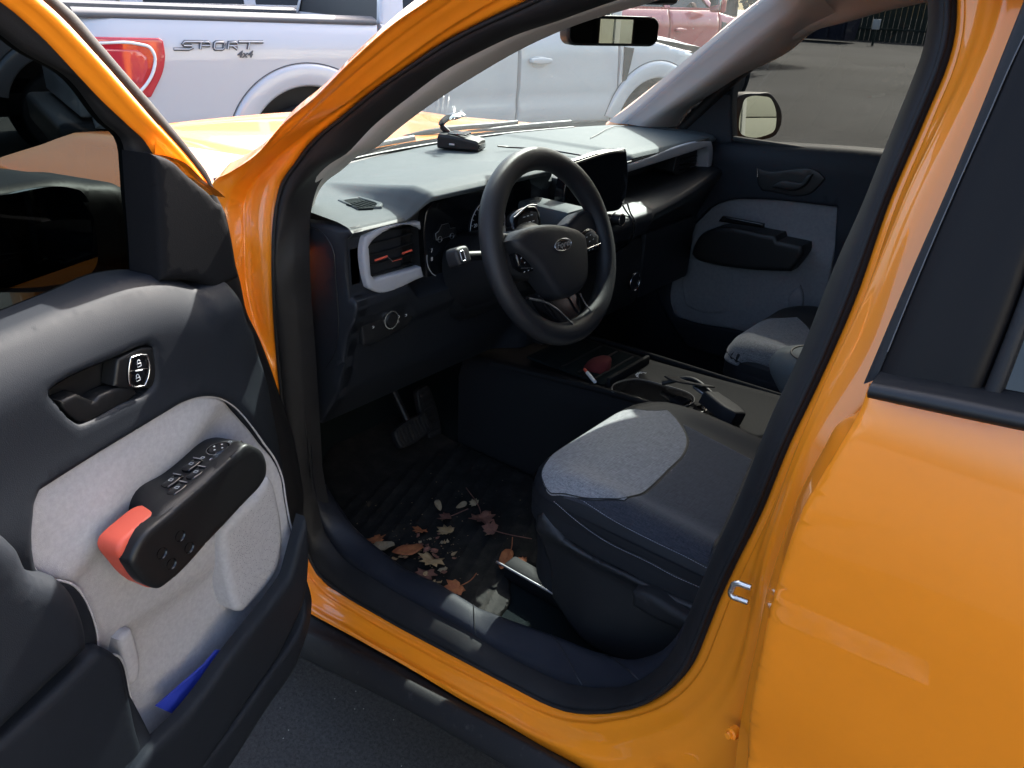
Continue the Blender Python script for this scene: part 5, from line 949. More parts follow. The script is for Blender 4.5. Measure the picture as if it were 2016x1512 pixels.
loft('headliner', [hl+np.array((0, -.04, 0)), hl, rm(hl, h1, .3)+np.array((0, .012, 0)), h1, h2, h3, h4, h5, h6], 'liner', CAR, sub=2, smooth=80)
pr = np.array(wrow(.5)[:1]); tf_ = np.array([wrow(t)[0] for t in np.linspace(0, 1, 21)])
loft('header_trim', [tf_+np.array((.015, 0, -.006)), tf_+np.array((-.02, 0, -.018)), tf_+np.array((-.14, 0, .0))], 'liner', CAR)
for s in (-.30, .32):
    f_ = ((-.17, s, 1.535), (0, 1, 0), (-.995, 0, -.10), (.10, 0, -.995))
    relief('sun_visor', f_, rrect(0, .08, .36, .15, .03), 'liner', CAR, off=.012, res=.05, roll=.01, depth=.014)

box('floor', (-1.56, -.76, .285), (.9, .74, .318), 'carpet', CAR, .005)
loft('firewall', [[(x, y, z) for y in (-.72, -.3, 0, .3, .74)] for x, z in ((.42, .318), (.56, .34), (.72, .45), (.82, .62), (.84, .80), (.60, .90))], 'carpet', CAR, sub=3)
box('side_wall', (-1.5, -.79, .30), (.9, -.76, 1.02), 'navy', CAR, .005)
kick = loft('kick_panel', [[(x, y, z) for x, y in ((.30, .765), (.36, .745), (.52, .66), (.80, .64))] for z in (.33, .5, .7, .92)], 'black', CAR, sub=3)
box('hood_release', (.33, .728, .40), (.36, .752, .50), 'black', CAR, .006)

# scuff plate along the sill
si = r_in[cn[1]-6:cn[2]+22]; n_ = len(si); si = resamp(si, 70)
sc = np.array([(x, .70, z) for x, _, z in [tuple(q) for q in curve(D['scuff_in'], 70)]])
sc = resamp(np.r_[[(.40, .68, .47)], [tuple(q) for q in D['scuff_in']], [(-.56, .70, .50)]], 70)
rows = [si+np.array((0, -.005, -.03)), si+np.array((0, -.004, .001)), rm(si, sc, .10)+np.array((0, 0, .008)), rm(si, sc, .3)+np.array((0, 0, .012)), rm(si, sc, .75)+np.array((0, 0, .012)), rm(si, sc, .93)+np.array((0, 0, .006)), sc, sc+np.array((0, -.01, -.02)), sc+np.array((0, -.015, -.12))]
loft('scuff_plate', rows, 'scuff', CAR, sub=2, smooth=70)
for k in (36, 49, 56): tube('scuff_seam', [rows[j][k]+np.array((0, 0, .0012)) for j in (1, 2, 3, 4, 5)], .0009, 'black', CAR, seg=5, per=3)

# floor mat: raised rim and ribs, resting on the carpet
mp = np.array([(x, y) for x, y, z in D['mat']])
def math_(x, y):
    v = .0042*(max(0, math.sin((x*.93+y*.36)*2*math.pi/.036))**2)*(1 if x < .42 else 0)
    v += .20*max(0, x-.40)**1.6*2.0
    return v
mo = relief('floor_mat', ((0, 0, 0), (1, 0, 0), (0, 1, 0), (0, 0, 1)), [(.62, .30), (.60, .50), (.45, .62), (.34, .655), (.22, .672), (.03, .672), (-.085, .665), (-.115, .64), (-.10, .585), (-.06, .535), (-.065, .47), (-.09, .42), (-.08, .27), (0, .205), (.2, .19), (.40, .19), (.60, .20)], 'matrubber', None, off=.330, hf=math_, res=.0075, roll=.008, depth=.010, step=.012)
tag(mo, 'ribbed black rubber floor mat littered with dry leaves in the driver footwell', 'floor mat')

# pedals
pf = ((.46, .335, .40), (0, -1, .10), (.5, .05, .86), (-.87, 0, .5))
bk = relief('brake_pedal', pf, rrect(.02, 0, .12, .055, .012), 'rubber', CAR, off=0, res=.02, roll=.005, depth=.012)
for k in range(9): relief('grip_rib', pf, rrect(-.028+k*.012, 0, .005, .044, .002), 'clad', bk, off=.003, res=.02, roll=.001, depth=.004)
tube('pedal_arm', [onfr(pf, (.02, .02), -.01), (.58, .31, .55), (.66, .31, .72)], .009, 'black', bk)
gf = ((.50, .215, .40), (0, -1, .05), (.35, 0, .94), (-.94, 0, .35))
gp_ = relief('gas_pedal', gf, rrect(0, 0, .05, .15, .012), 'rubber', CAR, off=0, res=.03, roll=.005, depth=.012)
for k in range(6): relief('grip_rib', gf, rrect(0, -.055+k*.022, .036, .008, .003), 'clad', gp_, off=.003, res=.02, roll=.001, depth=.004)

# ---------------------------------------------------------------- dashboard
def xb(y): return .665-.33*(y+.05)**2
def sst(a, b, x): t = min(1, max(0, (x-a)/(b-a))); return t*t*(3-2*t)
PROF = dict(
 wing=[(0, 1.075), (0, 1.083), (-.08, 1.086), (.40, 1.085), (.30, 1.082), (.235, 1.079), (.207, 1.074), (.196, 1.066), (.202, 1.060), (.212, 1.052), (.212, .945), (.196, .937), (.193, .925), (.20, .90), (.225, .86), (.24, .80), (.265, .72), (.33, .63)],
 hood=[(0, 1.075), (0, 1.084), (-.06, 1.086), (.46, 1.088), (.31, 1.108), (.215, 1.122), (.176, 1.117), (.165, 1.109), (.167, 1.100), (.26, 1.083), (.26, .93), (.22, .91), (.20, .90), (.205, .87), (.225, .84), (.24, .80), (.265, .72), (.33, .63)],
 centre=[(0, 1.075), (0, 1.085), (-.08, 1.088), (.42, 1.090), (.30, 1.090), (.24, 1.086), (.215, 1.080), (.208, 1.070), (.214, 1.060), (.22, 1.050), (.215, .985), (.13, .972), (.112, .962), (.108, .945), (.125, .905), (.18, .87), (.20, .78), (.26, .64)],
 right=[(0, 1.075), (0, 1.086), (-.08, 1.092), (.42, 1.095), (.30, 1.097), (.235, 1.096), (.207, 1.092), (.197, 1.083), (.202, 1.074), (.30, 1.066), (.31, .995), (.15, .972), (.124, .964), (.116, .952), (.130, .925), (.22, .86), (.235, .76), (.30, .62)])
def prof(y):
    wts = dict(wing=sst(.535, .575, y), right=sst(-.205, -.235, y))
    cc = sst(.165, .11, y); wts['centre'] = cc*(1-wts['right']); wts['hood'] = max(0, 1-wts['wing']-wts['centre']-wts['right']); 
    P = np.zeros((18, 2))
    for k, v in wts.items():
        if v <= 0: continue
        Q_ = np.array(PROF[k], float).copy(); Q_[0, 0] = xb(y)+.01; Q_[1, 0] = xb(y); Q_[2, 0] = xb(y)-.06
        P += v*Q_
    if y < -.22:   # the shelf lip runs back towards the passenger door
        t = min(1, (-.22-y)/.45); P[11:15, 0] += .045*t; P[11:15, 1] += .035*t*t
    return P
ys = sorted(set([.705, .70, .69, .66, .60]+list(np.linspace(.585, .515, 8))+[.49, .42, .35, .28, .21, .18]+list(np.linspace(.17, .10, 8))+[.05, 0, -.05, -.1, -.15, -.19]+list(np.linspace(-.20, -.24, 6))+[-.3, -.4, -.5, -.6, -.66, -.69, -.70]))
rows = []
for y in ys:
    P = prof(y); Q_ = []
    for i in range(len(P)-1):     # keep edges tight, faces smooth
        d = P[i+1]-P[i]; L = np.linalg.norm(d)
        Q_ += [P[i], P[i]+d*.12, P[i]+d*.5, P[i]+d*.88]
    Q_.append(P[-1])
    Q_ = [np.array(Q_[0])]+[.25*np.array(Q_[i-1])+.5*np.array(Q_[i])+.25*np.array(Q_[i+1]) for i in range(1, len(Q_)-1)]+[np.array(Q_[-1])]
    rows.append([(q[0], y, q[1]) for q in Q_])
dash = loft('dashboard', rows, 'dash', CAR, smooth=50)
dash.data.materials.append(M['dash_shade'])          # one plastic: light on up-facing faces, shade on the rest, painted in
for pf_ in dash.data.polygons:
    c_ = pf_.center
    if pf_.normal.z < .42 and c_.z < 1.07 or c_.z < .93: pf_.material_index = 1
FF = lambda x, nx=-1: ((x, 0, 0), (0, 1, 0), (0, 0, 1), (nx, 0, 0))
# end cap towards the open door
ec = [(.385, 1.055)]+[(p_[0], p_[1]) for p_ in prof(.705)[6:]]+[(.42, .63), (.42, 1.04)]
cap = relief('end_cap', ((0, .700, 0), (1, 0, 0), (0, 0, 1), (0, 1, 0)), ec, 'dash_shade', dash, off=.008, res=.03, roll=.008, depth=.02, sm=False)
pline('cap_seam', [(.36, 1.052), (.27, 1.048), (.252, 1.03), (.248, .97), (.247, .90), (.255, .84), (.275, .80), (.30, .77)], .0016, .001, ((0, .700, 0), (1, 0, 0), (0, 0, 1), (0, 1, 0)), .008, 'black', dash)
# left air vent
vf = FF(.2)
vs_ = list(D['vent_out'])
relief('vent_surround', vf, vs_[3:5]+[D['vent_in'][3]]+D['vent_in'][2::-1]+D['vent_in'][:4:-1]+[D['vent_in'][4]]+vs_[5:]+vs_[:3], 'vtrim', dash, off=.004, res=.012, roll=.005, depth=.014, ang=40)
vp = smooth_poly(D['vent_in'], .006); vcn = vp.mean(0)
relief('vent_back', FF(.225), [tuple(vcn+(q-vcn)*1.03) for q in vp[::2]], 'black', dash, res=.03, roll=0, depth=.01, sm=False)
loft('vent_throat', [[(.201, q[0], q[1]) for q in vp], [(.224, q[0], q[1]) for q in vp]], 'black', dash, closed_u=True)
for k in range(4):
    z0 = .972+k*.020
    box('vent_slat', (.205, .548, z0), (.222, .664, z0+.003), 'black', dash, .001)
def bar(name, P2, mat, x=.2025, w=.0022): return tube(name, [(x, p_[0], p_[1]) for p_ in P2], w, mat, dash, seg=6, per=1)
bar('vent_accent', D['vor1'], 'red'); bar('vent_accent', D['vor2'], 'red'); bar('vent_accent', D['vor3'], 'red', w=.0009); bar('vent_slash', D['vslash'], 'alloy', w=.0007)
# small defroster vent on the left wing
dz = ((0, 0, 1.0815), (1, 0, 0), (0, 1, 0), (0, 0, 1))
dv = relief('side_defroster', dz, [(q[0], q[1]) for q in D['dvent']], 'dash', dash, off=.004, res=.02, roll=.004, depth=.008, holes=[[(q[0], q[1]) for q in D['dvent_in']]], holeroll=.002)
relief('defroster_well', dz, [(q[0], q[1]) for q in D['dvent_in']], 'carpet', dash, off=.0022, res=.03, roll=0, depth=.004)
dq = np.array([(q[0], q[1]) for q in D['dvent_in']]); c_ = dq.mean(0)
for k in range(6):
    t = (k-2.5)/2.6; a_ = c_+(dq[0]*.5+dq[4]*.5-c_)*0+np.array((.0, .022*t)); box('defroster_slat', (c_[0]-.022, c_[1]+.024*t-.0016, 1.0815), (c_[0]+.018, c_[1]+.024*t+.0016, 1.0850), 'carpet', dv, .0008)
# instrument cluster
cl = relief('instrument_cluster', FF(.24), D['cluster'], 'screen', dash, res=.02, roll=.004, depth=.02)
cf = FF(.2385)
def ell(cx, cz, rx_, rz_, a0, a1, n=40): return [(cx+rx_*math.cos(math.radians(a0+(a1-a0)*k/n)), cz+rz_*math.sin(math.radians(a0+(a1-a0)*k/n))) for k in range(n+1)]
gc, gr_ = (.290, .995), .058
pline('dial_arc', ell(gc[0], gc[1], gr_, gr_, -30, 210), .0009, .001, cf, .001, 'print', cl, per=1)
for k in range(19):
    a = math.radians(-30+k*240/18); p0 = np.array((gc[0]+gr_*math.cos(a), gc[1]+gr_*math.sin(a))); p1 = np.array((gc[0]+gr_*.88*math.cos(a), gc[1]+gr_*.88*math.sin(a)))
    pline('dial_tick', [p0, p1], .0006, .001, cf, .001, 'print', cl, per=1)
for s_, k in (('20', 3), ('40', 6), ('60', 9), ('80', 12)):
    a = math.radians(-30+k*13.5); text('dial_number', s_, ((.2385, 0, 0), (0, -1, 0), (0, 0, 1), (-1, 0, 0)), (-(gc[0]+gr_*.72*math.cos(a)), gc[1]+gr_*.72*math.sin(a), .001), .011, 'print', cl, extrude=.0003)
# tachometer sliver and little truck picture on the display
pline('dial_arc', ell(.43, .962, .050, .050, -62, 8), .0008, .001, cf, .001, 'print', cl, per=1)
for s_, z in (('7', .975), ('8', .957)): text('dial_number', s_, ((.2385, 0, 0), (0, -1, 0), (0, 0, 1), (-1, 0, 0)), (-.4655, z, .001), .012, 'print', cl, extrude=.0003)
t0 = (.425, 1.005)
tp = [(-.028, -.010), (-.030, .004), (-.020, .008), (-.012, .019), (.008, .019), (.013, .007), (.029, .006), (.030, -.010)]
dsp = relief('display_truck', FF(.2385), [(t0[0]-x, t0[1]+z) for x, z in tp], 'clad', cl, off=.001, res=.02, roll=.001, depth=.001, ang=30)
pline('display_line', [(t0[0]-x, t0[1]+z) for x, z in tp+tp[:1]], .0005, .001, cf, .002, 'alloy', cl, per=1)
for x in (-.018, .018): pline('display_line', ell(t0[0]+x, t0[1]-.010, .006, .006, 0, 360, 14), .0007, .001, cf, .0025, 'alloy', cl, per=1)
# touch screen
scp = [(.146, 1.1265), (-.070, 1.1305), (-.085, 1.128), (-.0895, 1.117), (-.0975, 1.006), (-.092, .996), (-.02, .990), (.130, .985), (.140, .99), (.150, 1.11)]
tsr = relief('touch_screen', FF(.13), scp, 'screen', dash, res=.03, roll=.004, depth=.022, ang=60)
tube('screen_edge', [(.136, p_[0], p_[1]+.001) for p_ in scp[:4]], .0028, 'alloy', tsr, seg=6, per=2)
box('screen_foot', (.15, -.06, 1.0), (.23, .10, 1.08), 'black', tsr, .01)
# passenger-side fabric trim frame and vent
ptf = FF(.195); po = D['ptrim_out']
pts = [(-.205, 1.072), (-.64, 1.0835), (-.668, 1.080), (-.682, 1.062), (-.688, .985), (-.675, .964), (-.560, .957), (-.545, .972), (-.655, .982), (-.667, .995), (-.662, 1.050), (-.645, 1.066), (-.205, 1.050)]
relief('shelf_trim', ptf, pts, 'vtrim', dash, off=.0, res=.02, roll=.004, depth=.04, ang=40)
rvb = relief('right_vent', FF(.23), [(-.53, 1.055), (-.655, 1.062), (-.66, .99), (-.55, .985), (-.52, 1.005)], 'black', dash, res=.02, roll=.003, depth=.06, ang=40)
for z in (1.005, 1.02, 1.035): box('vent_slat', (.222, -.645, z), (.232, -.55, z+.003), 'gloss', rvb, .001)
pline('shelf_seam', [(-.205, 1.075), (-.655, 1.089)], .0025, .001, FF(.199), .0, 'black', dash, per=1)
tube('console_seam', [(.126, -.105, 1.0), (.118, -.112, .975), (.106, -.118, .955), (.12, -.12, .905)], .0022, 'black', dash, seg=6)
# knobs, pods, switch panel
vk = lathe('volume_knob', [(.0, .020), (.012, .020), (.0145, .017), (.0145, .0), (.016, -.002)], (.115, -.038, .975), (-1, 0, .1), 'black', dash, 28)
lathe('knob_ring', [(.0146, .0175), (.0152, .019), (.0135, .0208), (.0128, .020)], (.115, -.038, .975), (-1, 0, .1), 'chrome', vk, 28)
box('button_row', (.108, -.015, .962), (.125, .045, .985), 'gloss', dash, .004)
sf_ = FF(.215)
swp = relief('switch_panel', sf_, [(.682, .900), (.668, .912), (.548, .905), (.536, .895), (.541, .855), (.56, .838), (.66, .826), (.676, .836)], 'black', dash, off=.0, res=.03, roll=.005, depth=.03, ang=25)
lkc = (.612, .873)
kn = lathe('light_knob', [(0, .012), (.0135, .012), (.016, .008), (.016, 0)], (.214, *lkc), (-1, 0, 0), 'black', swp, 28)
lathe('knob_ring', [(.0165, .004), (.0165, .010), (.0185, .010), (.0188, .003)], (.214, *lkc), (-1, 0, 0), 'chrome', kn, 32)
for k, (dy, dz_) in enumerate(((-.026, .018), (-.028, .008), (-.028, -.003), (-.026, -.014), (-.045, .018), (-.047, .006), (-.047, -.006), (.026, .010), (.04, -.006))):
    pline('switch_icon', ell(lkc[0]+dy, lkc[1]+dz_, .0026, .0022, 40, 320, 8), .0005, .001, sf_, .0012, 'print', swp, per=1)
for y, z in ((-.290, .736), (-.1075, .7305)):
    rg = tube('socket_ring', [(.186, y+.026*math.cos(a), z+.026*math.sin(a)) for a in np.linspace(0, 2*math.pi, 28, False)], .0018, 'chrome', dash, seg=6, per=1, closed=True)
    lathe('socket_cap', [(0, .004), (.022, .004), (.025, 0)], (.192, y, z), (-1, 0, 0), 'gloss', rg, 24)
box('stack_panel', (.195, -.33, .66), (.26, .12, .86), 'black', dash, .015)
box('glovebox_door', (.205, -.66, .66), (.26, -.36, .86), 'dash_shade', dash, .015)
pline('windshield_slot', [(.60, .45), (.63, .3), (.648, .05), (.64, -.2), (.58, -.5)], .004, .001, ((0, 0, 1.089), (1, 0, 0), (0, 1, 0), (0, 0, 1)), -.001, 'black', dash)
relief('speaker_cover', ((0, 0, 1.0905), (1, 0, 0), (0, 1, 0), (0, 0, 1)), rrect(.30, -.02, .11, .20, .03), 'dash', dash, off=.003, res=.03, roll=.004, depth=.01)
box('vent_lid', (.245, .00, 1.088), (.285, .10, 1.100), 'black', dash, .004)
pline('passenger_seam', [(.40, -.33), (.46, -.62), (.30, -.66)], .0012, .001, ((0, 0, 1.0975), (1, 0, 0), (0, 1, 0), (0, 0, 1)), 0, 'black', dash)

# ---------------------------------------------------------------- steering wheel and stalks
wt = math.radians(22.79); WC = np.array((0, .37, 1.015))
WF = (WC, (0, -1, 0), (math.sin(wt), 0, math.cos(wt)), (-math.cos(wt), 0, math.sin(wt)))
rows = []
for k in range(96):
    a = 2*math.pi*k/96; c0_ = onfr(WF, (.1715*math.cos(a), .1715*math.sin(a)), 0); er = onfr(WF, (math.cos(a), math.sin(a)), 0)-WC; en = np.array(WF[3])
    th = 1+.10*math.exp(-((math.degrees(a)-35)/18)**2)+.10*math.exp(-((math.degrees(a)-145)/18)**2)
    rows.append([c0_+er*.0225*th*math.cos(q)+en*.0200*th*math.sin(q) for q in np.linspace(0, 2*math.pi, 20, False)])
sw_ = loft('steering_wheel', rows, 'leather', CAR, closed_u=True, closed_v=True, smooth=180)
hubp = D['w_hub']; hc = cen(hubp)
hub = relief('airbag_cover', WF, hubp, 'leather', sw_, off=.022, hf=lambda x, y: .022-.9*((x-hc[0])**2+(y-hc[1])**2), res=.012, roll=.014, depth=.035, ang=70)
relief('spoke', WF, [(-.160, .030), (-.150, .052), (-.12, .052), (-.085, .035), (-.075, -.02), (-.09, -.045), (-.12, -.035), (-.155, -.015)], 'leather', sw_, off=.004, res=.015, roll=.012, depth=.022)
relief('spoke', WF, [(.160, .030), (.150, .050), (.11, .050), (.06, .035), (.05, -.02), (.06, -.045), (.11, -.035), (.155, -.015)], 'leather', sw_, off=.004, res=.015, roll=.012, depth=.022)
low = relief('lower_spoke', WF, [(-.075, -.075), (.04, -.080), (.05, -.12), (.035, -.165), (-.025, -.168), (-.05, -.13)], 'gloss', sw_, off=-.004, res=.015, roll=.006, depth=.02)
sL, sR_ = D['w_silL'], D['w_silR']
tube('silver_spoke', [onfr(WF, q, .012) for q in sL], .0042, 'chrome', sw_, flat=.6, taper=lambda t: 1.2-.6*t)
tube('silver_spoke', [onfr(WF, q, .012) for q in [sL[-1]]+sR_[::-1]], .0026, 'chrome', sw_, flat=.6)
for key, ch in (('w_btnl', 'w_chl'), ('w_btnr', 'w_chr')):
    pd = relief('button_pad', WF, D[key], 'gloss', sw_, off=.022, res=.012, roll=.005, depth=.014)
    pline('button_trim', D[ch], .0011, .001, WF, .0235, 'chrome', pd, per=1)
    c_ = cen(D[key])
    for dx, dy in ((-.010, .008), (.004, .010), (-.004, -.002), (.010, .0), (-.012, -.018), (.0, -.018), (.012, -.016)): pline('button_icon', [(c_[0]+dx-.0015, c_[1]+dy), (c_[0]+dx+.0015, c_[1]+dy+.001)], .0006, .001, WF, .0226, 'print', pd, per=1)
    P = smooth_poly(D[key], .006); pline('pad_edge', P[:len(P)//3], .0008, .001, WF, .019, 'chrome', pd, per=1)
bcn = np.array(D['w_badge'][0])
bf_ = (onfr(WF, bcn, .0445), WF[1], WF[2], WF[3])
bd = relief('badge', bf_, ell(0, 0, .0262, .0112, 0, 360, 36)[:-1], 'gloss', hub, off=.0, res=.01, roll=.002, depth=.006, sm=False)
pline('badge_ring', ell(0, 0, .0258, .0110, 0, 360, 40)[:-1], .0010, .001, bf_, .0008, 'chrome', bd, per=1, closed=True)
pline('badge_ring', ell(0, 0, .0225, .0085, 0, 360, 40)[:-1], .00035, .001, bf_, .0008, 'chrome', bd, per=1, closed=True)
text('badge_script', 'Ford', bf_, (-.001, .0005, .0006), .0165, 'chrome', bd, extrude=.0003, shear=.35, bold=.0002, sx=1.25)
tube('column', [onfr(WF, (0, -.02), -.05), onfr(WF, (0, -.03), -.16), onfr(WF, (0, -.05), -.30)], .062, 'black', sw_, seg=20)
lathe('column_shroud', [(.0, .0), (.055, .0), (.07, -.02), (.078, -.12), (.085, -.2)], onfr(WF, (0, -.01), -.035), WF[3], 'black', sw_, 28)
sl_ = tube('wiper_stalk', [onfr(WF, (-.05, .0), -.06), onfr(WF, (-.12, .02), -.065), onfr(WF, (-.175, .03), -.062)], .009, 'black', sw_)
q = onfr(WF, (-.192, .033), -.060)
relief('stalk_end', (q, WF[1], WF[2], WF[3]), rrect(0, 0, .036, .034, .009), 'leather', sl_, off=.010, res=.01, roll=.006, depth=.022)
pline('stalk_icon', rrect(-.004, 0, .010, .018, .002), .0008, .001, (q, WF[1], WF[2], WF[3]), .0105, 'alloy', sl_, per=1, closed=True)
sr_ = relief('shift_paddle', (onfr(WF, (.0, .0), -.055), WF[1], WF[2], WF[3]), [(-.035, .055), (-.025, .075), (.035, .088), (.050, .085), (.055, .055), (.050, .035), (-.03, .035)], 'gloss', sw_, off=.0, res=.012, roll=.006, depth=.016, ang=70)
tube('paddle_edge', [onfr(WF, q_, -.054) for q_ in ((-.028, .074), (.035, .089), (.050, .086))], .0018, 'alloy', sr_, seg=6)
for k in range(6): pline('paddle_icon', [(.0+.012*(k % 3), .058+.012*(k//3)), (.006+.012*(k % 3), .058+.012*(k//3))], .0008, .001, WF, -.054, 'print', sr_, per=1)
box('column_cover', (.06, .17, 1.0), (.2, .24, 1.05), 'dash', dash, .01)

# ---------------------------------------------------------------- mirror on the windshield
mn = np.array(D['rvm_n']); mu_ = np.array((0, 0, 1.))-mn*mn[2]; mu_ /= np.linalg.norm(mu_); mr_ = np.cross(mu_, mn)
rp_ = np.array(D['rvm']); mc = rp_.mean(0); RF = (mc, mr_, mu_, mn)
rp2 = [((q-mc) @ mr_, (q-mc) @ mu_) for q in rp_]
bx0, bx1, by0, by1 = min(q[0] for q in rp2), max(q[0] for q in rp2), min(q[1] for q in rp2), max(q[1] for q in rp2)
rmid, rw_, rh_ = ((bx0+bx1)/2, (by0+by1)/2), bx1-bx0, by1-by0
rv = relief('rear_view_mirror', RF, rrect(rmid[0], rmid[1], rw_, rh_, .020), 'black', CAR, res=.02, roll=.008, depth=.03, sm=False)
relief('mirror_glass', RF, rrect(rmid[0], rmid[1], rw_*.95, rh_*.80, .015), 'mirror', rv, off=.001, res=.03, roll=0, depth=.004, sm=False)
tube('mirror_stem', [mc-mn*.03, mc-mn*.06+np.array((.05, 0, .03)), mc+np.array((.13, 0, .06))], .014, 'black', rv)

# ---------------------------------------------------------------- passenger door (closed)
PF = ((0, -.70, 0), (1, 0, 0), (0, 0, 1), (0, 1, 0))
def ph(x, z):
    bz = 1.083-.08*(x-.14)*1.0; dd = bz-z
    return (-.03*(1-max(dd, 0)/.05)**2 if dd < .05 else 0)+.010*math.exp(-((dd-.24)/.05)**2)
pd_ = relief('passenger_door', PF, [(.30, 1.07), (.146, 1.079), (-.20, 1.105), (-.5, 1.12), (-.62, 1.13), (-.60, .42), (.20, .40), (.33, .55), (.34, .85)], 'navy', CAR, hf=ph, res=.03, roll=.012, depth=.05, ang=40, holes=[D['p_insert']], holeroll=.008)
pin = relief('fabric_insert', PF, D['p_insert'], 'felt_shaded', pd_, off=-.006, res=.02, roll=.006, depth=.03, hf=lambda x, z: .016/(1+math.exp((z-.83)/.01))-.008)
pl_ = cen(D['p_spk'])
relief('speaker_grille', PF, D['p_spk'], 'felt_shaded', pin, off=.004, res=.015, roll=.012, depth=.03)
pam = relief('armrest', PF, D['p_arm'], 'black', pd_, off=.065, res=.015, roll=.012, depth=.07)
relief('armrest_grip', PF, [(.12, .86), (-.02, .868), (-.02, .88), (.11, .878)], 'gloss', pam, off=.07, res=.02, roll=.003, depth=.01)
relief('handle_bowl', PF, D['p_bowl'], 'black', pd_, off=.004, res=.02, roll=.003, depth=.01)
relief('handle_lever', PF, D['p_lever'], 'black', pd_, off=.012, res=.02, roll=.005, depth=.012)
pline('lock_mark', [(.053, 1.02), (.047, .995)], .0012, .001, PF, .006, 'chrome', pd_, per=1)
relief('foam_pad', PF, D['p_pad'], 'felt_shaded', pin, off=.012, res=.02, roll=.008, depth=.02)
relief('sail_panel', PF, D['p_sail'], 'navy', pd_, off=-.02, res=.02, roll=.008, depth=.03)
GF = ((0, -.76, 1.07), (1, 0, 0), (0, .28, .96), (0, .96, -.28))
relief('window_pane', GF, [(.50, -.05), (.06, .45), (-.05, .475), (-.75, .475), (-.75, -.05)], 'tint', pd_, res=.3, roll=0, depth=.004, sm=False)
tube('window_frame', [(.34, -.735, 1.08), (.16, -.715, 1.27), (-.02, -.685, 1.40), (-.12, -.66, 1.455), (-.4, -.64, 1.49), (-.7, -.64, 1.49)], .018, 'rubber', pd_)
box('belt_seal', (-.62, -.745, 1.078), (.16, -.725, 1.093), 'rubber', pd_, .003)
loft('outer_skin', [[(x, y_, z) for x in np.linspace(.40, -.68, 10)] for y_, z in ((-.80, 1.06), (-.87, .98), (-.89, .8), (-.87, .6), (-.84, .42))], 'orange', pd_, sub=2)
prd = box('rear_door', (-1.55, -.86, .42), (-.70, -.80, 1.12), 'orange', CAR, .03)
relief('rear_window', ((0, -.78, 1.12), (1, 0, 0), (0, .28, .96), (0, -.96, .28)), [(-.74, 0), (-1.5, 0), (-1.45, .38), (-.78, .40)], 'dark_glass', prd, res=.3, roll=0, depth=.005, sm=False)
box('pillar', (-.76, -.76, .4), (-.64, -.70, 1.12), 'navy', CAR, .01)
tube('pillar_upper', [(-.70, -.72, 1.1), (-.72, -.66, 1.35), (-.72, -.60, 1.5)], .05, 'liner', CAR)
# its outside mirror
pmn = np.array((-.861, .505, .085)); pmn /= np.linalg.norm(pmn); pmu = np.array((0, 0, 1.))-pmn*pmn[2]; pmu /= np.linalg.norm(pmu); pmr = np.cross(pmu, pmn)
OP = np.array([(x, -.98, z) for x, z in D['p_mirror']]); mc2 = OP.mean(0)
CPOS = np.array((-.8932, 1.6031, 1.4632))
MFP = (mc2, pmr, pmu, pmn)
a2 = [((q-mc2) @ np.array((1, 0, 0)), (q-mc2)[2]) for q in OP]
sx_ = abs(pmr[0])
mo2 = relief('door_mirror', MFP, [(x*1.0*np.sign(pmr[0])*1.15, z) for x, z in a2], 'black', pd_, off=0, res=.03, roll=.007, depth=.10, ang=70)
g2 = [(x, z) for x, z in D['p_mglass']]; gcn = cen(g2)
relief('mirror_glass', MFP, [((x-mc2[0]-.0)*np.sign(pmr[0])*1.0-np.sign(pmr[0])*.004, (z-mc2[2])*.92) for x, z in D['p_mglass']], 'mirror', mo2, off=.002, res=.03, roll=0, depth=.004, ang=70)
tube('mirror_arm', [mc2+np.array((.05, .03, -.06)), mc2+np.array((.08, .12, -.07)), (.24, -.78, 1.07)], .025, 'black', mo2)

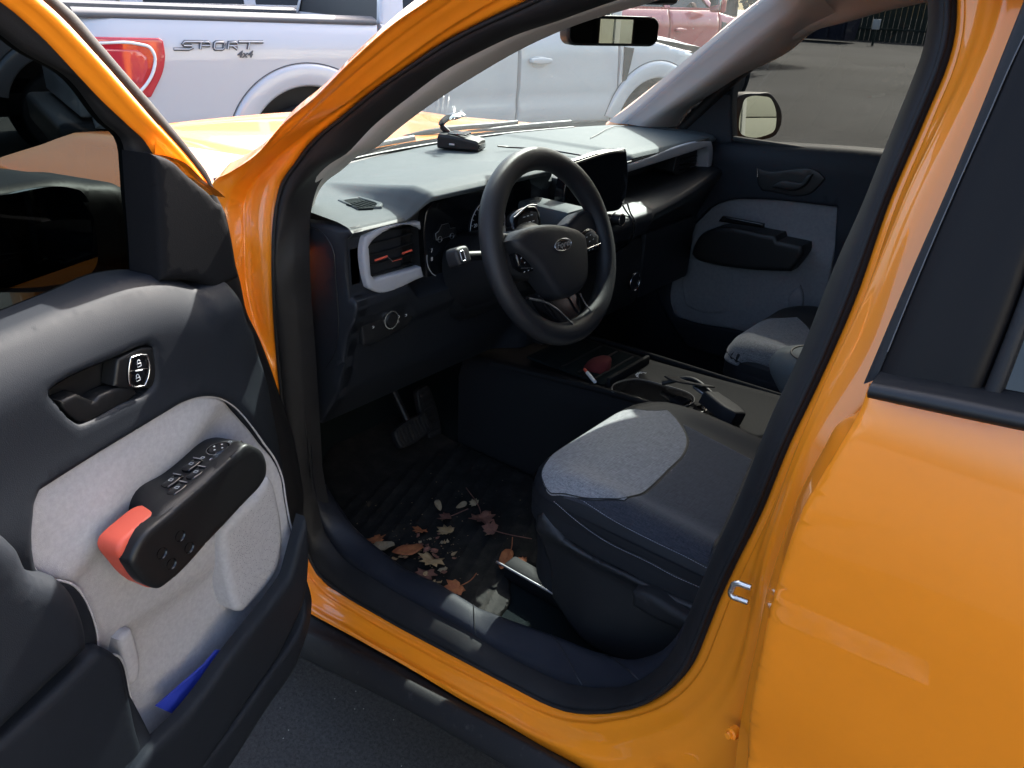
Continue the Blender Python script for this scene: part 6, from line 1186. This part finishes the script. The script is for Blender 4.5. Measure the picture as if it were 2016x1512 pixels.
# ---------------------------------------------------------------- seats
def sdf(x, y, cx, cy, hx, hy, r):
    qx, qy = abs(x-cx)-hx+r, abs(y-cy)-hy+r
    return math.hypot(max(qx, 0), max(qy, 0))+min(max(qx, qy), 0)-r
def seat_z(x, y, cy):
    d = -sdf(x, y, -.41, cy, .285, .225, .10); R = .055
    z = .686-.02*min(1, max(0, (-.25-x)/.3))
    t = min(1, max(0, (abs(y-cy)-.125)/.07)); z += .016*t*t*(3-2*t)*min(1, max(0, (-.14-x)/.15))
    dd_ = max(d, 0)
    if dd_ < R: z -= R-math.sqrt(R*R-(R-dd_)**2)
    return z
ZF = ((0, 0, 0), (1, 0, 0), (0, 1, 0), (0, 0, 1))
def seat(name, cy, fabp, mat1):
    out = rrect(-.41, cy, .57, .45, .10, 9)
    s = relief(name, ZF, out, 'vinyl', CAR, hf=lambda x, y: seat_z(x, y, cy), res=.016, roll=0, depth=.05, sm=False, smooth=70)
    # the cushion's skirt narrows towards the floor
    op = np.array(out); c_ = op.mean(0)
    lo = [[(c_[0]+(q[0]-c_[0])*f, c_[1]+(q[1]-c_[1])*f, z) for q in op] for f, z in ((1.0, .646), (1.0, .62), (.985, .58), (.96, .54), (.95, .44))]
    loft('seat_base', lo, 'vinyl', s, closed_u=True, sub=2)
    relief('seat_fabric', ZF, fabp, mat1, s, off=.0012, hf=lambda x, y: seat_z(x, y, cy), res=.012, roll=.0008, depth=.004, ang=60, smooth=70)
    # backrest
    bf2 = ((-.72, cy, .66), (0, 1, 0), (-.34, 0, .94), (.94, 0, .34))
    b_ = relief('backrest', bf2, [(-.25, 0), (.25, 0), (.26, .3), (.22, .58), (.12, .64), (-.12, .64), (-.22, .58), (-.26, .3)], 'vinyl', s, res=.03, roll=.05, depth=.08, hf=lambda x, y: .03*min(1, max(0, (abs(x)-.14)/.06)))
    relief('backrest_fabric', bf2, [(-.13, .05), (.13, .05), (.14, .45), (.1, .58), (-.1, .58), (-.14, .45)], mat1, b_, off=.002, res=.03, roll=.002, depth=.004)
    hb = relief('headrest', (onfr(bf2, (0, .78), .0), bf2[1], bf2[2], bf2[3]), rrect(0, 0, .26, .18, .06), 'vinyl', s, off=.0, res=.03, roll=.04, depth=.05)
    for q in (-.06, .06): tube('headrest_post', [onfr(bf2, (q, .62), -.03), onfr(bf2, (q, .74), -.03)], .006, 'steel', hb)
    return s
def outline_bead(P, cy, parent):
    q = smooth_poly(P, .01, 60); tube('seat_seam', [(x, y, seat_z(x, y, cy)+.0008) for x, y in q[::2]], .0011, 'black', parent, seg=5, per=2, closed=True)
ds = seat('driver_seat', .405, [(x, y) for x, y, z in D['s_fab']], 'fab')
relief('seat_panel', ZF, [(x, y) for x, y, z in D['s_panel']], 'fabd', ds, off=.0008, hf=lambda x, y: seat_z(x, y, .405), res=.014, roll=.0006, depth=.004, ang=50, smooth=70)
outline_bead([(x, y) for x, y, z in D['s_fab']], .405, ds)
def stitches(name, P, parent):
    C_ = resamp(cr(P, 6), int(np.linalg.norm(np.diff(np.array(P), axis=0), axis=1).sum()/.0042)); V, F = [], []
    for a_, b_ in zip(C_[:-1:1], C_[1::1]):
        d = (b_-a_); m_ = (a_+b_)/2; d = d*.34; u_ = np.array((-d[1], d[0], 0)); u_ = u_/np.linalg.norm(u_)*.0006; up_ = np.array((0, .0007, .0009)); k = len(V)
        V += [m_-d-u_+up_, m_+d-u_+up_, m_+d+u_+up_, m_-d+u_+up_]; F.append((k, k+1, k+2, k+3))
    o = mesh(name, V, F, 'vtrim', parent, 0); o['kind'] = 'stuff'
for P in (D['s_st1'], D['s_st2']):
    Pz = [(x, y, seat_z(x, y, .405) if sdf(x, y, -.41, .405, .285, .225, .10) < -.003 else z) for x, y, z in P]
    stitches('stitching', Pz, ds)
    tube('seat_seam', [np.array(q)+np.array((0, -.0025, .0002)) for q in Pz], .0014, 'black', ds, seg=5, per=4)
SF = ((0, .615, 0), (1, 0, 0), (0, 0, 1), (0, 1, 0))
sh = relief('seat_shield', SF, [(-.185, .605), (-.20, .617), (-.2746, .585), (-.40, .583), (-.54, .592), (-.70, .60), (-.70, .41), (-.5696, .40), (-.461, .415), (-.329, .408), (-.29, .418), (-.235, .445), (-.222, .51), (-.195, .565)], 'black', ds, off=.018, res=.014, roll=.010, depth=.07, hf=lambda x, z: .016*max(0, (.56-z)/.1)*min(1, (-.22-x)/.1 if x < -.22 else 0)+.008*math.exp(-((z-.585)/.012)**2))
relief('recline_lever', SF, D['s_lever'], 'clad', sh, off=.045, res=.012, roll=.010, depth=.03)
box('seat_track', (-.60, .505, .33), (-.045, .545, .368), 'black', ds, .006)
box('seat_track', (-.60, .17, .33), (-.02, .21, .375), 'black', ds, .006)
tube('track_rail', [(-.30, .548, .366), (-.03, .548, .366)], .003, 'alloy', ds, seg=6, per=1)
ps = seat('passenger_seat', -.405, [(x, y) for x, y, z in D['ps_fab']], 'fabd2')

# ---------------------------------------------------------------- centre console
cpr = [(-.135, .30), (-.135, .56), (-.125, .600), (-.105, .612), (-.09, .608), (.10, .606), (.115, .612), (.135, .600), (.148, .56), (.150, .30)]
con = loft('centre_console', [[(x, y*wd_, z-.3+dz_*(1 if z > .5 else 0)+.3 if z > .5 else z) for y, z in cpr] for x, dz_, wd_ in ((.42, -.03, 1.25), (.30, -.015, 1.2), (.15, -.005, 1.12), (.0, .0, 1.0), (-.2, .01, 1.0), (-.36, .02, 1.0), (-.60, .02, 1.0))], 'console', CAR, smooth=50, caps=True)
bz_ = relief('shifter_bezel', ((0, 0, .612), (1, 0, 0), (0, 1, 0), (0, 0, 1)), [(q[0], q[1]) for q in D['con_bezel']], 'gloss', con, off=.006, res=.02, roll=.005, depth=.012, ang=70)
for s in (-1, 1):
    tube('console_rail', [(.33, s*.155, .585), (.16, s*.145, .600), (-.02, s*.128, .612), (-.22, s*.122, .618), (-.40, s*.120, .622)], .007, 'console', con, flat=1.3)
box('tray_wall', (.005, -.095, .60), (.018, .095, .630), 'console', con, .006)
box('tray_mat', (.02, -.10, .604), (.26, .10, .611), 'carpet', con, .003)
for k in range(3): box('tray_groove', (.05+.05*k, -.09, .611), (.056+.05*k, .09, .614), 'rubber', con, .001)
dc = np.array((-.062, .058, .618))
dl = lathe('shift_dial', [(0, .030), (.024, .030), (.028, .027), (.029, .020), (.030, 0)], dc, (0, 0, 1), 'black', bz_, 32)
lathe('dial_ring', [(.0262, .0292), (.0285, .0288), (.0302, .0262), (.0305, .022), (.029, .020)], dc, (0, 0, 1), 'chrome', dl, 32)
pline('bezel_rim', smooth_poly([(q[0], q[1]) for q in D['con_bezel']], .012, 70), .0016, .001, ((0, 0, .612), (1, 0, 0), (0, 1, 0), (0, 0, 1)), .0062, 'decal', bz_, closed=True, per=2)
for k, s_ in enumerate('PRNDL'):
    a = math.radians(150-k*30); text('dial_letter', s_, (dc+np.array((0, 0, .0303)), (0, -1, 0), (1, 0, 0), (0, 0, 1)), (.018*math.cos(a), .018*math.sin(a)-.004, 0), .011, 'print', dl, extrude=.0003)
relief('cup_tray', ((0, 0, .612), (1, 0, 0), (0, 1, 0), (0, 0, 1)), [(q[0], q[1]) for q in D['well']], 'console', con, off=.013, res=.02, roll=.003, depth=.01, ang=70)
bt_ = relief('button_plate', ((0, 0, .616), (1, 0, 0), (0, 1, 0), (0, 0, 1)), [(q[0], q[1]) for q in D['btn']], 'gloss', con, off=.004, res=.02, roll=.003, depth=.008, ang=70)
q0, q1 = np.array(D['btn'][0]), np.array(D['btn'][2]); tube('button_trim', [q0*.3+np.array(D['btn'][3])*.7+np.array((0, 0, .0)), q1], .0012, 'chrome', bt_, seg=5, per=1)
for x, y in ((-.03, -.045), (-.18, -.06)): lathe('cup_ring', [(.036, .0), (.040, .003), (.043, .003), (.045, 0), (.038, -.05), (0, -.06)], (x, y, .613), (0, 0, 1), 'decal', con, 28)
arm_c = loft('console_armrest', [[(x+hx_*math.cos(t), .0+hy_*np.sign(math.sin(t))*abs(math.sin(t))**.7, z) for t in np.linspace(0, 2*math.pi, 40, False)] for x, hx_, hy_, z in ((-.58, .17, .075, .62), (-.58, .20, .085, .70), (-.58, .235, .095, .745), (-.58, .24, .098, .765), (-.58, .232, .092, .785), (-.58, .20, .075, .796), (-.58, .10, .04, .800), (-.58, .01, .005, .801))], 'dash', con, closed_u=True, sub=2, smooth=180)
tube('armrest_seam', [(-.58+.20*math.cos(t), .072*np.sign(math.sin(t))*abs(math.sin(t))**.7, .7965) for t in np.linspace(-1.9, 1.9, 20)], .0022, 'black', arm_c, seg=6)
# belt buckle and webbing beside the driver seat
bkf = ((-.29, .085, .66), (-.75, .25, -.1), (.2, .9, .25), (.1, -.2, 1))
bz3 = np.array(bkf[1]); bz3 /= np.linalg.norm(bz3); by3 = np.array(bkf[2]); by3 -= bz3*(by3 @ bz3); by3 /= np.linalg.norm(by3); bn3 = np.cross(bz3, by3)
if bn3[2] < 0: bn3 = -bn3
BK = (np.array((-.285, .085, .655)), bz3, by3, bn3)
bu = relief('belt_buckle', BK, [(-.05, -.024), (.03, -.026), (.045, -.018), (.045, .018), (.03, .026), (-.05, .024)], 'vinyl', ds, off=.012, res=.015, roll=.006, depth=.025)
relief('belt_tongue', BK, rrect(-.065, 0, .05, .036, .006), 'alloy', bu, off=.004, res=.02, roll=.002, depth=.004)
relief('belt_webbing', BK, [(-.17, -.03), (-.06, -.022), (-.06, .022), (-.17, .02)], 'clad', bu, off=.002, res=.012, roll=.001, depth=.003, hf=lambda x, y: .02*math.sin((x+.1)*22))
tube('cable', [(-.10, .03, .63), (-.16, .01, .655), (-.22, .03, .65), (-.27, .07, .64)], .006, 'black', bu)

# ---------------------------------------------------------------- loose things
# radar detector on the dash
rd0 = np.array((.545, .045, 1.0905)); ra = np.array((-.92, -.39, 0)); rb = np.cross((0, 0, 1), ra)
rr = empty('radar_detector', 'small dark windshield gadget on suction cups resting on top of the dashboard', 'radar detector', tuple(rd0))
prf = [(-.055, .030, .030), (-.052, .033, .036), (-.02, .035, .036), (.02, .034, .031), (.050, .032, .026), (.055, .030, .022)]
rows = []
for s_, hw, hh in prf:
    rows.append([ra*s_+rb*u_*hw+np.array((0, 0, v_)) for u_, v_ in [(-.9, .002), (.9, .002), (1, .006), (1, hh-.006), (.85, hh), (.3, hh+.002), (-.3, hh+.002), (-.85, hh), (-1, hh-.006), (-1, .006)]])
bo_ = loft('body', rows, 'clad', rr, closed_u=True, caps=True, smooth=30)
for u_ in (-.018, .0, .018): box('top_rib', (-.03, u_-.004, .036), (.02, u_+.004, .040), 'gloss', rr, .0015, fr=((0, 0, 0), ra, rb, (0, 0, 1)))
box('display_window', (.0545, -.024, .006), (.0575, .024, .018), 'gloss', rr, .001, fr=((0, 0, 0), ra, rb, (0, 0, 1)))
box('button', (-.02, -.0385, .012), (-.005, -.0345, .017), 'alloy', rr, .001, fr=((0, 0, 0), ra, rb, (0, 0, 1)))
tube('bracket', [ra*-.035+np.array((0, 0, .036)), ra*-.055+np.array((0, 0, .055)), ra*-.04+np.array((0, 0, .072)), ra*-.015+np.array((0, 0, .078))], .0045, 'black', rr, flat=1.8)
for u_ in (-.016, .018):
    lathe('suction_cup', [(0, .006), (.006, .005), (.014, .0), (.0165, -.004), (.016, -.0045), (.008, 0), (0, .002)], ra*-.012+rb*u_+np.array((0, 0, .080)), (.35, -.1, .9), 'tintcup', rr, 20)
cd = tube('power_cord', [(.46, -.0, 1.103), (.45, -.035, 1.098), (.41, -.06, 1.098), (.36, -.07, 1.1), (.30, -.078, 1.100), (.25, -.09, 1.097), (.225, -.10, 1.092), (.205, -.108, 1.075), (.18, -.112, 1.04), (.135, -.108, .985), (.108, -.115, .95), (.112, -.118, .91), (.16, -.12, .86), (.19, -.115, .80), (.185, -.1075, .735)], .0022, 'gloss', None, seg=8)
tag(cd, 'thin black power cord trailing over the dash from the gadget down past the touch screen', 'cord')
# red pouch and marker in the console tray
rows = [[(x+dx*f, y+dy*f, z0+h) for dx, dy in ((.04, 0), (.03, .03), (0, .04), (-.03, .03), (-.04, 0), (-.03, -.025), (0, -.035), (.03, -.03))] for x, y, z0, f, h in ((.085, .03, .602, .75, 0), (.085, .03, .602, .85, .010), (.082, .026, .602, .75, .022), (.075, .02, .602, .5, .034), (.07, .012, .602, .2, .038))]
po_ = loft('pouch', rows, 'redcloth', None, closed_u=True, sub=3, caps=True); tag(po_, 'crumpled dark red cloth pouch in the tray ahead of the shift dial', 'pouch')
mk_ = empty('marker', 'white marker pen with a red tip lying by the red pouch', 'pen', (.058, .100, .617))
tube('barrel', [(-.022, .014, 0), (.018, -.010, .004)], .0045, 'white', mk_, seg=12, per=2)
tube('tip', [(.018, -.010, .004), (.032, -.018, .006)], .0036, 'red', mk_, seg=12, per=2)

# dry leaves on the mat
def leaf_shape(kind, rnd):
    if kind == 'maple':
        R = [1, .62, .88, .55, .92, .60, .72, .50, .42, .34, .42, .50, .72, .60, .92, .55, .88, .62]
        return [(R[k]*math.cos(2*math.pi*k/18)*rnd.uniform(.88, 1.1), R[k]*math.sin(2*math.pi*k/18)*rnd.uniform(.88, 1.1)) for k in range(18)]
    if kind == 'oval': return [(math.cos(t)*(1.0), .46*math.sin(t)*(1-.25*math.cos(t))*rnd.uniform(.9, 1.1)) for t in np.linspace(0, 2*math.pi, 14, False)]
    return [(math.cos(t)*rnd.uniform(.5, 1.1), .6*math.sin(t)*rnd.uniform(.5, 1.1)) for t in np.linspace(0, 2*math.pi, 9, False)]
def leaf(x, y, size, kind, mat, label, rot, stem=0, curl=.25, tilt=(.0, .0), group='dry leaves on the floor mat', zoff=.0):
    rnd = random.Random(int(x*1e4)+int(y*1e5)); P = leaf_shape(kind, rnd); n = len(P); zb = .338+math_(x, y)
    V = [(0, 0, .0)]; F = []
    for f in (.5, 1.0):
        for px_, py_ in P:
            q = f*size; V.append((px_*q, py_*q, size*curl*(f*f)*(.55*px_*px_+.8*abs(py_)+.25*math.sin(3*px_+5*py_+rot*3))))
    for k in range(n):
        F.append((0, 1+k, 1+(k+1) % n)); F.append((1+k, 1+n+k, 1+n+(k+1) % n, 1+(k+1) % n))
    o = mesh('leaf', V, F, mat, None, 60)
    o.modifiers.new('thickness', 'SOLIDIFY').thickness = .0006
    o.location = (x, y, zb+.002+zoff); o.rotation_euler = (tilt[0], tilt[1], rot)
    tag(o, label, 'leaf', group)
    if stem:
        st = tube('stem', [(-.2*size, 0, .001), (-1.0*size, .1*size, .004), (-(1+stem)*size, -.12*size, .006)], .0011, mat, o, seg=5, per=3)
    return o
LV = [(x, y) for x, y, z in D['leaves']]
spec = [
 (3, .016, 'maple', 'leaf_brown', 'smaller dark brown leaf just above the largest crumpled brown leaf', 1.0, 1.4),
 (4, .027, 'maple', 'leaf_brown', 'largest crumpled brown leaf with a long stem near the seat edge', 2.6, 2.2),
 (5, .020, 'maple', 'leaf_brown', 'dark brown leaf curled against the largest brown leaf', .4, 2.4),
 (6, .020, 'maple', 'leaf_tan', 'yellow tan lobed leaf in the middle of the mat', .2, 0),
 (7, .016, 'maple', 'leaf_orange', 'small russet leaf left of the yellow tan leaf', 1.8, 0),
 (8, .019, 'maple', 'leaf_orange', 'russet leaf lying at the outer edge of the mat nearest the door hinge', 2.8, 0),
 (9, .019, 'oval', 'leaf_pale', 'pale curled leaf beside the russet leaf at the outer mat edge', .6, 0),
 (10, .025, 'oval', 'leaf_orange', 'glossy amber oval leaf in the densest pile of litter', .9, 0),
 (16, .026, 'maple', 'leaf_tan', 'tan leaf in the middle of the litter pile', 1.9, 0),
 (18, .020, 'maple', 'leaf_brown', 'grey brown leaf at the lower end of the litter pile', 2.2, 0),
 (20, .024, 'maple', 'leaf_orange', 'pointed orange leaf nearest the sill at the back of the mat', 1.3, .6),
 (21, .024, 'oval', 'leaf_orange', 'bright orange leaf with upright stem close to the seat rail', 2.0, 1.2),
 (22, .012, 'maple', 'leaf_orange', 'tiny orange leaf between the seat base and the bright orange leaf', .7, 0),
 (0, .013, 'oval', 'leaf_pale', 'pale leaf farthest forward on the mat, on the left', 2.6, 0),
 (1, .012, 'oval', 'leaf_pale', 'pale leaf farthest forward on the mat, in the middle', 1.5, 0),
 (2, .012, 'maple', 'leaf_pale', 'torn pale leaf farthest forward on the mat, on the right', .3, 0)]
for k, sz, kd, mt_, lb, rot, stm in spec:
    leaf(LV[k][0], LV[k][1], sz*1.4, kd, mt_, lb, rot, stm, curl=.45 if 'curl' in lb or 'crumpled' in lb else .28, tilt=(random.uniform(-.2, .2), random.uniform(-.2, .2)), zoff=.003)
rnd = random.Random(5)
bits = [(k, rnd.choice(['leaf_pale', 'leaf_tan', 'leaf_brown', 'leaf_tan'])) for k in (11, 12, 13, 14, 15, 17, 19, 23, 24, 25, 26)]
for k, mt_ in bits:
    for j in range(3):
        leaf(LV[k][0]+rnd.uniform(-.03, .03), LV[k][1]+rnd.uniform(-.025, .025), rnd.uniform(.005, .012), 'bit', mt_ if j < 2 else 'leaf_brown', 'small torn leaf scrap scattered on the rubber floor mat', rnd.uniform(0, 6), curl=.5, tilt=(rnd.uniform(-.4, .4), rnd.uniform(-.4, .4)), group='leaf scraps on the floor mat', zoff=rnd.uniform(0, .004))
# crumbs, one heap nobody could count
V, F = [], []
for k in range(190):
    c_ = LV[rnd.choice((10, 11, 12, 13, 14, 15, 16, 17, 18, 19, 24))] if k < 130 else (rnd.uniform(-.05, .38), rnd.uniform(.3, .64))
    x, y = c_[0]+rnd.gauss(0, .03), c_[1]+rnd.gauss(0, .025); z = .3395+math_(x, y); s_ = rnd.uniform(.0006, .0024); a = rnd.uniform(0, 6); i = len(V)
    if y > .64 or y < .22 or x < -.07: continue
    V += [(x+s_*math.cos(a+q), y+s_*math.sin(a+q), z+rnd.uniform(0, .0014)) for q in (0, 2.1, 4.2)]; F.append((i, i+1, i+2))
cb = mesh('litter', V, F, 'leaf_tan', None, 0); cb['kind'] = 'stuff'; cb['label'] = 'crumbs of dry leaf scattered over the rubber mat'
